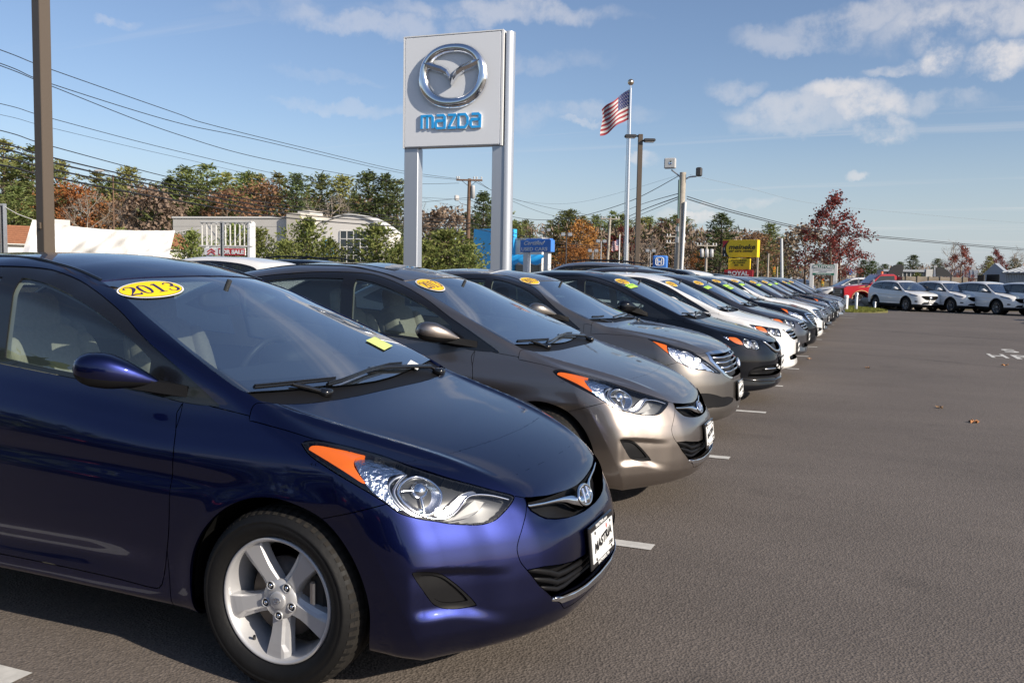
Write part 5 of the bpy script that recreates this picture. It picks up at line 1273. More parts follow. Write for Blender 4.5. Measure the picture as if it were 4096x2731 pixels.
# ---------------------------------------------------------------- ground, lot, markings
FW, RT, UP = _fw, _r2, _u2
def pt(px, py, D):
    """point seen at (px, py) of the 4096 x 2731 photograph, D metres along the view axis"""
    return CAM_POS + FW*D + RT*((px-2048)/3540.2*D) - UP*((py-1365.5)/3540.2*D)
def gz(x, y):
    return -.22*float(smoothstep(36., 50., np.array(y))) - .3*float(smoothstep(60., 120., np.array(y)))
def sheet(xs, ys, dz, name, mat):
    V = [(x, y, gz(x, y)+dz) for y in ys for x in xs]; n = len(xs)
    F = [(j*n+i, j*n+i+1, (j+1)*n+i+1, (j+1)*n+i) for j in range(len(ys)-1) for i in range(n-1)]
    m = MB(); m.add(V, F); return tag(m.build(name, mat), kind='structure')
def asphalt_mat():
    m = bpy.data.materials.new('asphalt'); m.use_nodes = True; nt = m.node_tree; b = nt.nodes['Principled BSDF']; N = nt.nodes.new; L = nt.links.new
    tc = N('ShaderNodeTexCoord')
    def noise(scale, detail, rough=.6, stretch=None):
        n = N('ShaderNodeTexNoise'); n.inputs['Scale'].default_value = scale; n.inputs['Detail'].default_value = detail; n.inputs['Roughness'].default_value = rough
        if stretch:
            mp = N('ShaderNodeMapping'); mp.inputs['Scale'].default_value = stretch; L(tc.outputs['Object'], mp.inputs[0]); L(mp.outputs[0], n.inputs[0])
        else: L(tc.outputs['Object'], n.inputs[0])
        return n.outputs[0]
    def rng(v, a, b_, c, d):
        r = N('ShaderNodeMapRange'); L(v, r.inputs[0]); r.inputs[1].default_value = a; r.inputs[2].default_value = b_; r.inputs[3].default_value = c; r.inputs[4].default_value = d; return r.outputs[0]
    def mul(a, c):
        x = N('ShaderNodeMath'); x.operation = 'MULTIPLY'; L(a, x.inputs[0]); L(c, x.inputs[1]); return x.outputs[0]
    v = N('ShaderNodeTexVoronoi'); v.inputs['Scale'].default_value = 95; L(tc.outputs['Object'], v.inputs['Vector'])
    grit = rng(v.outputs['Color'], 0, 1, .74, 1.27)
    fine = rng(noise(60, 3, .8), .3, .7, .86, 1.14)
    big = rng(noise(.32, 5, .6), .3, .7, .86, 1.12)
    streak = rng(noise(.8, 5, .65, (.25, 1.6, 1)), .35, .7, 1.05, .90)
    blot = rng(noise(1.1, 4, .55), .60, .74, 1, .80)
    t = mul(mul(mul(grit, fine), mul(big, streak)), blot)
    # a few pale stones
    v2 = N('ShaderNodeTexVoronoi'); v2.inputs['Scale'].default_value = 34; L(tc.outputs['Object'], v2.inputs['Vector'])
    spot = rng(v2.outputs['Distance'], .05, .09, 1, 0); gate = N('ShaderNodeSeparateColor'); L(v2.outputs['Color'], gate.inputs[0]); g2 = rng(gate.outputs[0], .90, .92, 0, 1)
    mx = N('ShaderNodeMix'); mx.data_type = 'RGBA'; mx.blend_type = 'MULTIPLY'; mx.inputs[0].default_value = 1; mx.inputs[6].default_value = (.145, .122, .104, 1)
    cc = N('ShaderNodeCombineColor'); [L(t, cc.inputs[i]) for i in range(3)]; L(cc.outputs[0], mx.inputs[7])
    m2 = N('ShaderNodeMix'); m2.data_type = 'RGBA'; L(mul(spot, g2), m2.inputs[0]); L(mx.outputs[2], m2.inputs[6]); m2.inputs[7].default_value = (.42, .40, .37, 1)
    L(m2.outputs[2], b.inputs['Base Color']); b.inputs['Roughness'].default_value = .82; b.inputs['Specular IOR Level'].default_value = .35
    bp = N('ShaderNodeBump'); L(v.outputs['Distance'], bp.inputs['Height']); bp.inputs['Strength'].default_value = .55; bp.inputs['Distance'].default_value = .006; L(bp.outputs[0], b.inputs['Normal'])
    return m
M_ASPHALT = asphalt_mat()
M_DIRT = pmat('dry_ground', (.16, .13, .08), rough=.95, spec=.1, noise=(.4, .4))
_far = [-3000, -600, -200, -80, -30, 0, 30, 80, 200, 600, 3000]
sheet(_far, [-3000, -400, -60, 0, 20, 36, 38, 40, 42, 44, 46, 48, 50, 60, 75, 90, 105, 120, 300, 1000, 3000], -.03, 'ground', M_DIRT)
sheet([-14, -6, 0, 6, 12, 24, 60], [-30, -8, 0, 12, 24, 36, 38, 40, 42, 44, 46, 48, 50, 56], 0, 'asphalt_lot', M_ASPHALT)
sheet([-34, -26, -20, -14.02], [-30, 0, 12, 24, 36, 38, 40, 42, 44, 46, 48, 50, 60, 75, 90, 105, 120], -.004, 'road', pmat('road_asphalt', (.10, .10, .10), rough=.9, noise=(.6, .2)))
M_LINE = pmat('road_paint', (.62, .60, .55), rough=.75, noise=(14, .22))
def line_strip(x0, x1, y, w=.10, name='parking_line', rot=0., mat=None):
    m = MB(); n = max(2, int(abs(x1-x0)/.4)); V = []; r = random.Random(int(y*100))
    for i in range(n+1):
        x = x0+(x1-x0)*i/n; j = r.uniform(-.006, .006)
        V += [(x, y-w/2+j + rot*(x-x1), gz(x, y)+.004), (x, y+w/2+j + rot*(x-x1), gz(x, y)+.004)]
    m.add(V, [(2*i, 2*i+2, 2*i+3, 2*i+1) for i in range(n)])
    return tag(m.build(name, mat or M_LINE), kind='structure')
for y, x1 in ((-1.13,-.86),(1.312,.815),(3.904,.841),(6.55,.841),(9.109,.79),(11.632,.816),(14.198,.802),(16.76,.823),(19.352,.791),(22.1,.755),(24.7,.758),(27.25,.785),(29.6,.77),(33.1,1.31),(36.0,1.33),(39.4,1.40)):
    line_strip(-4.4, x1, y, .105)
# painted letters where the aisle turns
for ch, cx, cy, w in (('H', 4.215, 16.54, .30), ('P', 4.63, 16.45, .30), ('S', 4.64, 18.18, .28), ('A', 5.05, 16.36, .30)):
    me = text_mesh(ch, 1.0, 0, bold=.02, width=w).copy(); co = np.empty(len(me.vertices)*3, np.float32); me.vertices.foreach_get('co', co); co = co.reshape(-1, 3); h = co[:, 1].max()-co[:, 1].min(); co[:, 1] *= 1.03/h; co[:, 2] = 0; me.vertices.foreach_set('co', co.ravel())
    me.materials.clear(); me.materials.append(M_LINE); o = link('painted_letter', me, None, (cx, cy, .005)); tag(o, kind='structure')
# old seams and cracks in the asphalt
def crack(pts, w):
    m = MB(); q = smooth(pts, n=8, closed=False); r = random.Random(5); V = []
    for i, p in enumerate(q):
        a = np.array(q[max(i-1, 0)]); b = np.array(q[min(i+1, len(q)-1)]); d = b-a; d /= max(np.linalg.norm(d), 1e-6); nn = np.array((-d[1], d[0])); ww = w*r.uniform(.6, 1.3); c = np.array(p) + nn*r.uniform(-.02, .02)
        V += [(*(c-nn*ww), gz(*c)+.003), (*(c+nn*ww), gz(*c)+.003)]
    m.add(V, [(2*i, 2*i+2, 2*i+3, 2*i+1) for i in range(len(q)-1)])
    tag(m.build('asphalt_seam', pmat('seam_tar', (.030, .028, .027), rough=.7)), kind='structure')
crack([(.9,25.2),(2.2,24.5),(3.6,23.4),(5.5,22.1),(8,20.4)], .022)
crack([(1.0,15.6),(2.6,14.9),(4.2,13.8),(6,12.9)], .010)
crack([(.9,31),(3,30.2),(6,28.6)], .012)
# grass verge at the far end of the row
verge = MB(); g = [(.55,42.6),(1.1,42.4),(2.0,43.4),(2.7,46.2),(2.2,49.5),(.8,53),(-1.6,52),(-1.4,44)]
verge.prism(g, -.30, -.08, 'xy'); tag(verge.build('grass_verge', pmat('verge_soil', (.13,.12,.035), rough=.95, noise=(3, .35))), kind='structure')
gr = MB(); _r = random.Random(11)
from mathutils.geometry import intersect_point_tri_2d
def inside(p, poly):
    c = False
    for i in range(len(poly)):
        a, b = poly[i], poly[i-1]
        if (a[1] > p[1]) != (b[1] > p[1]) and p[0] < (b[0]-a[0])*(p[1]-a[1])/(b[1]-a[1])+a[0]: c = not c
    return c
while len(gr.f) < 14000:
    p = (_r.uniform(-1.6, 2.8), _r.uniform(42.3, 53))
    if not inside(p, g): continue
    h = _r.uniform(.03, .10); a = _r.uniform(0, 6.28); dx, dy = .012*math.cos(a), .012*math.sin(a); lx, ly = _r.uniform(-.03, .03), _r.uniform(-.03, .03)
    gr.add([(p[0]-dx, p[1]-dy, -.08), (p[0]+dx, p[1]+dy, -.08), (p[0]+lx, p[1]+ly, -.08+h)], [(0, 1, 2)])
tag(gr.build('grass', pmat('grass_blades', (.16,.17,.035), rough=.8, spec=.2, noise=(2, .4))), kind='stuff')
# fallen leaves
for i, (px, py, c) in enumerate(((4020,1462,(.45,.20,.06)),(3895,1690,(.40,.17,.06)),(3758,1632,(.35,.22,.12)),(3237,1436,(.55,.35,.22)),(3470,1473,(.38,.22,.12)))):
    d = (pt(px, py, 1)-CAM_POS); t = -CAM_POS.z/d.z; p = CAM_POS + d*t
    m = MB(); s = .055 if i < 2 else .04; V = []
    for k in range(11):
        w = 2*math.pi*k/11; rr = s*(1 if k % 2 else .62); V.append((rr*math.cos(w)*1.3, rr*math.sin(w), .012+.02*math.sin(2.1*k)))
    m.add([(0, 0, .014)]+V, [(0, 1+k, 1+(k+1) % 11) for k in range(11)])
    o = m.build('fallen_leaf', pmat('dry_leaf_%s' % 'abcde'[i], c, rough=.8), None, (p.x, p.y, .002)); o.rotation_euler = (0, 0, i*1.3)
    tag(o, ['curled orange leaf beside the painted letters on the asphalt','orange brown leaf lying alone on open asphalt near the frame edge','small brown leaf on the asphalt aisle, left of the orange brown one','pale leaf by the white line end next to the white saloon','tiny brown leaf on the aisle ahead of the painted letters'][i], 'leaf', 'fallen leaves on the asphalt')
# ---------------------------------------------------------------- signs
M_SIGNGREY = pmat('sign_panel_grey', (.80, .82, .85), rough=.35, spec=.4)
M_COLUMN = pmat('column_silver', (.50, .53, .58), rough=.38, metal=.55)
M_SIGNBLUE = pmat('sign_blue', (.03, .40, .88), rough=.4)
M_SIGNBLUE2 = pmat('sign_deep_blue', (.06, .22, .66), rough=.45)
M_SIGNWHITE = pmat('sign_white', (.80, .80, .80), rough=.45)
M_SIGNYEL = pmat('sign_yellow', (.88, .62, .02), rough=.45)
M_SIGNRED = pmat('sign_red', (.50, .03, .04), rough=.45)
M_SIGNBLK = pmat('sign_black', (.012, .012, .014), rough=.4)
M_SIGNGRN = pmat('sign_green', (.02, .17, .10), rough=.45)
M_STEEL = pmat('galvanised_steel', (.45, .46, .47), rough=.4, metal=.7, noise=(6, .12))
M_POSTWHITE = pmat('post_white', (.75, .75, .74), rough=.5)
def frame_at(px0, px1, pyb, D0, D1, base_z=None):
    """face standing upright between two photograph columns: origin (bottom left), right vector, metres per px"""
    a = pt(px0, pyb, D0); b = pt(px1, pyb, D1); b.z = a.z
    return a, b
def upright(o, a, b):
    """matrix with x along a->b, y up, z facing the viewer"""
    x = (b-a); x.z = 0; x.normalize(); y = Vector((0, 0, 1)); z = x.cross(y)
    return Matrix(((x.x, y.x, z.x, o.x), (x.y, y.y, z.y, o.y), (x.z, y.z, z.z, o.z), (0, 0, 0, 1)))
def sign_root(name, px0, px1, py0, py1, D0, D1, label, cat, group=None):
    """root at the sign's bottom left corner; returns root, width, height (x right, y up, z out of the face)"""
    a = pt(px0, py1, D0); b = pt(px1, py1, D1); h = (pt(px0, py0, D0)-a).length; w = Vector((b.x-a.x, b.y-a.y, 0)).length
    root = empty(name, (0,0,0), 0, label, cat, group); root.matrix_world = upright(a, a, b); return root, w, h, a.z
def stroke_glyph(m, strokes, w, d0, d1, mat=0):
    """flat-ended letter strokes as little prisms"""
    for s in strokes:
        pts = s[0] if isinstance(s[0], (list,)) else s; ww = s[1] if isinstance(s[0], (list,)) else w
        P = [np.array(p, float) for p in pts]
        L = []; Rr = []
        for i, p in enumerate(P):
            d = P[min(i+1, len(P)-1)] - P[max(i-1, 0)]; d /= max(np.linalg.norm(d), 1e-9); n = np.array((-d[1], d[0]))
            k = 1.
            if 0 < i < len(P)-1:
                d1_ = (P[i]-P[i-1])/max(np.linalg.norm(P[i]-P[i-1]), 1e-9); k = 1/max(abs(float(np.dot(n, (-d1_[1], d1_[0])))), .6)
            L.append(p + n*ww/2*k); Rr.append(p - n*ww/2*k)
        for i in range(len(P)-1):
            q = [tuple(L[i]), tuple(Rr[i]), tuple(Rr[i+1]), tuple(L[i+1])]; m.prism(q, d0, d1, 'xy', mat)
# the big dealership sign on two columns
D_S = 26.
root, w, h, bz = sign_root('brand_sign', 1616, 2000, 163, 592, 26.4, 25.4, 'tall pale grey square brand sign with chrome winged oval on two columns', 'sign')
f = MB(); f.bbox((w/2, h/2, -.20), (w, h, .40), .03); f.build('sign_cabinet', M_SIGNGREY, root)
f = MB(); f.box((w+.03, h/2, -.2), (.06, h+.03, .41)); f.box((-.02, h/2, -.2), (.04, h+.03, .41)); f.box((w/2, h+.02, -.2), (w+.08, .03, .41)); f.build('cabinet_edge', M_SIGNWHITE, root)
fz = .012
# columns: a box part and a half-round outer shell
for x0, x1, nm in ((-.04, .42, 0), (w-.28, w+.12, 1)):
    c = MB(); c.bbox(((x0+x1)/2, (h-bz-2.6)/2-2.6+1.3 if False else (-bz)/2, -.26), (x1-x0, bz, .34), .02)
    if nm == 1:
        n = 14; V = []
        for yy in (-bz, h): 
            for k in range(n+1): a = -math.pi/2 + math.pi*k/n; V.append((x1-.005+.20*math.cos(a), yy, -.26+.20*math.sin(a)))
        c.add(V, [(k, k+1, n+1+k+1, n+1+k) for k in range(n)], 0, True); c.add(V[n+1:], [tuple(range(n+1))], 0)
    c.build('column', M_COLUMN, root)
# emblem: oval ring with a pair of wings meeting in a V
ex, ey = w*.512, h*.632; ew, eh = w*.305, h*.245
e = MB(); n = 72; prof = [(-.125,-.10),(-.095,.05),(-.05,.11),(.0,.13),(.05,.11),(.095,.05),(.125,-.10)]
V = []
for k in range(n):
    t = 2*math.pi*k/n; ct, st = math.cos(t), math.sin(t)
    bx = ew*math.copysign(abs(ct)**.88, ct); by = eh*math.copysign(abs(st)**.92, st); nn = Vector((ct/ew, st/eh, 0)).normalized()
    thick = 1.15 if st < 0 else .95
    for o_, d_ in prof: V.append((ex+bx+nn.x*o_*thick*1.15, ey+by+nn.y*o_*thick*1.15, fz+.075+d_*.62))
e.add(V, [(k*7+i, ((k+1) % n)*7+i, ((k+1) % n)*7+i+1, k*7+i+1) for k in range(n) for i in range(6)], 0, True)
for sx in (1, -1):
    secs = []
    path = [(.0, -.33, .06), (.05, -.02, .30), (.17, .20, .33), (.36, .36, .30), (.60, .46, .30), (.86, .60, .30), (.93, .64, .26)]
    for u, v, t in path:
        cx = ex + sx*u*ew; cy = ey + (v-.08)*eh*.86; th = t*eh*.55
        secs.append([(cx, cy+th, fz+.01), (cx, cy+th*.6, fz+.11), (cx, cy-th*.05, fz+.17), (cx, cy-th*.7, fz+.10), (cx, cy-th, fz+.01)])
    V = [q for s in secs for q in s]
    e.add(V, [(i*5+j, i*5+j+1, (i+1)*5+j+1, (i+1)*5+j) if sx > 0 else (i*5+j+1, i*5+j, (i+1)*5+j, (i+1)*5+j+1) for i in range(len(path)-1) for j in range(4)], 0, False)
e.build('emblem', pmat('emblem_chrome', (.80,.82,.85), rough=.14, metal=1), root)
# brand lettering in rounded strokes, each letter its own raised part
lx0, lx1, ly, lh = w*.195, w*.80, h*.165, h*.115; s_ = (lx1-lx0)/5.75
GL = {'m': [[(0,0),(0,1),(1.08,1),(1.2,.88),(1.2,0)], [(.6,0),(.6,1)]], 'a': [[(.08,1),(.82,1),(.95,.88),(.95,0),(.12,0),(0,.12),(0,.46),(.12,.58),(.95,.58)]],
      'z': [[(.05,1),(.92,1)], [(.86,1),(.10,0)], [(.04,0),(.92,0)]], 'd': [[(.02,-.08),(.02,1.08)], [(0,1),(.72,1),(.98,.74),(.98,.26),(.72,0),(0,0)]]}
x = lx0
for ch, adv in (('m',1.42),('a',1.16),('z',1.06),('d',1.22),('a',1.0)):
    for nm, mt, d0, d1, wd in (('letter_rim', M_SIGNWHITE, fz, fz+.03, .265), ('letter', M_SIGNBLUE, fz+.03, fz+.045, .19)):
        m = MB(); stroke_glyph(m, [([(x+px_*s_*.92, ly+py_*lh) for px_, py_ in st], wd*lh) for st in GL[ch]], 0, d0, d1); m.build(nm, mt, root)
    x += adv*s_

def text_on(root, txt, x, y, size, mat, z=.02, **k):
    me = text_mesh(txt, size, .006, **k).copy(); me.materials.clear(); me.materials.append(mat); o = link('lettering', me, root); o.matrix_local = Matrix.Translation((x, y, z)); return o
def panel(root, name, x0, x1, y0, y1, mat, z=0., t=.12, bev=.02):
    m = MB(); m.bbox(((x0+x1)/2, (y0+y1)/2, z-t/2), (x1-x0, y1-y0, t), bev); return m.build(name, mat, root)
# used-car sign of the blue dealership
root, w, h, bz = sign_root('used_car_sign', 2080, 2203, 956, 1008, 71, 69, 'blue used cars sign with white lettering on two white posts', 'sign')
panel(root, 'sign_cabinet', 0, w, 0, h*.90, M_SIGNBLUE2, 0, .5); panel(root, 'sign_crown', w*.18, w*.96, h*.9, h, M_SIGNBLUE2, -.05, .4)
text_on(root, 'Certified', w*.47, h*.68, h*.42, M_SIGNWHITE, bold=.006, shear=.45, width=w*.68); text_on(root, 'USED CARS', w*.47, h*.22, h*.36, M_SIGNWHITE, bold=.008, width=w*.84)
for fx in (.155, .82): panel(root, 'post', w*fx-.24, w*fx+.24, -bz, 0, M_POSTWHITE, -.1, .4)
# muffler shop sign
root, w, h, bz = sign_root('workshop_sign', 2889, 3028, 961, 1029, 82, 80, 'yellow workshop sign with black and red swoosh corner and black lettering', 'sign')
panel(root, 'sign_cabinet', 0, w, 0, h, M_SIGNYEL, 0, .6)
m = MB(); arc = [(w*.075+w*.155*(1-math.cos(t)), h*(.03+.94*k/12)) for k, t in enumerate(np.linspace(1.35, -1.35, 13))]; arc = [(w*(.10+.10*((2*k/12-1)**2)), h*(.02+.96*k/12)) for k in range(13)]
m.prism([(0.01, .02*h), (w*.20, .02*h)] + arc[1:-1] + [(w*.20, .98*h), (0.01, .98*h)], .004, .02, 'xy'); m.build('sign_swoosh', M_SIGNBLK, root)
m = MB(); m.prism([(0.02, h*.55), (w*.06, h*.72), (w*.17, h*.96), (.02, h*.96)], .022, .03, 'xy'); m.build('sign_corner', M_SIGNRED, root)
m = MB(); m.prism([(w*.06, h*.05), (w*.09, h*.05), (w*.075, h*.20), (w*.055, h*.20)], .022, .03, 'xy'); m.prism([(w*.045, h*.42), (w*.06, h*.42), (w*.055, h*.56), (w*.045, h*.56)], .022, .03, 'xy'); m.build('road_dash', M_SIGNWHITE, root)
text_on(root, 'meineke', w*.565, h*.60, h*.40, M_SIGNBLK, bold=.015, shear=.2, width=w*.76); text_on(root, 'car care center', w*.54, h*.36, h*.2, M_SIGNBLK, bold=.006, shear=.2, width=w*.70)
panel(root, 'post', w*.25, w*.33, -bz-.5, 0, M_SIGNBLK, -.3, .3); panel(root, 'post', w*.66, w*.74, -bz-.5, 0, M_SIGNBLK, -.3, .3)
root, w, h, bz = sign_root('reader_board', 2912, 2998, 1034, 1077, 81, 80, 'yellow reader board with oil change lettering under the workshop sign', 'sign')
panel(root, 'board', 0, w, 0, h, M_SIGNYEL, 0, .35)
for t, y, wd in (('SYNTH BLEND', .83, .72), ('OIL CHANGE', .62, .58), ('$24   95', .38, .42)): text_on(root, t, w*.5, h*y, h*.2, M_SIGNBLK, bold=.004, width=w*wd)
root, w, h, bz = sign_root('royal_sign', 2896, 3011, 1079, 1106, 81, 79.6, 'dark red ROYAL sign with white serif letters below the reader board', 'sign')
panel(root, 'board', 0, w, 0, h, M_SIGNRED, 0, .35); text_on(root, 'ROYAL', w*.5, h*.5, h*.85, M_SIGNWHITE, bold=.02, width=w*.72); panel(root, 'post', w*.3, w*.36, -bz-.5, 0, M_SIGNBLK, -.2, .2); panel(root, 'post', w*.64, w*.7, -bz-.5, 0, M_SIGNBLK, -.2, .2)
# blue box sign with a framed H
root, w, h, bz = sign_root('blue_box_sign', 2609, 2668, 1022, 1085, 100, 99.5, 'rounded blue box sign with a white framed H emblem among the bare trees', 'sign')
panel(root, 'sign_cabinet', 0, w, 0, h, M_SIGNBLUE2, 0, .6, .12)
m = MB(); c = (w*.48, h*.62); q = [(c[0]+w*.27*math.copysign(abs(math.cos(t))**.5, math.cos(t)), c[1]+h*.25*math.copysign(abs(math.sin(t))**.5, math.sin(t)), .03) for t in np.linspace(0, 2*math.pi, 41)]
m.tube(q, .055, 6, cap=False); stroke_glyph(m, [([(c[0]-w*.15, c[1]+h*.18), (c[0]-w*.11, c[1]-h*.18)], w*.08), ([(c[0]+w*.15, c[1]+h*.18), (c[0]+w*.11, c[1]-h*.18)], w*.08), ([(c[0]-w*.13, c[1]-h*.01), (c[0]+w*.13, c[1]-h*.01)], h*.08)], 0, .01, .05)
m.build('emblem', M_SIGNWHITE, root); text_on(root, 'HONDA', w*.5, h*.17, h*.18, M_SIGNWHITE, bold=.03, width=w*.74); panel(root, 'post', w*.35, w*.65, -bz-.6, 0, M_SIGNBLUE2, -.1, .4)
# outlet sign with green panels on white posts
root, w, h, bz = sign_root('outlet_sign', 3249, 3338, 1058, 1101, 75, 74.3, 'white and green outlet store sign between two white posts by the red oak', 'sign')
panel(root, 'board', 0, w, 0, h, M_SIGNWHITE, 0, .15); panel(root, 'green_band', .03, w-.03, h*.64, h*.985, M_SIGNGRN, .012, .01, .002); panel(root, 'green_band', .03, w-.03, h*.03, h*.22, M_SIGNGRN, .012, .01, .002)
text_on(root, 'MILLSTORES', w*.5, h*.80, h*.34, M_SIGNWHITE, .03, bold=.01, width=w*.92)
for y, wd in ((.50, .84), (.36, .34)): text_on(root, 'UNFINISHED FURNITURE' if wd > .5 else 'MADE FINE', w*.5, h*y, h*.1, pmat('sign_grey_ink', (.3,.32,.32), rough=.5), .02, width=w*wd)
text_on(root, 'millstores.com', w*.5, h*.125, h*.11, M_SIGNWHITE, .03, bold=.004, width=w*.7)
for fx in (-.03, 1.03): panel(root, 'post', w*fx-.16, w*fx+.16, -bz-.3, h+.08, M_POSTWHITE, 0, .3)
# pylon with a round VW mark
root, w, h, bz = sign_root('pylon_sign', 3379, 3422, 1076, 1122, 120, 119.5, 'distant pale pylon sign with a round blue emblem beside the red oak', 'sign')
panel(root, 'board', 0, w, h*.52, h, pmat('pylon_grey', (.45,.47,.52), rough=.5), 0, .3); panel(root, 'board', 0, w*.85, -.2, h*.48, pmat('pylon_cream', (.55,.55,.48), rough=.5), 0, .3); panel(root, 'post', w*.86, w*1.02, -bz-.6, h, M_POSTWHITE, -.1, .3)
m = MB(); V, F = ellipse_2d(.42, .42, 28, 1); m.add([(w*.5+a, h*.76+b, .01) for a, b in V], F); m.build('emblem_disc', M_SIGNBLUE2, root)
m = MB(); q = [(w*.5+.40*math.cos(t), h*.76+.40*math.sin(t), .02) for t in np.linspace(0, 2*math.pi, 33)]; m.tube(q, .03, 6, cap=False)
stroke_glyph(m, [([(w*.5-.15, h*.76+.34), (w*.5, h*.76+.04), (w*.5+.15, h*.76+.34)], .06), ([(w*.5-.32, h*.76+.2), (w*.5-.15, h*.76-.32), (w*.5, h*.76-.02), (w*.5+.15, h*.76-.32), (w*.5+.32, h*.76+.2)], .06)], 0, .012, .03); m.build('emblem', M_SIGNWHITE, root)
# empty billboard frame with a for-sale panel below
root, w, h, bz = sign_root('billboard_frame', 800, 1006, 889, 984, 51, 50, 'empty white billboard frame of bare studs with a FOR SALE panel below', 'sign')
panel(root, 'post', w*.90, w*1.0, -bz, h*1.03, M_POSTWHITE, 0, .5, .1); panel(root, 'post', w*.11, w*.17, -bz, h*.0, M_POSTWHITE, 0, .3)
M_STUD = pmat('weathered_white_paint', (.62,.61,.58), rough=.6, noise=(3, .2))
for y in (0., h): panel(root, 'rail', 0, w, y-.05, y+.05, M_STUD, 0, .14)
for k in range(10): panel(root, 'stud', w*(.01+.092*k), w*(.01+.092*k)+.075, 0, h, M_STUD, -.05, .09)
for a, b in (((w*.08, h*.95), (w*.40, h*.05)), ((w*.88, h*.95), (w*.55, h*.05))):
    m = MB(); m.tube([(a[0], a[1], -.2), (b[0], b[1], -.2)], .035, 6); m.build('brace', M_STUD, root)
panel(root, 'sale_panel', w*.09, w*.89, -h*.38, -h*.07, M_SIGNWHITE, .05, .08); panel(root, 'sale_band', w*.37, w*.885, -h*.375, -h*.09, M_SIGNRED, .062, .01, .002)
text_on(root, 'FOR SALE', w*.63, -h*.235, h*.22, M_SIGNWHITE, .075, bold=.015, width=w*.48)
m = MB(); stroke_glyph(m, [([(w*.16, -h*.24), (w*.235, -h*.12), (w*.31, -h*.24)], h*.05), ([(w*.16, -h*.35), (w*.235, -h*.23), (w*.31, -h*.35)], h*.05)], 0, .06, .07); m.build('chevron', M_SIGNRED, root)
# ---------------------------------------------------------------- buildings
M_CREAM = pmat('cream_wall', (.58, .54, .47), rough=.8, noise=(.5, .06))
M_TANWALL = pmat('tan_wall', (.60, .58, .54), rough=.85, noise=(.4, .06))
M_BROWNROOF = pmat('brown_shingle', (.27, .115, .06), rough=.9, noise=(5, .25))
M_BWHITE = pmat('building_white', (.68, .67, .64), rough=.75)
M_WINDOW = pmat('window_dark', (.035, .045, .055), rough=.08, coat=.6)
M_GREYROOF = pmat('grey_metal_roof', (.26, .27, .29), rough=.55, metal=.2)
M_CORR = pmat('corrugated_steel', (.50, .54, .58), rough=.45, metal=.35)
M_BLUEWALL = pmat('bright_blue_wall', (.03, .42, .85), rough=.55)
def local_px(root_inv, px, py, D): return root_inv @ pt(px, py, D)
# cream showroom: long warehouse wing, chimney block and arched front with a window grid
root, w, h, bz = sign_root('cream_showroom', 665, 1560, 873, 1045, 97, 90, 'long cream showroom with arched front and dark window grid behind the pines', 'building')
b0 = -bz
k = w/(1560-665); X = lambda px: (px-665)*k
gy = -bz
def wall_box(nm, x0, x1, y0, y1, d, mat, z=0): return panel(root, nm, x0, x1, y0, y1, mat, z, d, .03)
wall_box('warehouse_wing', 0, X(1153), gy, h, 22, M_TANWALL, -1.2)
wall_box('roof_edge', -.1, X(1153), h+.01, h+.22, 22.2, M_BWHITE, -1.1)
for i in range(1, 5): panel(root, 'wall_joint', .02, X(1150), h*.02+i*h*.2, h*.02+i*h*.2+.03, pmat('joint_grey', (.36,.35,.33), rough=.9), -1.185, .02, .002)
wall_box('tower_block', X(1150), X(1208), gy, h+.55, 8, M_CREAM, -.6); wall_box('roof_unit', X(1150), X(1200), h+.6, h+1.0, 3, M_TANWALL, -3)
wall_box('link_wall', X(1205), X(1262), gy, h-.2, 10, M_CREAM, -.8)
m = MB(); x0, x1 = X(1258), X(1556); q = [(x0, gy), (x1, gy), (x1, h*.66)] + [(x1+(x0-x1)*t, h*.66+(h*.40)*math.sin(math.pi*min(1, t*1.02))**.8 + (.25 if t > .8 else 0)) for t in np.linspace(.04, .96, 16)] + [(x0, h*.94)]
m.prism(q, 0, -3, 'xy'); m.build('arched_front', pmat('pale_sunlit_cream', (.84,.80,.74), rough=.8), root)  # cream lightened in its colour to stand for sun on the arch
m = MB(); q2 = [(x1+.15, h*.66)] + [(x1+(x0-x1)*t, h*.66+(h*.40)*math.sin(math.pi*min(1, t*1.02))**.8 + (.25 if t > .8 else 0)+.02) for t in np.linspace(.04, .96, 16)]
V = []
for p in q2: V += [(p[0], p[1], .15), (p[0], p[1]+.14, .15), (p[0], p[1]+.14, -3)]
m.add(V, [(3*i+j, 3*i+j+1, 3*i+4+j, 3*i+3+j) for i in range(len(q2)-1) for j in range(2)]); m.build('arch_coping', M_BWHITE, root)
wx0, wx1, wy0, wy1 = X(1372), X(1460), h*.02, h*.72
panel(root, 'window', wx0, wx1+X(1500)-X(1460), wy0, wy1, M_WINDOW, .05, .1)
for i in range(6): panel(root, 'mullion', wx0+i*(wx1+X(1500)-X(1460)-wx0)/5-.05, wx0+i*(wx1+X(1500)-X(1460)-wx0)/5+.05, wy0, wy1, M_BWHITE, .08, .08)
for i in range(5): panel(root, 'mullion', wx0, wx1+X(1500)-X(1460), wy0+i*(wy1-wy0)/4-.05, wy0+i*(wy1-wy0)/4+.05, M_BWHITE, .085, .08)
panel(root, 'canopy', X(1365), X(1470), -h*.10, -h*.02, M_BWHITE, .9, 1.0)
panel(root, 'wall_sign', X(1306), X(1348), h*.18, h*.52, M_SIGNBLUE, .12, .1, .05); text_on(root, 'Certified', X(1327), h*.41, h*.11, M_SIGNWHITE, .14, bold=.01, shear=.3, width=X(1344)-X(1310)); text_on(root, 'USED CARS', X(1327), h*.28, h*.09, M_SIGNWHITE, .14, bold=.01, width=X(1344)-X(1310))
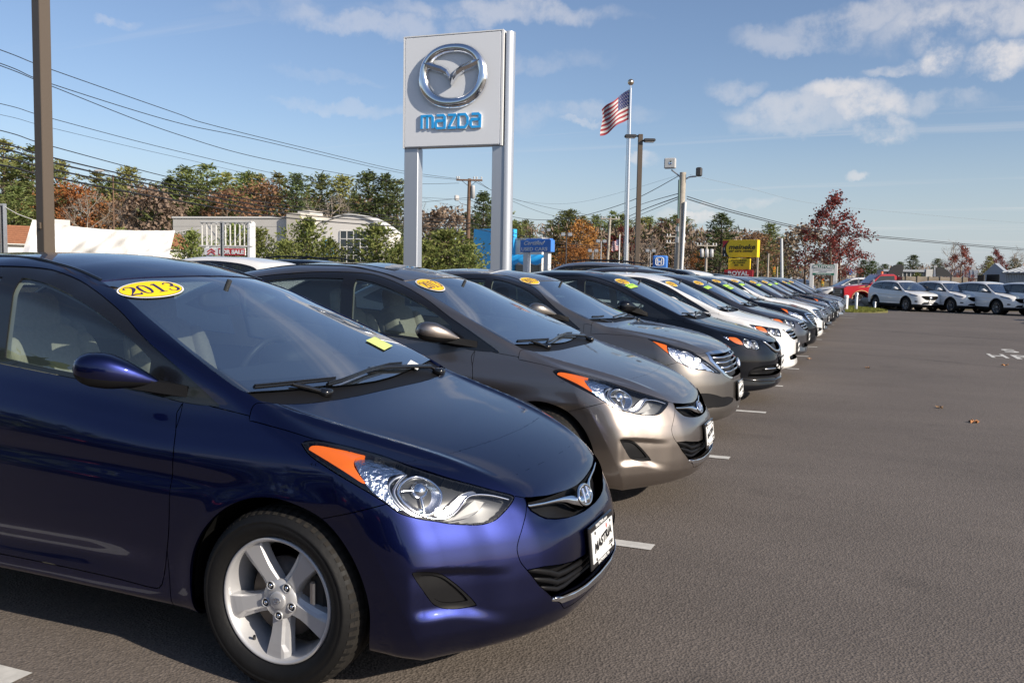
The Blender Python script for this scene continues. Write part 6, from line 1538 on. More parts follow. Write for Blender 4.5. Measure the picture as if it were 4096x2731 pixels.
# low building with a brown mansard roof
root, w, h, bz = sign_root('mansard_shop', 16, 752, 896, 972, 66, 78, 'low white shop with a brown mansard roof behind the white banner', 'building')
m = MB(); hh = h*.98; m.add([(0, 0, .35), (w+.3, 0, .35), (w-.2, hh, -.9), (.4, hh, -.9), (0, 0, -9), (w+.3, 0, -9), (w-.2, hh, -8), (.4, hh, -8)], [(0,1,2,3), (1,5,6,2), (5,4,7,6), (4,0,3,7), (3,2,6,7)]); m.build('roof', M_BROWNROOF, root)
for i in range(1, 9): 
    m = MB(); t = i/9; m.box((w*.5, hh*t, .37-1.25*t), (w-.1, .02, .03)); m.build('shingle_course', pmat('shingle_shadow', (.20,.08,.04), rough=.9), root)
panel(root, 'wall', .3, w, -bz, 0, M_BWHITE, -.1, 8.6); panel(root, 'soffit', -.02, w+.28, -.10, 0, M_BWHITE, .3, 1); panel(root, 'roof_unit', w*.30, w*.42, hh, hh+.75, M_TANWALL, -3, 2)
# blue and white dealership with a wavy awning
root, w, h, bz = sign_root('blue_showroom', 1893, 2145, 918, 1045, 92, 86, 'bright blue and white dealership with a wavy blue awning beside the used cars sign', 'building')
k = w/(2145-1893); X = lambda px: (px-1893)*k
panel(root, 'blue_tower', X(1893), X(1968), -bz, h, M_BLUEWALL, 0, 1.5); panel(root, 'blue_tower', X(1990), X(2043), -bz, h*.98, M_BLUEWALL, -.5, .5)
panel(root, 'wall', X(1960), X(2145), -bz, h*.66, MATS['pale_sunlit_cream'], -.8, 1.2); panel(root, 'roof_edge', X(2040), X(2147), h*.66, h*.70, M_BWHITE, -.7, 1.4)  # white wall reuses the lightened cream of the arched front
panel(root, 'window', X(2046), X(2140), -bz+.3, -h*.10, M_WINDOW, -.72, .1)
m = MB(); n = 44; V = []
for i in range(n+1):
    xx = X(2034)+(X(2203)-X(2034))*i/n; wv = .55+.45*abs(math.sin(i/n*math.pi*4.0))
    V += [(xx, h*.20, .2), (xx, h*.20-.15-.85*wv*(h/6), 1.5), (xx, h*.20-.5-.95*wv*(h/6), 1.5)]
m.add(V, [(3*i+j, 3*i+j+1, 3*i+4+j, 3*i+3+j) for i in range(n) for j in range(2)], 0, True); m.build('awning', M_BLUEWALL, root)
# grey corrugated shed at the right edge
root, w, h, bz = sign_root('steel_shed', 3943, 4140, 1089, 1146, 92, 84, 'grey steel shed with ribbed roof at the right edge of the lot', 'building')
k = w/(4140-3943); X = lambda px: (px-3943)*k
gx = X(4024); ap = h*1.62
m = MB(); m.prism([(X(3925), -bz-.5), (gx, -bz-.5), (gx, h*.98), (X(3975), ap)] + [(X(3925), h*.85)], -.02, -.4, 'xy'); m.build('gable_wall', pmat('shed_gable', (.40,.44,.49), rough=.6), root)
panel(root, 'side_wall', gx, w+6, -bz-.5, h*.95, M_CORR, 0, .2)
for i in range(46): panel(root, 'rib', gx+.12+i*.26, gx+.20+i*.26, -bz-.5, h*.95, M_CORR, .05, .05, .01)
m = MB(); m.add([(gx-.2, h*.97, .35), (w+6, h*.97, .35), (w+6, ap, -4.5), (X(3975), ap, -4.5), (gx-.2, h*.90, .35), (w+6, h*.90, .35)], [(0,1,2,3), (4,5,1,0)]); m.build('roof', M_GREYROOF, root)
for i in range(14):
    m = MB(); t = i*.95; m.tube([(gx+t, h*.98+.03, .35), (X(3975)+t+(w-gx)*.0, ap+.05, -4.5)], .05, 4); m.build('roof_rib', M_CORR, root)
# two black tarpaulin boards leaning by the shed
for (a, b, t0, lab) in ((3906, 3936, 1099, 'narrow black tarpaulin board leaning left of the wider one by the shed'), (3941, 3998, 1097, 'wide black tarpaulin board leaning against the grey shed')):
    o_, w_, h_, bz_ = sign_root('tarp_board', a, b, t0, 1137, 82, 81, lab, 'board', 'black boards by the shed'); m = MB(); m.prism([(0, -bz_-.6), (w_, -bz_-.6), (w_*.94, h_), (w_*.06, h_*.98)], 0, -.12, 'xy'); m.build('board', M_SIGNBLK, o_)
# modern grey dealership and a metal-roofed hall in the distance
root, w, h, bz = sign_root('glass_showroom', 3531, 3732, 1078, 1118, 140, 138, 'low modern glass showroom with a white end pylon, far beyond the white cars', 'building')
k = w/(3732-3531); X = lambda px: (px-3531)*k
panel(root, 'wall', 0, X(3700), -bz-.6, h, pmat('far_grey', (.33,.35,.40), rough=.6), -.3, 8); panel(root, 'glazing', X(3548), X(3690), h*.12, h*.75, M_WINDOW, -.2, .2); panel(root, 'fascia', 0, X(3700), h*.8, h*1.02, pmat('far_light', (.50,.52,.56), rough=.5), .1, .4); panel(root, 'end_pylon', X(3702), X(3728), -bz-.6, h*1.08, M_BWHITE, .2, 2)
for i in range(1, 9): panel(root, 'mullion', X(3548)+i*X(3690-142+665-665+0)*0+ i*(X(3690)-X(3548))/9-.06, X(3548)+i*(X(3690)-X(3548))/9+.06, h*.12, h*.75, M_BWHITE, -.1, .1)
root, w, h, bz = sign_root('metal_hall', 3730, 3918, 1076, 1122, 150, 147, 'distant hall with a grey standing seam roof behind the small red tree', 'building')
m = MB(); m.add([(0, h*.35, 0), (w, h*.25, 0), (w*1.0, h, -8), (w*.02, h, -8)], [(0,1,2,3)]); m.build('roof', M_GREYROOF, root); panel(root, 'wall', .2, w-.2, -bz-.6, h*.33, M_TANWALL, -.4, 8)
for i in range(12):
    m = MB(); t = w*(.02+.08*i); m.tube([(t, h*.36, .02), (t, h+.02, -8)], .06, 4); m.build('roof_seam', pmat('seam_grey', (.18,.19,.20), rough=.6), root)
for a, b, t in ((.02, .09, .25), (.30, .42, .3), (.47, .5, .4), (.86, .95, .35)): panel(root, 'roof_unit', w*a, w*b, h, h+t*3, M_BWHITE, -8, 2)
# white banner sheet roped between two perforated posts
def steel_post(px, pyt, D, wd, label):
    top = pt(px, pyt, D); o = empty('perforated_post', (top.x, top.y, 0), 0, label, 'post', 'perforated steel posts'); m = MB(); t = wd/2
    m.box((-t, 0, top.z/2), (.012, wd, top.z)); m.box((t, 0, top.z/2), (.012, wd, top.z)); m.box((0, t, top.z/2), (wd, .012, top.z))
    m.build('channel', M_STEEL, o); m = MB()
    for k in range(int(top.z/.10)): m.box((-t-.008, 0, .08+.1*k), (.006, .03, .03))
    m.build('punched_holes', M_SIGNBLK, o); m = MB(); m.tube([(0, -t-.05, top.z-.08), (0, t+.05, top.z-.08)], .02, 6); m.build('rope_pin', M_STEEL, o); return top
ptop = steel_post(12, 815, 42, .20, 'perforated steel post at the left edge holding the banner rope'); ptop2 = steel_post(888, 886, 46, .13, 'perforated steel post standing in front of the empty billboard frame')
m = MB(); nx, ny = 60, 16; V = []; _r = random.Random(4)
for j in range(ny+1):
    for i in range(nx+1):
        t = i/nx; s = j/ny
        px = (130+(700-130)*t)*(1-s) + (90+(672-90)*t)*s; py = (878+(922-878)*t + 20*math.sin(math.pi*t)*(1-.3*t))*(1-s) + (1010+(1042-1010)*t)*s
        D = 42+4*t + .22*math.sin(9*t+3*s)*s + .12*math.sin(31*t-5*s+2*math.sin(7*t))*(.35+s*.4) + .09*math.sin(52*t+9*s)
        V.append(tuple(pt(px, py, D)))
m.add(V, [(j*(nx+1)+i, j*(nx+1)+i+1, (j+1)*(nx+1)+i+1, (j+1)*(nx+1)+i) for j in range(ny) for i in range(nx)], 0, True)
tag(m.build('banner_sheet', pmat('white_sheet', (.80, .79, .78), rough=.75)), 'wrinkled blank white banner sheet hanging from a rope between steel posts', 'banner')
for a, b, lab in ((ptop, pt(130, 878, 42), 'white rope from the left perforated post to the banner'), (pt(700, 922, 46), ptop2, 'white rope from the banner to the post by the billboard frame')):
    m = MB(); m.tube([tuple(a-Vector((0, 0, .1))), tuple((a+b)/2-Vector((0, 0, .12))), tuple(b)], .016, 5); tag(m.build('rope', M_BWHITE), lab, 'rope')
# ---------------------------------------------------------------- poles, flags, lamps, wires
M_BRONZE = pmat('bronze_pole', (.105, .082, .062), rough=.45, spec=.4)
M_DKPOLE = pmat('dark_pole', (.045, .045, .048), rough=.5)
M_WOOD = pmat('pole_wood', (.17, .105, .07), rough=.9, noise=(6, .25))
M_WOODPALE = pmat('pale_pole_wood', (.42, .38, .32), rough=.9, noise=(5, .2))
M_ALU = pmat('flagpole_aluminium', (.66, .67, .69), rough=.25, metal=.8)
M_WIRE = pmat('wire_black', (.02, .02, .022), rough=.6)
M_WIREGREY = pmat('wire_grey', (.22, .24, .26), rough=.6)
M_PORC = pmat('insulator_grey', (.5, .5, .5), rough=.4)
def base(p): return Vector((p.x, p.y, gz(p.x, p.y)))
def pole_root(name, px, pyt, D, label, cat, group=None, rz=0):
    t = pt(px, pyt, D); b = base(t); return empty(name, b, rz, label, cat, group), t.z-b.z
VIEW_RZ = CAM_YAW
# nearest: square bronze lot light pole running out of the frame
root, _ = pole_root('lot_light_pole', 178, 700, 9.3, 'square bronze light pole rising out of the frame behind the dark blue car', 'light pole', rz=VIEW_RZ+math.radians(62))
m = MB(); m.bbox((0, 0, 3.8), (.128, .128, 7.6), .006); m.build('shaft', M_BRONZE, root); m = MB(); m.bbox((0, 0, .02), (.3, .3, .04), .01); m.lathe([(.30, -.02), (.30, .0), (.28, .0)], 24); m.build('base_plate', M_BRONZE, root)
for s in (1, -1):
    m = MB(); m.tube([(0, 0, 7.4), (.5*s, 0, 7.5)], .035, 8); m.bbox((.85*s, 0, 7.5), (.62, .38, .13), .03); m.build('lamp_head', M_BRONZE, root)
m = MB(); m.bbox((-.07, .0, 1.86), (.02, .05, .07), .005); m.build('conduit_box', M_BRONZE, root)
# flagpole and its flag
root, H = pole_root('flagpole', 2523, 340, 42, 'tall silver flagpole with a gold ball behind the car row', 'flagpole')
m = MB(); d = pt(2542, 340, 42)-pt(2523, 340, 42); lean = Vector((0, 0, 0))
m.tube([(0, 0, 0), (0, 0, H*.5), (0, 0, H-.15)], [.105, .092, .058], 14); m.build('shaft', M_ALU, root)
m = MB(); m.sell((0, 0, H+.12), (.15, .15, .15), 1, 1, 16, 10); m.build('ball', pmat('gold_ball', (.65,.52,.38), rough=.2, metal=.9), root); m = MB(); m.tube([(0, 0, H-.2), (0, 0, H+.02)], .03, 8); m.tube([(-.12, 0, H-.25), (.02, 0, H-.25)], .02, 6); m.build('truck', M_ALU, root)
m = MB(); m.tube([(-.12, -.02, 1.4), (-.13, -.02, H*.5), (-.09, -.02, H-.3)], .012, 5); m.build('halyard', M_BWHITE, root)
def flag(name, root, z_top, fly, hoist, droop, wave, label, sgn=-1):
    """thirteen stripes with a star canton, waving; u runs from the hoist"""
    nx, ny = 52, 26; V = []; ax = RT.copy(); ax.z = 0; ax.normalize(); dp = Vector((-ax.y, ax.x, 0))
    for j in range(ny+1):
        for i in range(nx+1):
            u = i/nx; v = j/ny
            q = ax*(sgn*(.06+fly*u*.84)) + Vector((0, 0, z_top - hoist*v*(1-.10*u) - droop*(u**1.15))) + dp*(wave*math.sin(7.5*u+1.4*v)*min(1, u*2)) + Vector((0, 0, .06*hoist*math.sin(9*u-2*v)*u))
            if u > .75: q += ax*(.14*fly*(u-.75)*math.sin(5*v))
            V.append(tuple(q))
    m = MB(); F = []; mats = []
    for j in range(ny):
        for i in range(nx):
            F.append((j*(nx+1)+i, j*(nx+1)+i+1, (j+1)*(nx+1)+i+1, (j+1)*(nx+1)+i)); s = j//2
            mats.append(2 if (i < nx*.4 and j < 14) else (0 if s % 2 == 0 else 1))
    k = len(m.v); m.add(V, F, 0, True); m.m = mats
    P = lambda u, v: Vector(V[min(int(round(v*ny)), ny)*(nx+1)+min(int(round(u*nx)), nx)])
    o = m.build(name, [pmat('flag_red', (.30,.025,.04), rough=.7), pmat('flag_white', (.55,.54,.54), rough=.7), pmat('flag_navy', (.03,.04,.14), rough=.7)]); o.location = root.location
    tag(o, label, 'flag')
    st = MB()
    for r in range(9):
        for c in range(6 if r % 2 == 0 else 5):
            u = .4*((c+.5 if r % 2 == 0 else c+1)/6); v = (r+.75)/9*.53; p = P(u, v); e1 = (P(min(u+.04, 1), v)-p).normalized(); e2 = (P(u, max(v-.08, 0))-P(u, v)).normalized()
            rr = hoist*.0155; q = []
            for t in range(10): a = math.pi/2+math.pi*t/5; ra = rr if t % 2 == 0 else rr*.42; q.append(p + e1*ra*math.cos(a) + e2*ra*math.sin(a) - dp*.02)
            st.add([tuple(x) for x in q], [tuple(range(10))], 0)
    if hoist > 1.0: so = st.build('stars', MATS['flag_white'], o); so['kind'] = 'stuff'
    return o
_fl = root; flag('flag', root, H-.22, 1.52, 1.40, .98, .13, 'stars and stripes flag waving to the left from the tall flagpole')
# small flag farther off
root, H = pole_root('flagpole', 2479, 938, 92, 'slim white flagpole with a small striped flag in front of the woods', 'flagpole')
m = MB(); m.tube([(0, 0, -.4), (0, 0, H)], .06, 8); m.build('shaft', M_POSTWHITE, root); flag('flag', root, H-.5, .85, 1.15, .25, .08, 'small striped flag hanging on the slim white flagpole')
# dark twin-head lot light by the flagpole
root, H = pole_root('lot_light_pole', 2562, 538, 35, 'dark slim light pole with two flat lamp heads beside the flagpole', 'light pole', rz=VIEW_RZ)
m = MB(); m.bbox((0, 0, H/2), (.18, .18, H), .012); m.build('shaft', M_BRONZE, root)
for s, dz in ((-1, .0), (1, -.18)):
    m = MB(); m.tube([(0, 0, H-.08+dz), (.2*s, -.02*s, H-.06+dz)], .04, 6); m.bbox((.36*s-.02, -.1*s, H-.06+dz), (.46, .34, .11), .03); m.bbox((.36*s-.02, -.1*s, H-.125+dz), (.36, .26, .02), .005, mat=1); m.build('lamp_head', [M_DKPOLE, M_PORC], root)
# pale utility pole with floodlights
t = pt(2738, 690, 47); root, H = pole_root('floodlight_pole', 2732, 690, 47, 'pale weathered utility pole carrying two floodlights and a white conduit', 'utility pole')
m = MB(); m.tube([(-.12, 0, -.3), (.0, 0, H)], [.23, .17], 12); m.build('shaft', M_WOODPALE, root)
m = MB(); m.tube([(.12, -.16, 1.2), (.20, -.16, H*.78)], .075, 8); m.build('conduit', M_POSTWHITE, root); m = MB(); m.tube([(-.14, -.16, 3.6), (-.16, -.16, H-.4)], .05, 8); m.build('conduit', pmat('conduit_teal', (.10,.17,.16), rough=.6), root)
for z, hh, mt in ((H*.64, .26, M_WOOD), (H*.58, .30, M_STEEL), (H*.50, .34, M_STEEL)): m = MB(); m.bbox((-.17, -.17, z), (.18, .12, hh), .02); m.build('switch_box', mt, root)
m = MB(); m.tube([(0, 0, H-.35), (-.35, 0, H-.05), (-.62, 0, H+.15)], .04, 8); m.build('lamp_arm', M_STEEL, root); m = MB(); m.tube([(0, 0, H-.42), (.35, 0, H-.25), (.72, 0, H-.22)], .04, 8); m.build('lamp_arm', M_STEEL, root)
m = MB(); m.bbox((-.68, -.1, H+.48), (.62, .22, .56), .04); m.box((-.68, -.22, H+.48), (.5, .02, .44), mat=1); m.lathe([(0, -.23), (.10, -.24)], 16, 'y', (-.64, 0, H+.5), mat=2); m.build('floodlight', [M_PORC, pmat('flood_glass', (.55,.56,.55), rough=.15), M_CHROME], root)
m = MB(); m.bbox((.86, -.05, H+.0), (.30, .34, .46), .05); m.build('floodlight', M_DKPOLE, root)
# brown utility pole with crossarm behind the brand sign
root, H = pole_root('utility_pole', 1878, 715, 66, 'brown wooden utility pole with crossarm seen between the brand sign columns', 'utility pole', rz=VIEW_RZ)
m = MB(); m.tube([(-.1, 0, -.2), (0, 0, H)], [.19, .13], 10); m.build('shaft', M_WOOD, root); m = MB(); m.bbox((-.0, -.12, H-.12), (1.95, .10, .13), .01); m.build('crossarm', M_WOOD, root)
m = MB()
for x in (-.92, -.78, .35, .55, .9): m.lathe([(0, .22), (.05, .2), (.065, .12), (.04, .06), (.05, 0)], 8, 'z', (x, -.12, H-.06))
m.build('insulators', M_PORC, root)['kind'] = 'stuff'; m = MB(); m.tube([(-.6, -.12, H-.14), (0, -.05, H-.6)], .02, 5); m.tube([(.6, -.12, H-.14), (0, -.05, H-.6)], .02, 5); m.build('brace', M_DKPOLE, root)
m = MB(); m.lathe([(0, 1.0), (.14, .98), (.15, .9), (.15, .05), (0, 0)], 12, 'z', (.28, -.1, H-1.5)); m.build('transformer', M_PORC, root)
m = MB(); m.tube([(0, 0, H-2.0), (-.6, -.1, H-1.85), (-.75, -.1, H-1.7)], .03, 6); m.build('lamp_arm', M_STEEL, root); m = MB(); m.bbox((-.92, -.1, H-1.45), (.38, .2, .42), .06, .6); m.build('street_lamp', M_PORC, root)
# street poles in the distance
def far_pole(px, pyt, D, r, mat, label, arms=0, cans=0, heads=0, cat='utility pole', lean=0.):
    root, H = pole_root('utility_pole' if cat == 'utility pole' else 'street_light', px, pyt, D, label, cat, 'poles along the road' if cat == 'utility pole' else 'lot lights in the distance', rz=VIEW_RZ)
    m = MB(); m.tube([(-lean, 0, -.6), (0, 0, H)], [r*1.25, r*.85], 8); m.build('shaft', mat, root)
    for a in range(arms):
        m = MB(); m.box((0, -.1, H-.25-.75*a), (2.3, .1, .12)); m.build('crossarm', mat, root); m = MB()
        for x in (-1.05, -.7, .7, 1.05): m.lathe([(0, .28), (.07, .25), (.08, .0)], 6, 'z', (x, -.1, H-.2-.75*a))
        m.build('insulators', M_PORC, root)['kind'] = 'stuff'
    for c in range(cans):
        m = MB(); m.lathe([(0, 1.0), (.2, .96), (.22, .1), (0, 0)], 10, 'z', (-.55+.55*c, -.2, H-1.6)); m.build('transformer', M_PORC, root)
    for s in ((-1, 1) if heads == 2 else ((-1,) if heads == 1 else ())):
        m = MB(); m.bbox((.34*s, 0, H), (.42, .3, .36), .05); m.build('lamp_head', M_STEEL, root)
    return root, H
far_pole(2441, 868, 110, .17, M_WOODPALE, 'tan utility pole with crossarm left of the small flag', arms=1, lean=.35)
far_pole(2704, 938, 105, .13, M_WOODPALE, 'grey utility pole carrying two tiers of insulators, left of the floodlight pole', arms=2)
far_pole(2827, 974, 100, .14, M_WOODPALE, 'utility pole with three grey transformers right of the floodlight pole', arms=1, cans=3)
far_pole(2513, 975, 115, .13, M_WOODPALE, 'thin grey pole just right of the small flag'); far_pole(3032, 1012, 105, .11, M_WOODPALE, 'thin pale pole immediately right of the ROYAL sign')
far_pole(3074, 1014, 110, .12, M_WOODPALE, 'thin pale pole midway between the ROYAL sign and the leaning pale pole', arms=0); far_pole(3111, 1030, 115, .10, M_WOODPALE, 'faint thin pole just left of the leaning pale pole')
far_pole(3126, 953, 78, .14, pmat('pale_steel_pole', (.55,.58,.60), rough=.5), 'pale blue-grey leaning pole left of the bare tree', lean=-.28)
far_pole(3362, 1042, 90, .11, M_POSTWHITE, 'white pole right of the outlet sign in front of the red oak'); far_pole(3846, 1058, 120, .10, M_WOODPALE, 'thin pale pole in front of the small red tree')
far_pole(2266, 938, 88, .07, M_DKPOLE, 'slim lot light with twin square heads right of the used cars sign', heads=2, cat='street light'); far_pole(2182, 920, 100, .07, M_DKPOLE, 'slim lot light with twin square heads above the used cars sign', heads=2, cat='street light')
far_pole(2405, 965, 95, .07, M_STEEL, 'slim lot light with twin heads left of the tan utility pole', heads=2, cat='street light'); far_pole(2372, 1003, 95, .06, M_STEEL, 'short lot light before the orange oak', heads=2, cat='street light'); far_pole(2602, 1003, 98, .06, M_STEEL, 'lot light with dark heads just above the blue box sign', heads=2, cat='street light')
far_pole(3433, 1042, 110, .06, M_DKPOLE, 'slim dark lamp post right of the distant pylon sign', heads=1, cat='street light')
root, H = pole_root('street_light', 452, 700, 96, 'thin street light with flat cobra head rising over the wood', 'street light', rz=VIEW_RZ)
m = MB(); m.tube([(0, 0, 0), (0, 0, H)], [.10, .07], 8); m.build('shaft', M_WOOD, root); m = MB(); m.tube([(0, 0, H-.4), (-.5, 0, H+.25), (-1.0, 0, H+.45)], .03, 6); m.build('lamp_arm', M_STEEL, root); m = MB(); m.sell((-1.5, 0, H+.42), (.55, .2, .12), .7, .7); m.build('lamp_head', M_PORC, root)
# traffic lights hung over the road
for i, (px, py, D, lab) in enumerate(((3096, 1083, 118, 'yellow traffic light hanging left of the leaning pale pole'), (3153, 1083, 118, 'yellow traffic light hanging right of the leaning pale pole'), (3199, 1080, 120, 'dark traffic light showing red, left of the bare tree'), (3290, 1128, 110, 'yellow traffic light low behind the outlet sign posts'))):
    p = pt(px, py, D); root = empty('traffic_light', p, VIEW_RZ, lab, 'traffic light', 'traffic lights over the road'); m = MB(); m.bbox((0, 0, 0), (.34, .25, 1.0), .05); m.build('case', pmat('signal_yellow', (.55,.33,.03), rough=.5) if i != 2 else M_DKPOLE, root)
    for k, mt in enumerate((M_RED, pmat('signal_amber', (.3,.15,.02), rough=.3), pmat('signal_green', (.02,.12,.06), rough=.3))): m = MB(); m.lathe([(0, -.14), (.11, -.135)], 12, 'y', (0, 0, .32-.32*k)); m.build('lens', mt, root)
    m = MB(); m.tube([(0, 0, .5), (0, 0, 1.1)], .03, 6); m.build('hanger', M_DKPOLE, root)
# wires: photograph points with depth; sag comes from the points
def wire(pts, r, label, mat=M_WIRE, group=None):
    P = [np.array(pt(*p)) for p in pts]; q = smooth(P, n=10, closed=False); m = MB(); m.tube([tuple(v) for v in q], r, 5, cap=False); tag(m.build('overhead_wire', mat), label, 'wire', group or 'overhead wires along the street')
LW = [
 ([(-900,-120,15),(0,200,24),(203,278,26),(701,452,32),(844,500,34.5),(1250,600,44),(1604,683,56),(1835,716,66)], .013, 'topmost street wire, meeting the crossarm left end'),
 ([(-900,-40,15),(0,254,24),(205,336,26),(701,489,32),(1040,562,38),(1604,692,56),(1862,722,66)], .013, 'second street wire from the top, just below the topmost one'),
 ([(-900,-50,15),(0,263,24),(205,345,26),(701,535,32),(1100,645,40),(1604,731,56),(1836,733,66)], .013, 'third street wire from the top, crossing the second near the bronze pole'),
 ([(-900,230,15),(0,415,24),(205,474,26),(701,603,32),(1200,715,43),(1604,782,56),(1878,800,66)], .010, 'single thin dark wire in mid sky, above the faint grey one'),
 ([(-900,290,15),(0,459,24),(205,512,26),(701,628,32),(1200,735,43),(1604,775,56),(1878,840,66)], .006, 'faint grey wire in mid sky'),
 ([(-900,320,15),(0,522,24),(205,585,26),(701,715,32),(1000,772,38),(1350,812,48),(1604,815,56),(1878,790,66)], .014, 'twisted service wire just above the four thick lowest cables'),
 ([(-900,410,15),(0,573,24),(205,630,26),(701,742,32),(1150,822,42),(1604,866,56),(1878,880,66)], .022, 'uppermost of the four thick lowest cables'),
 ([(-900,440,15),(0,594,24),(205,650,26),(701,758,32),(1150,838,42),(1604,878,56),(1878,892,66)], .026, 'second of the four thick lowest cables from above'),
 ([(-900,470,15),(0,627,24),(205,677,26),(701,778,32),(1150,855,42),(1604,891,56),(1878,905,66)], .026, 'third of the four thick lowest cables from above'),
 ([(-900,510,15),(0,660,24),(205,708,26),(701,802,32),(1150,872,42),(1604,907,56),(1878,918,66)], .028, 'lowest and thickest of the four street cables')]
for p, r, lab in LW: wire(p, r, lab)
RW = [([(1878,716,66),(2038,790,78),(2240,840,94),(2435,872,110)], .016, 'wire from the brown pole crossarm down to the tan pole'), ([(1900,718,66),(2038,800,78),(2240,868,94),(2450,874,110)], .016, 'second wire from the brown pole crossarm to the tan pole'),
 ([(1878,892,66),(2043,930,76),(2200,970,90),(2437,985,110)], .03, 'thick cable from the brown pole past the used cars sign'), ([(1878,910,66),(2043,945,76),(2200,985,90),(2437,990,110)], .03, 'lower thick cable from the brown pole past the used cars sign'),
 ([(1878,800,66),(2043,865,68),(2180,880,66),(2310,868,60),(2520,805,52),(2722,700,47)], .018, 'service wire sagging up to the floodlight pole top'), ([(2043,800,80),(2300,812,70),(2720,700,60)], .007, 'faint wire rising to the right behind the flagpole', ),
 ([(2437,872,110),(2560,820,80),(2722,772,47)], .022, 'upper cable from the tan pole up to the floodlight pole'), ([(2437,905,110),(2560,845,80),(2722,785,47)], .030, 'middle cable from the tan pole up to the floodlight pole'), ([(2437,912,110),(2560,860,80),(2722,792,47)], .022, 'lower cable from the tan pole up to the floodlight pole'),
 ([(2748,786,47),(2960,850,52),(3260,918,60),(3600,952,68),(4096,995,80),(4500,1020,90)], .022, 'upper cable from the floodlight pole to the right edge'), ([(2748,796,47),(2960,858,52),(3260,925,60),(3600,958,68),(4096,1001,80),(4500,1027,90)], .026, 'lower cable from the floodlight pole to the right edge'),
 ([(2760,700,47),(3000,755,54),(3240,812,62),(3600,850,72),(4096,892,85),(4500,915,95)], .008, 'faint single wire across the right hand sky'),
 ([(2437,985,110),(2560,1010,108),(2700,988,105)], .02, 'cable sagging from the tan pole to the insulator pole'), ([(2704,985,105),(2760,1000,102),(2827,990,100)], .02, 'cable sagging from the insulator pole to the transformer pole')]
for p, r, lab in RW: wire(p, r, lab, M_WIRE if r > .009 else M_WIREGREY)
# ---------------------------------------------------------------- trees
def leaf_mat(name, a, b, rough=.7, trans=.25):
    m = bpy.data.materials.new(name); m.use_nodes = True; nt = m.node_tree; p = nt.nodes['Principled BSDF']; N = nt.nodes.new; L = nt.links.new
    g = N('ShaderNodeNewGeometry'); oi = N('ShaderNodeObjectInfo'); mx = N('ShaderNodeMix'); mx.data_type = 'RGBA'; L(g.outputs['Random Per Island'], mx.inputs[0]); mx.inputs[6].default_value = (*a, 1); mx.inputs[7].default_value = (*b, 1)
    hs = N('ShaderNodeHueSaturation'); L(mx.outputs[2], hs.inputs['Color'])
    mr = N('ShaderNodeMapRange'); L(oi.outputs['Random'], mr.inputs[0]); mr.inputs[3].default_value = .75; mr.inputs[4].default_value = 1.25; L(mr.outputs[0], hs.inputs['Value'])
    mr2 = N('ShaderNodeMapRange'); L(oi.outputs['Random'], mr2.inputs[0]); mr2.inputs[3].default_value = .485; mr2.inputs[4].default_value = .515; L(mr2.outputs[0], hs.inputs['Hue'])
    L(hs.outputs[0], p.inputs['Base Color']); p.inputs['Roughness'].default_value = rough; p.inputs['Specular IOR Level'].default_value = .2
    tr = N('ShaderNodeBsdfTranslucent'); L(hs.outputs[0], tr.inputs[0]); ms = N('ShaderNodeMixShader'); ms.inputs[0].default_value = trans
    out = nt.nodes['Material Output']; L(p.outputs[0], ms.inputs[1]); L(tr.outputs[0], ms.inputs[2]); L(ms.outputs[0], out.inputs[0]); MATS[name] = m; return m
M_BARK = pmat('bark', (.14,.105,.08), rough=.9, noise=(6, .3)); M_BARKPALE = pmat('pale_bark', (.33,.28,.23), rough=.9, noise=(5, .3))
M_PINE = leaf_mat('pine_needles', (.115,.155,.05), (.26,.275,.10)); M_PINEY = leaf_mat('yellow_green_pine_needles', (.20,.205,.065), (.33,.31,.11)); M_PINED = leaf_mat('dark_pine_needles', (.065,.10,.042), (.165,.20,.075))
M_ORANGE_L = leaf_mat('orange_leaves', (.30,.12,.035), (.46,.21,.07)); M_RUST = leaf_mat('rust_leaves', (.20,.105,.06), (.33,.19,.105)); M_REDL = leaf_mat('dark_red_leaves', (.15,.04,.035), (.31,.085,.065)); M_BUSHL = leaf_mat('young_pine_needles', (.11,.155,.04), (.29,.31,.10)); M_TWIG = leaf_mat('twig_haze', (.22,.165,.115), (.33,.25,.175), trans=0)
class Quads:
    def __init__(s): s.V = []; s.n = 0
    def rhomb(s, c, d, w, up):
        """pointed leaf along d with width w"""
        t = np.cross(d, up); L = np.linalg.norm(t); t = t/L if L > 1e-6 else np.array((1., 0, 0)); s.V += [c, c+d*.5+t*w*.5, c+d, c+d*.5-t*w*.5]; s.n += 1
    def mesh(s, name, mat):
        V = np.array(s.V, np.float32); me = bpy.data.meshes.new(name); n = s.n
        me.vertices.add(4*n); me.vertices.foreach_set('co', V.ravel()); me.loops.add(4*n); me.loops.foreach_set('vertex_index', np.arange(4*n, dtype=np.int32)); me.polygons.add(n); me.polygons.foreach_set('loop_start', np.arange(0, 4*n, 4, dtype=np.int32)); me.update(calc_edges=True)
        me.materials.append(mat); return me
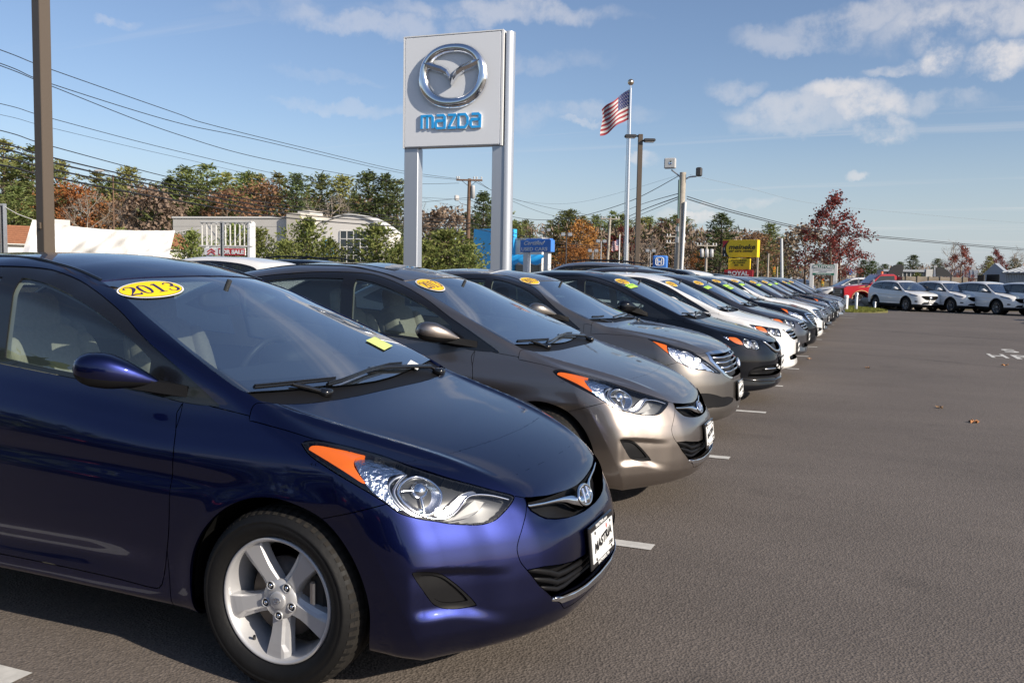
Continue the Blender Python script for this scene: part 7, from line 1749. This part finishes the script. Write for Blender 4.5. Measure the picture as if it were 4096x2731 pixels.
def pine_proto(seed, mat, h=15., spread=3.7, start=.22, whorls=15, tuft=19, needle=.46):
    r = np.random.RandomState(seed); q = Quads(); tr = MB(); tr.tube([(0, 0, -.5), (r.uniform(-.1, .1), 0, h*.5), (0, 0, h*.98)], [.26, .17, .03], 7)
    for i in range(whorls):
        t = i/(whorls-1); z = h*(start+(.985-start)*t**.92); nb = int(r.randint(4, 7)); L0 = spread*(1-t)**.62*r.uniform(.65, 1.15)+.35
        for k in range(nb):
            a = 2*math.pi*(k+r.uniform(-.3, .3))/nb + i*1.1; L = L0*r.uniform(.6, 1.15); rise = r.uniform(.05, .38)+.35*t
            d = np.array((math.cos(a), math.sin(a), 0.)); e = np.array((0, 0, 1.))
            p0 = np.array((0, 0, z)); tip = p0 + d*L + e*L*rise
            if L > .8: tr.tube([tuple(p0), tuple(p0+d*L*.5+e*L*rise*.3), tuple(tip)], [.05, .035, .012], 4, cap=False)
            for s in np.linspace(.38, 1.02, max(2, int(L*2.2))):
                c = p0 + d*L*s + e*L*rise*(s**1.5) + r.normal(0, .12, 3)
                for _ in range(tuft):
                    v = r.normal(0, 1, 3); v[2] = abs(v[2])*.55+.12; v += d*.9; v /= np.linalg.norm(v); ln = needle*r.uniform(.6, 1.2)
                    q.rhomb(c - v*ln*.25 + r.normal(0, .19, 3), v*ln, ln*.36, r.normal(0, 1, 3))
    return tr.mesh('trunk', [M_BARK]), q.mesh('crown', mat), h
def leafy_proto(seed, mat, h=12., spread=4., bark=M_BARK, leaves=14, leaf=.34, levels=3, droop=.15, start=.25, fill=1., keep=1.):
    r = np.random.RandomState(seed); q = Quads(); tr = MB()
    top = np.array((r.uniform(-.4, .4), r.uniform(-.4, .4), h*.78)); tr.tube([(0, 0, -.5), (0, 0, h*.2), tuple(top*.6), tuple(top)], [h*.018, h*.015, h*.010, h*.003], 6)
    def branch(p, d, L, rad, lev):
        e = p + d*L; mid = p + d*L*.5 + r.normal(0, L*.06, 3)
        tr.tube([tuple(p), tuple(mid), tuple(e)], [rad, rad*.75, rad*.45], 4 if lev < 2 else 3, cap=False)
        if lev >= levels or L < .35:
            if mat is not None and r.rand() < keep:
                for _ in range(leaves):
                    c = e + r.normal(0, .33*fill, 3) - d*L*r.uniform(0, .8); v = r.normal(0, 1, 3); v /= np.linalg.norm(v); ln = leaf*r.uniform(.6, 1.25); q.rhomb(c, v*ln, ln*.75, r.normal(0, 1, 3))
            return
        for k in range(r.randint(3, 5)):
            v = d + r.normal(0, .55, 3); v[2] += .12-droop*.4; v /= np.linalg.norm(v); branch(p + d*L*r.uniform(.35, 1.), v, L*r.uniform(.5, .78), rad*.55, lev+1)
    n = 13
    for i in range(n):
        t = (i+.5)/n; z = h*(start+(.80-start)*t); a = i*2.4+r.uniform(-.4, .4); L = spread*(.55+.6*math.sin(math.pi*min(.92, .25+t*.75)))*r.uniform(.55, .8); up = .25+.9*t
        d = np.array((math.cos(a), math.sin(a), up)); d /= np.linalg.norm(d); branch(np.array((0, 0, 0))+top*(z/top[2]), d, L, h*.006, 1)
    branch(top*.97, np.array((0, 0, 1.)), h*.16, h*.004, 1)
    return tr.mesh('trunk', [bark]), (q.mesh('crown', mat) if q.n else None), h
def bush_proto(seed, mat, h=5., spread=2.4):
    r = np.random.RandomState(seed); q = Quads(); tr = MB(); tr.tube([(0, 0, -.3), (0, 0, h*.9)], [.10, .02], 6)
    for i in range(15):
        t = i/14; z = h*(.04+.90*t); nb = 8
        for k in range(nb):
            a = 2*math.pi*(k+r.uniform(-.4, .4))/nb+i; L = (spread*(1-t)**.75+.25)*r.uniform(.55, 1.15); d = np.array((math.cos(a), math.sin(a), 0.)); rise = .35+.5*t; p0 = np.array((0, 0, z))
            tip = p0+d*L+np.array((0, 0, L*rise)); tr.tube([tuple(p0), tuple(tip)], [.022, .006], 3, cap=False)
            for s in np.linspace(.3, 1.03, max(3, int(L*3.6))):
                c = p0 + d*L*s + np.array((0, 0, L*rise*s))
                for _ in range(6):
                    v = r.normal(0, .8, 3); v[2] = abs(v[2])*.8+.2; v += d*.5; v /= np.linalg.norm(v); ln = .30*r.uniform(.6, 1.3); q.rhomb(c+r.normal(0, .09, 3), v*ln, ln*.38, r.normal(0, 1, 3))
    return tr.mesh('trunk', [M_BARK]), q.mesh('crown', mat), h
PROTO = {
 'pine': [pine_proto(1, M_PINE), pine_proto(2, M_PINE, spread=2.7, whorls=11), pine_proto(3, M_PINE, spread=3.6, start=.35)],
 'yellow pine': [pine_proto(4, M_PINEY, spread=2.6, whorls=12), pine_proto(5, M_PINEY, spread=3.0)],
 'dark pine': [pine_proto(6, M_PINED, spread=3.2, start=.25), pine_proto(7, M_PINED, spread=2.4, whorls=14)],
 'orange oak': [leafy_proto(8, M_ORANGE_L, leaves=16), leafy_proto(9, M_ORANGE_L, leaves=14, spread=3.4)],
 'rust oak': [leafy_proto(10, M_RUST, leaves=14, keep=.8), leafy_proto(11, M_RUST, leaves=13, spread=3.6, keep=.75)],
 'red oak': [leafy_proto(12, M_REDL, leaves=18, h=13, spread=3.7, levels=3, keep=.93, fill=.85, leaf=.32)],
 'bare tree': [leafy_proto(13, None, bark=M_BARKPALE, levels=4), leafy_proto(14, None, bark=M_BARKPALE, levels=4, spread=3.2), leafy_proto(15, M_TWIG, bark=M_BARK, levels=4, leaves=3, leaf=.5)],
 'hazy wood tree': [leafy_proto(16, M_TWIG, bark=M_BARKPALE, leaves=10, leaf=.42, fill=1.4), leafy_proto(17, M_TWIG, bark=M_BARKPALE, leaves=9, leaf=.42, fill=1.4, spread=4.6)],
 'young pine': [bush_proto(18, M_BUSHL), bush_proto(19, M_BUSHL, spread=2.7)],
}
_cnt = {}
def tree(kind, px, py, D, label, group, wide=1., name=None):
    _cnt[kind] = _cnt.get(kind, -1)+1; tr, cr, h = PROTO[kind][_cnt[kind] % len(PROTO[kind])]
    t = pt(px, py, D); z0 = gz(t.x, t.y); wide = wide*(1.18 if 'pine' in kind else 1.); s = (t.z-z0)/(h*.985 if 'oak' not in kind and 'tree' not in kind else h*.98)
    r = random.Random(_cnt[kind]*7+len(kind)); root = empty(name or {'young pine': 'pine_bush'}.get(kind, 'pine_tree' if 'pine' in kind else ('oak_tree' if 'oak' in kind else 'bare_tree')), (t.x, t.y, z0), r.uniform(0, 6.28), label, 'tree', group); root.scale = (s*wide, s*wide, s)
    link('trunk', tr, root)
    if cr: link('crown', cr, root)
# left wood behind the shops: (kind, px, top, depth, width, label)
LEFT = 'trees in the wood on the left'
for k, px, py, D, wd, lab in (
 ('yellow pine', 14, 572, 112, 1.15, 'tallest pine, at the very left edge of the wood'), ('pine', 62, 640, 118, 1.1, 'green pine between the left edge pine and the bronze pole'), ('pine', 128, 604, 110, 1.2, 'tall ragged pine directly left of the bronze pole top of the wood'),
 ('orange oak', 290, 745, 112, 1.2, 'bright orange oak just right of the bronze pole'), ('yellow pine', 240, 660, 125, 1., 'slim yellow green pine just right of the bronze pole'), ('bare tree', 345, 770, 108, 1., 'pale bare tree right of the bright orange oak'), ('yellow pine', 385, 700, 126, 1.2, 'yellow green pine above the bare pale trees'),
 ('pine', 450, 725, 128, 1.2, 'low green pine left of the pointed pine by the street lamp'), ('yellow pine', 515, 683, 122, 1.1, 'pointed yellow green pine by the distant street lamp'), ('bare tree', 505, 790, 106, 1., 'pale bare tree under the pointed pine'), ('rust oak', 575, 750, 118, 1.2, 'rusty oak right of the pointed yellow pine'), ('bare tree', 622, 775, 104, 1.1, 'white-barked bare tree before the dark pines'),
 ('dark pine', 685, 730, 112, 1.3, 'dark pine on the left shoulder of the broad pine group'), ('pine', 745, 686, 110, 1.35, 'broad pine forming the left top of the pine group'), ('pine', 828, 675, 112, 1.35, 'highest broad pine of the central pine group'), ('yellow pine', 900, 702, 116, 1.1, 'pine just right of the highest broad pine'), ('rust oak', 925, 760, 108, 1.2, 'rusty oak under the pines behind the cream showroom'), ('pine', 985, 703, 120, 1.05, 'pointed pine above the rusty oaks'), ('yellow pine', 1036, 712, 120, .9, 'narrow pine right of the pointed one above the oaks'),
 ('rust oak', 1075, 740, 112, 1.25, 'largest rusty oak above the cream showroom chimney'), ('yellow pine', 1118, 708, 118, 1.2, 'yellowish rounded pine above the showroom chimney'), ('dark pine', 1187, 712, 110, 1.1, 'dark pointed pine right of the yellowish rounded pine'), ('pine', 1288, 714, 114, 1.2, 'pine above the left end of the showroom arch'), ('bare tree', 1330, 785, 104, 1.2, 'grey bare tree behind the showroom arch'), ('yellow pine', 1372, 718, 114, 1.1, 'slanted yellowish pine above the showroom arch'), ('dark pine', 1474, 704, 108, 1.15, 'ragged dark pine above the right end of the showroom arch'), ('dark pine', 1545, 714, 108, 1.15, 'ragged dark pine immediately left of the sign column'), ('pine', 1590, 735, 114, 1.1, 'pine half hidden behind the left sign column'),
 ('rust oak', 200, 790, 120, 1.1, 'rusty oak hidden behind the bronze pole'), ('rust oak', 420, 800, 116, 1.2, 'low rusty oak right of the pale bare tree'), ('pine', 560, 800, 122, 1.2, 'low pine in the shade of the wood under the rusty oak'), ('rust oak', 700, 800, 124, 1.2, 'low rusty oak below the dark pine shoulder'), ('rust oak', 800, 790, 124, 1.2, 'low rusty oak under the highest broad pine'), ('pine', 60, 760, 105, 1.3, 'low dark green pine above the brown mansard roof'), ('rust oak', 1240, 790, 118, 1.1, 'low rusty oak left of the showroom arch'), ('rust oak', 1430, 790, 118, 1.1, 'low rusty oak behind the showroom window'), ('rust oak', 120, 800, 122, 1.2, 'low rusty oak left of the bronze pole')):
    tree(k, px, py, D, lab, LEFT, wd)
MID = 'trees in the wood on the right'
for k, px, py, D, wd, lab in (
 ('bare tree', 1700, 842, 150, 1.3, 'hazy bare tree seen between the sign columns, left'), ('bare tree', 1780, 838, 150, 1.3, 'hazy bare tree seen between the sign columns, right'), ('dark pine', 1935, 785, 100, 1.1, 'dark pine right of the brown utility pole'), ('pine', 1985, 800, 104, 1.1, 'pine half hidden behind the right sign column'),
 ('pine', 2060, 890, 150, 1.2, 'small hazy pine just right of the brand sign'), ('pine', 2105, 890, 160, 1., 'small pointed hazy pine above the used cars sign'), ('pine', 2200, 890, 160, 1., 'small pointed hazy pine right above the sign crown'), ('pine', 2275, 850, 140, 1.35, 'broad hazy pine above the orange oak'), ('yellow pine', 2330, 873, 140, 1.1, 'hazy pine at the right shoulder of the broad hazy pine'), ('orange oak', 2320, 895, 118, 1.25, 'tall golden orange oak standing before the bare wood'), ('orange oak', 2290, 985, 108, 1.5, 'low spreading orange oak at the foot of the golden one'), ('orange oak', 2355, 975, 110, 1.2, 'low orange oak right of the golden one'),
 ('pine', 2385, 872, 150, 1.1, 'pointed hazy pine left of the tan utility pole'), ('pine', 2452, 855, 140, 1.15, 'hazy pine right behind the tan utility pole'), ('pine', 2487, 868, 145, 1.2, 'hazy pine just left of the flagpole'), ('red oak', 2480, 918, 130, 1.1, 'small dark red oak behind the small flag'), ('yellow pine', 2572, 880, 150, 1.2, 'yellowish hazy pine right of the dark light pole'), ('pine', 2598, 878, 155, .9, 'thin hazy pine right of the yellowish hazy pine'), ('pine', 2650, 882, 150, 1.1, 'round topped hazy pine above the blue box sign'), ('red oak', 2680, 895, 150, 1.2, 'dark red oak top behind the insulator pole'), ('pine', 2716, 868, 145, 1.2, 'hazy pine directly left of the floodlight pole'),
 ('dark pine', 2887, 866, 112, 1.55, 'big dark round pine above the yellow workshop sign'), ('rust oak', 3035, 935, 115, 1.35, 'spreading red brown oak right of the workshop sign'), ('pine', 3083, 905, 120, 1.2, 'pine rising above the red brown oak'), ('dark pine', 3130, 960, 130, 1., 'small dark pine behind the leaning pale pole'), ('orange oak', 2790, 1010, 118, .9, 'slim orange oak low between two utility poles'), ('bare tree', 2590, 960, 112, 1.2, 'white-branched bare tree right of the dark light pole'), ('bare tree', 2390, 990, 108, 1.1, 'white-trunked bare tree left of the tan utility pole'),
 ('bare tree', 3228, 912, 92, 1.15, 'tall spreading bare tree left of the red oak'), ('red oak', 3338, 795, 84, 1.05, 'tall dark red oak dominating the right of the lot'), ('red oak', 3370, 930, 88, 1.15, 'lower dark red crown leaning right beside the tall red oak'),
 ('dark pine', 3455, 1045, 170, 1.5, 'far pine right of the slim dark lamp post'), ('dark pine', 3490, 1048, 170, 1.6, 'far round pine left of the glass showroom'), ('dark pine', 3655, 1026, 165, 1.5, 'far pine topped by a fan of branches above the glass showroom'), ('dark pine', 3600, 1052, 185, 1.6, 'far low pine left of the fan topped pine'), ('dark pine', 3750, 1040, 170, 1.5, 'far pine left of the small red tree'), ('red oak', 3845, 990, 105, .9, 'small red topped tree in front of the metal hall'), ('bare tree', 3812, 974, 108, .9, 'thin bare tree beside the small red topped tree'), ('yellow pine', 3960, 1030, 120, 1.3, 'yellowish pine left of the steel shed roof'), ('bare tree', 4070, 1000, 140, 1.2, 'faint bare tree above the steel shed'), ('red oak', 3985, 1005, 140, .9, 'thin reddish tree above the steel shed gable'), ('dark pine', 4060, 1040, 150, 1.5, 'far pine behind the steel shed'), ('dark pine', 3540, 1060, 190, 1.7, 'farthest low pine behind the glass showroom')):
    tree(k, px, py, D, lab, MID, wd)
YG = 'young pines in front of the cream showroom'
for px, py, D, wd, lab in ((1232, 882, 66, .92, 'tall loose young pine in front of the showroom chimney'), (1140, 972, 64, 1.0, 'lower young pine left of the tall loose one'), (1322, 968, 62, .9, 'young pine with rusty side just right of the tall loose one'), (1505, 912, 62, 1.12, 'dense dark young pine hiding the showroom window'), (1592, 985, 60, .8, 'young pine touching the left sign column'), (1790, 930, 62, 1.35, 'dense young pine between the sign columns'), (1700, 970, 60, 1.0, 'smaller young pine beside the left sign column'), (1870, 985, 60, .9, 'smaller young pine by the brown utility pole base'), (765, 930, 60, .9, 'young pine left of the billboard frame'), (1030, 925, 68, .9, 'young pine right of the billboard frame'), (940, 905, 70, .9, 'young pine seen through the billboard frame'), (480, 925, 74, .8, 'small yellow green shrub above the banner'), (3668, 1095, 100, .8, 'round olive shrub in front of the distant showroom')):
    tree('young pine', px, py, D, lab, YG, wd)
# brown wood that reads as one mass behind the single trees
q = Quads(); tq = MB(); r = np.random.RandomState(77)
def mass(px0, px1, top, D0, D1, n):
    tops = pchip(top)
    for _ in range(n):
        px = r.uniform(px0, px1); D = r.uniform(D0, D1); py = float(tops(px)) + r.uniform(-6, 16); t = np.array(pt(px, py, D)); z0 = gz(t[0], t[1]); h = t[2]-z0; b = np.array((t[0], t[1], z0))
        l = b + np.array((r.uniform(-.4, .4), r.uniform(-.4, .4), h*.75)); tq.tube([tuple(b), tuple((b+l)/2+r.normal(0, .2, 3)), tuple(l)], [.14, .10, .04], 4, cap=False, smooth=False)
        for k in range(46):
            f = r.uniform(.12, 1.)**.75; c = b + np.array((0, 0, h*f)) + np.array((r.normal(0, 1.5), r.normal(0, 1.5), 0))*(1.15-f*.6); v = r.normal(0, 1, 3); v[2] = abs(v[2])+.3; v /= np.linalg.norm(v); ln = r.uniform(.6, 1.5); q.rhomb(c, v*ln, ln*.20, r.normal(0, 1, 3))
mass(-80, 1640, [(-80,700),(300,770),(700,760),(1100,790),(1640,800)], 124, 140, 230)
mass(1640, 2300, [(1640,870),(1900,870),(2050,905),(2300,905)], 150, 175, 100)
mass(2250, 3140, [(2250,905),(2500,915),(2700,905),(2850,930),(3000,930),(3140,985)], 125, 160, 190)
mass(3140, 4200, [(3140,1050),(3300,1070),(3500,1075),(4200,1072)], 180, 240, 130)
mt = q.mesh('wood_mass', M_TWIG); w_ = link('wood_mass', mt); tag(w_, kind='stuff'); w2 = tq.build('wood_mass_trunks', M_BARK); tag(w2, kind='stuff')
# wood across the road behind the photographer, which the car sides mirror
q = Quads(); r = np.random.RandomState(5)
for _ in range(190):
    a = r.uniform(-2.85, -.95); d = r.uniform(30, 46); b = np.array((2+d*math.cos(a), -3+d*math.sin(a), -.1)); h = r.uniform(4.5, 7.5)
    for k in range(70):
        f = r.uniform(.02, 1.); c = b + np.array((r.normal(0, 1.6), r.normal(0, 1.6), 0))*(1.1-f*.8) + np.array((0, 0, h*f)); v = r.normal(0, 1, 3); v /= np.linalg.norm(v); ln = r.uniform(.9, 2.0); q.rhomb(c, v*ln, ln*.5, r.normal(0, 1, 3))
tag(link('wood_across_the_road', q.mesh('wood_across_the_road', M_PINED)), kind='stuff')
# ---------------------------------------------------------------- other vehicles
PARTS_U = build_car(SPEC_U, .030); add_cabin(PARTS_U, SPEC_U); add_plate(PARTS_U, SPEC_U, False)
PARTS_RAIL = variant(PARTS_U)
for s in (1, -1):
    m = MB(); m.tube([(-1.5, .60*s, 1.735), (-1.9, .60*s, 1.775), (-2.8, .60*s, 1.77), (-3.3, .59*s, 1.70)], .02, 6); PARTS_RAIL.add('roof_rail', m.mesh('roof_rail', [M_TRIM]), None)
_e = MB(); _e.tube([(.93, -.0, .775), (.935, 0, .775)], .07, 12)
m = MB(); m.tube([(0, .105*math.cos(t), .075*math.sin(t)) for t in np.linspace(0, 2*math.pi, 25)], .011, 6, cap=False); m.tube([(.004, -.09, .03), (.006, 0, -.02), (.004, .09, .03)], .011, 6)
PARTS_U.add('badge', m.mesh('badge', [M_CHROME]), None, PARTS_U.bump, None, Matrix.Translation((.925, 0, .765)))
WKU = dict(lo=wheel_parts(R=.385, rim=.262, width=.245, hi=False, spokes=10, dark=True))
HD = math.radians(-57)
# white utility cars in the angled bays across the aisle; the photograph gives each right front wheel
for i, (px, py) in enumerate(((3619,1244),(3798,1250),(3981,1259),(4172,1268))):
    d = pt(px, py, 1)-CAM_POS; t = -(CAM_POS.z+.21)/d.z; p = CAM_POS+d*t; R2 = Matrix.Rotation(HD, 3, 'Z'); o = p - R2 @ Vector((0, -.93, 0))
    root, _ = spawn(PARTS_U, PAINT_WHITE, (o.x, o.y, -.21), HD, ['white sport utility car nearest the red truck, its front turned to the aisle', 'white sport utility car between two others of its kind', 'white sport utility car last fully seen before the right edge', 'white sport utility car cut off by the right edge'][i], 'car', 'white utility cars in the angled bays', 'utility_car', WKU, SPEC_U)
    if i == 0:
        m = MB(); m.box((-1.95, 0, 1.735), (.75, .80, .012)); m.build('sunroof', M_WINDOW, root)
    line = Vector((math.cos(HD), math.sin(HD), 0)); q = o + R2 @ Vector((1.0, -1.35, 0)); a = q - line*4.6
    m = MB(); nn = Vector((-line.y, line.x, 0))*.06; m.add([tuple(Vector((v.x, v.y, gz(v.x, v.y)+.006))) for v in (a-nn, q-nn, q+nn, a+nn)], [(0,1,2,3)]); tag(m.build('parking_line', M_LINE), kind='structure')
# second row with its tails to the first: only roofs show
def second(parts, spec, paint, px, py_roof, D, roof_x, sc, label, rz=math.pi):
    t = pt(px, py_roof, D); root, _ = spawn(parts, paint, (t.x+roof_x*sc, t.y, 0), rz, label, 'car', 'cars of the second row', 'parked_car', WKU if parts in (PARTS_U, PARTS_RAIL) else WK, spec); root.scale = (sc,)*3; return root
second(PARTS_U, SPEC_U, PAINT_WHITE, 930, 1034, 19.5, -2.2, 1.0, 'white car of the second row, its roof showing behind the dark blue car')
second(PARTS_RAIL, SPEC_U, PAINT_BLACK, 1230, 1040, 22., -2.3, 1.0, 'black car of the second row showing a dark roof rail above the taupe car')
second(PARTS_RAIL, SPEC_U, PAINT_SILVER, 2420, 1062, 28., -2.3, 1.09, 'silver wagon of the second row showing its roof rail and red tail lamp')
second(PARTS_U, SPEC_U, PAINT_BLACK, 2650, 1088, 31., -2.6, 1.04, 'black car of the second row right of the silver wagon')
second(PARTS_U, SPEC_U, PAINT_WHITE, 2760, 1094, 34., -2.8, 1.02, 'white car of the second row with only its roof end showing')
second(PARTS_RAIL, SPEC_U, PAINT_DKBLUE, 2880, 1100, 38., -2.8, .95, 'dark blue car of the second row just below the ROYAL sign')
second(PARTS_U, SPEC_U, PAINT_GREY, 2560, 1100, 24.5, -2.6, .98, 'dark grey car of the second row hidden behind the silver wagon')
# white work vehicle with roof lights, and the red truck beside it
wz = math.atan2(-.375, -.927)
t = pt(3330, 1185, 63); PARTS_W = variant(PARTS_U)
for x, y in ((-1.25, .45), (-1.25, 0), (-1.25, -.45), (-3.1, .4), (-3.1, -.4)):
    m = MB(); m.bbox((x, y, 1.76), (.12, .16, .06), .02); PARTS_W.add('roof_lamp', m.mesh('roof_lamp', [pmat('clearance_lamp', (.75,.62,.5), rough=.3)]), None)
root, _ = spawn(PARTS_W, PAINT_WHITE, (t.x-.2, t.y, -.26), wz, 'white work wagon with roof lamps facing left beyond the silver car', 'car', None, 'work_wagon', WKU, SPEC_U); root.scale = (1.12, 1.05, 1.12)
def red_truck():
    o = pt(3392, 1200, 57); root = empty('dump_truck', (o.x, o.y, -.24), wz, 'old red dump truck with dark grille, tan body and black wings, facing left', 'truck')
    red = paint_mat('truck_red', (.50,.012,.02), rough=.35)
    m = MB()   # bonnet and front wings: profile along the length, chamfered across
    def block(prof, w0, w1, mat, name, bev=.08):
        b = MB(); n = len(prof); secs = []
        for y, k in ((-w1, 0), (-w0, bev), (w0, bev), (w1, 0)):
            cx = sum(p[0] for p in prof)/n; cz = sum(p[1] for p in prof)/n
            secs.append([(cx+(p[0]-cx)*(1 if k else .985), y, cz+(p[1]-cz)*(1 if k else .93)) for p in prof])
        V = [q for s in secs for q in s]; F = [(i*n+j, i*n+(j+1) % n, (i+1)*n+(j+1) % n, (i+1)*n+j) for i in range(3) for j in range(n)] + [tuple(range(n-1, -1, -1)), tuple(range(3*n, 4*n))]
        b.add(V, F); return b.build(name, mat, root)
    arch = [(-.45+.56*math.cos(a), .52+.50*math.sin(a)) for a in np.linspace(-.12, math.pi+.12, 13)]
    block([(.62, .62), (.66, 1.22), (.5, 1.34), (-.9, 1.46), (-1.25, 1.50), (-1.25, .55)] + arch[::-1][:0] + [(-1.02, .46)] + arch[::-1] + [(.12, .46)], .72, .98, red, 'front_body')
    block([(-1.25, .55), (-1.25, 1.48), (-1.0, 1.5), (-1.55, 2.02), (-1.7, 2.12), (-2.5, 2.14), (-2.66, 2.05), (-2.72, .55)], .80, .95, red, 'cab')
    for s in (1, -1):
        b = MB(); b.prism([(-1.2, 1.52), (-1.62, 2.0), (-2.5, 2.02), (-2.56, 1.52)], .93*s, .962*s, 'xz'); b.build('door_window', M_WINDOW, root)
        b = MB(); b.tube([(-1.05, 1.0*s, 1.55), (-1.1, 1.2*s, 1.6)], .015, 5); b.bbox((-1.1, 1.22*s, 1.66), (.06, .18, .3), .02); b.build('side_mirror', M_CHROME, root)
        b = MB(); q = [(-.45+.60*math.cos(a), .985*s, .52+.54*math.sin(a)) for a in np.linspace(0, math.pi, 13)]; b.tube(q, .03, 5); b.build('arch_trim', pmat('tan_trim', (.5,.33,.16), rough=.6), root)
        b = MB(); b.prism([(-.2, 1.24), (-.9, 1.30), (-1.1, 1.38), (-.7, 1.36)], .975*s, .99*s, 'xz'); b.build('flame_decal', MATS['tan_trim'], root)
    b = MB(); V = [(-1.02, -.70, 1.53), (-1.02, .70, 1.53), (-1.53, .66, 2.0), (-1.53, -.66, 2.0)]; b.add([(x+.02, y, z+.02) for x, y, z in V], [(0,1,2,3)]); b.build('windscreen', M_GLASS, root)
    b = MB(); b.bbox((.66, 0, .92), (.06, 1.66, .52), .02); b.build('grille', M_SIGNBLK, root)
    for k in range(4): b = MB(); b.box((.70, 0, .74+.12*k), (.02, 1.2, .025)); b.build('grille_bar', M_STEEL, root)
    for s in (1, -1): b = MB(); b.bbox((.70, .66*s, .95), (.03, .26, .2), .02); b.build('headlight', M_PORC, root)
    b = MB(); b.bbox((.78, 0, .52), (.16, 1.9, .22), .04); b.build('front_bumper', M_CHROME, root)
    b = MB(); b.bbox((-3.5, 0, .72), (5.6, .9, .22), .03); b.build('chassis', M_SIGNBLK, root)
    tan = pmat('dump_body_tan', (.21,.175,.135), rough=.8, noise=(3, .25))
    b = MB(); b.bbox((-5.0, 0, 1.5), (4.2, 2.2, 1.0), .05); b.build('dump_body', tan, root)
    for k in range(6): b = MB(); b.box((-3.2-.72*k, 1.12, 1.55), (.10, .06, .98)); b.build('body_rib', tan, root)
    for x in (-3.3, -6.5): b = MB(); b.prism([(x-.45, 2.05), (x+.45, 2.05), (x+.40, 2.35), (x+.1, 2.72), (x-.3, 2.80), (x-.55, 2.70)] if x > -5 else [(x-.6, 2.05), (x+.5, 2.05), (x+.55, 2.62), (x+.2, 2.66), (x-.2, 2.45)], -.9, -.8, 'xz'); b.build('plough_wing', M_SIGNBLK, root)
    b = MB(); b.lathe([(0, .16), (.07, .14), (.08, 0)], 10, 'z', (-2.1, 0, 2.14)); b.build('beacon', M_AMBER, root)
    for x in (-.45, -4.3, -5.5):
        for s in (-1, 1):
            w = empty('wheel', (x, .80*s, .42)); w.parent = root
            if s == 1: w.rotation_euler = (0, 0, math.pi)
            for nm, me, _ in WKU['lo']: link(nm, me, w).scale = (1.08, 1.08, 1.08)
red_truck()
# car passing on the far road
t = pt(3290, 1140, 95); second(PARTS_A, SPEC_A, PAINT_SILVER, 3290, 1128, 95, -1.6, 1.0, 'small silver car on the far road behind the outlet sign', rz=-1.2)
# unseen utility cars added outside the frame on the right to cast shadows in
for i, (x, y) in enumerate(((9.5, 33.0), (9.7, 36.4))):
    spawn(PARTS_U, PAINT_WHITE, (x, y, -.02), math.pi, ['white utility car just outside the right edge, nearer one', 'white utility car just outside the right edge, farther one'][i], 'car', None, 'utility_car', WKU, SPEC_U)
# posts in the verge and the boulders behind
for px, pyt, pyb, r_, mt, lab in ((3384,1180,1240,.09,M_POSTWHITE,'white capped post at the end of the car row'),(3424,1169,1240,.075,M_STEEL,'grey steel post standing in the grass verge'),(3499,1206,1232,.06,M_STEEL,'short grey post right by the first white utility car')):
    b_ = pt(px, pyb, 1)-CAM_POS; tt = -(CAM_POS.z+.10)/b_.z; p = CAM_POS+b_*tt; hgt = (pyb-pyt)/3540*((p-CAM_POS).dot(FW)); o = empty('verge_post', (p.x, p.y, -.1), 0, lab, 'post'); m = MB(); m.lathe([(r_, -.2), (r_, hgt*.97), (r_*.6, hgt), (0, hgt)], 12); m.build('shaft', mt, o)
    m = MB(); m.lathe([(r_*1.25, hgt*.80), (r_*1.25, hgt*.96), (r_*1.1, hgt*.97), (r_, hgt*.80)], 12); m.build('cap', mt, o)
M_ROCK = pmat('boulder', (.30,.27,.23), rough=.95, noise=(2.5, .3), bump=(6, .5, .05))
_r = random.Random(21)
for i in range(26):
    px = 3386+i*13 + _r.uniform(-5, 5); p = pt(px, 1216+_r.uniform(-10, 8), 53.5); z = -.22; s = _r.uniform(.16, .36)
    bm = bmesh.new(); bmesh.ops.create_icosphere(bm, subdivisions=2, radius=1)
    for v in bm.verts: k = 1+.28*math.sin(3.1*v.co.x+i)*math.cos(2.3*v.co.y-i*.7)+.12*math.sin(5*v.co.z+i*2); v.co = Vector((v.co.x*s*1.35*k, v.co.y*s*k, v.co.z*s*.8*k))
    me = bpy.data.meshes.new('boulder'); bm.to_mesh(me); bm.free(); me.materials.append(M_ROCK)
    for f in me.polygons: f.use_smooth = i % 2 == 0
    o = link('boulder', me, None, (p.x, p.y, z+s*.3+(.3 if i % 3 == 0 else 0))); o.rotation_euler = (0, 0, i); tag(o, 'grey brown boulder in the low rock line behind the verge', 'rock', 'boulders in the rock line')
# cars in the bays behind the photographer, mirrored in the nearest doors
for _i, (_x, _p) in enumerate(((-7.6, PAINT_BLACK), (-4.9, PAINT_DKBLUE), (-2.2, PAINT_GREY), (.5, PAINT_BLACK))):
    spawn(PARTS_D, _p, (_x, -10.4, 0), -math.pi/2, 'dark saloon in the bay behind the photographer', 'car', 'dark cars behind the photographer', 'parked_car', WK, SPEC_D, skip=('seat', 'headrest', 'dashboard', 'steering_wheel', 'wiper'))
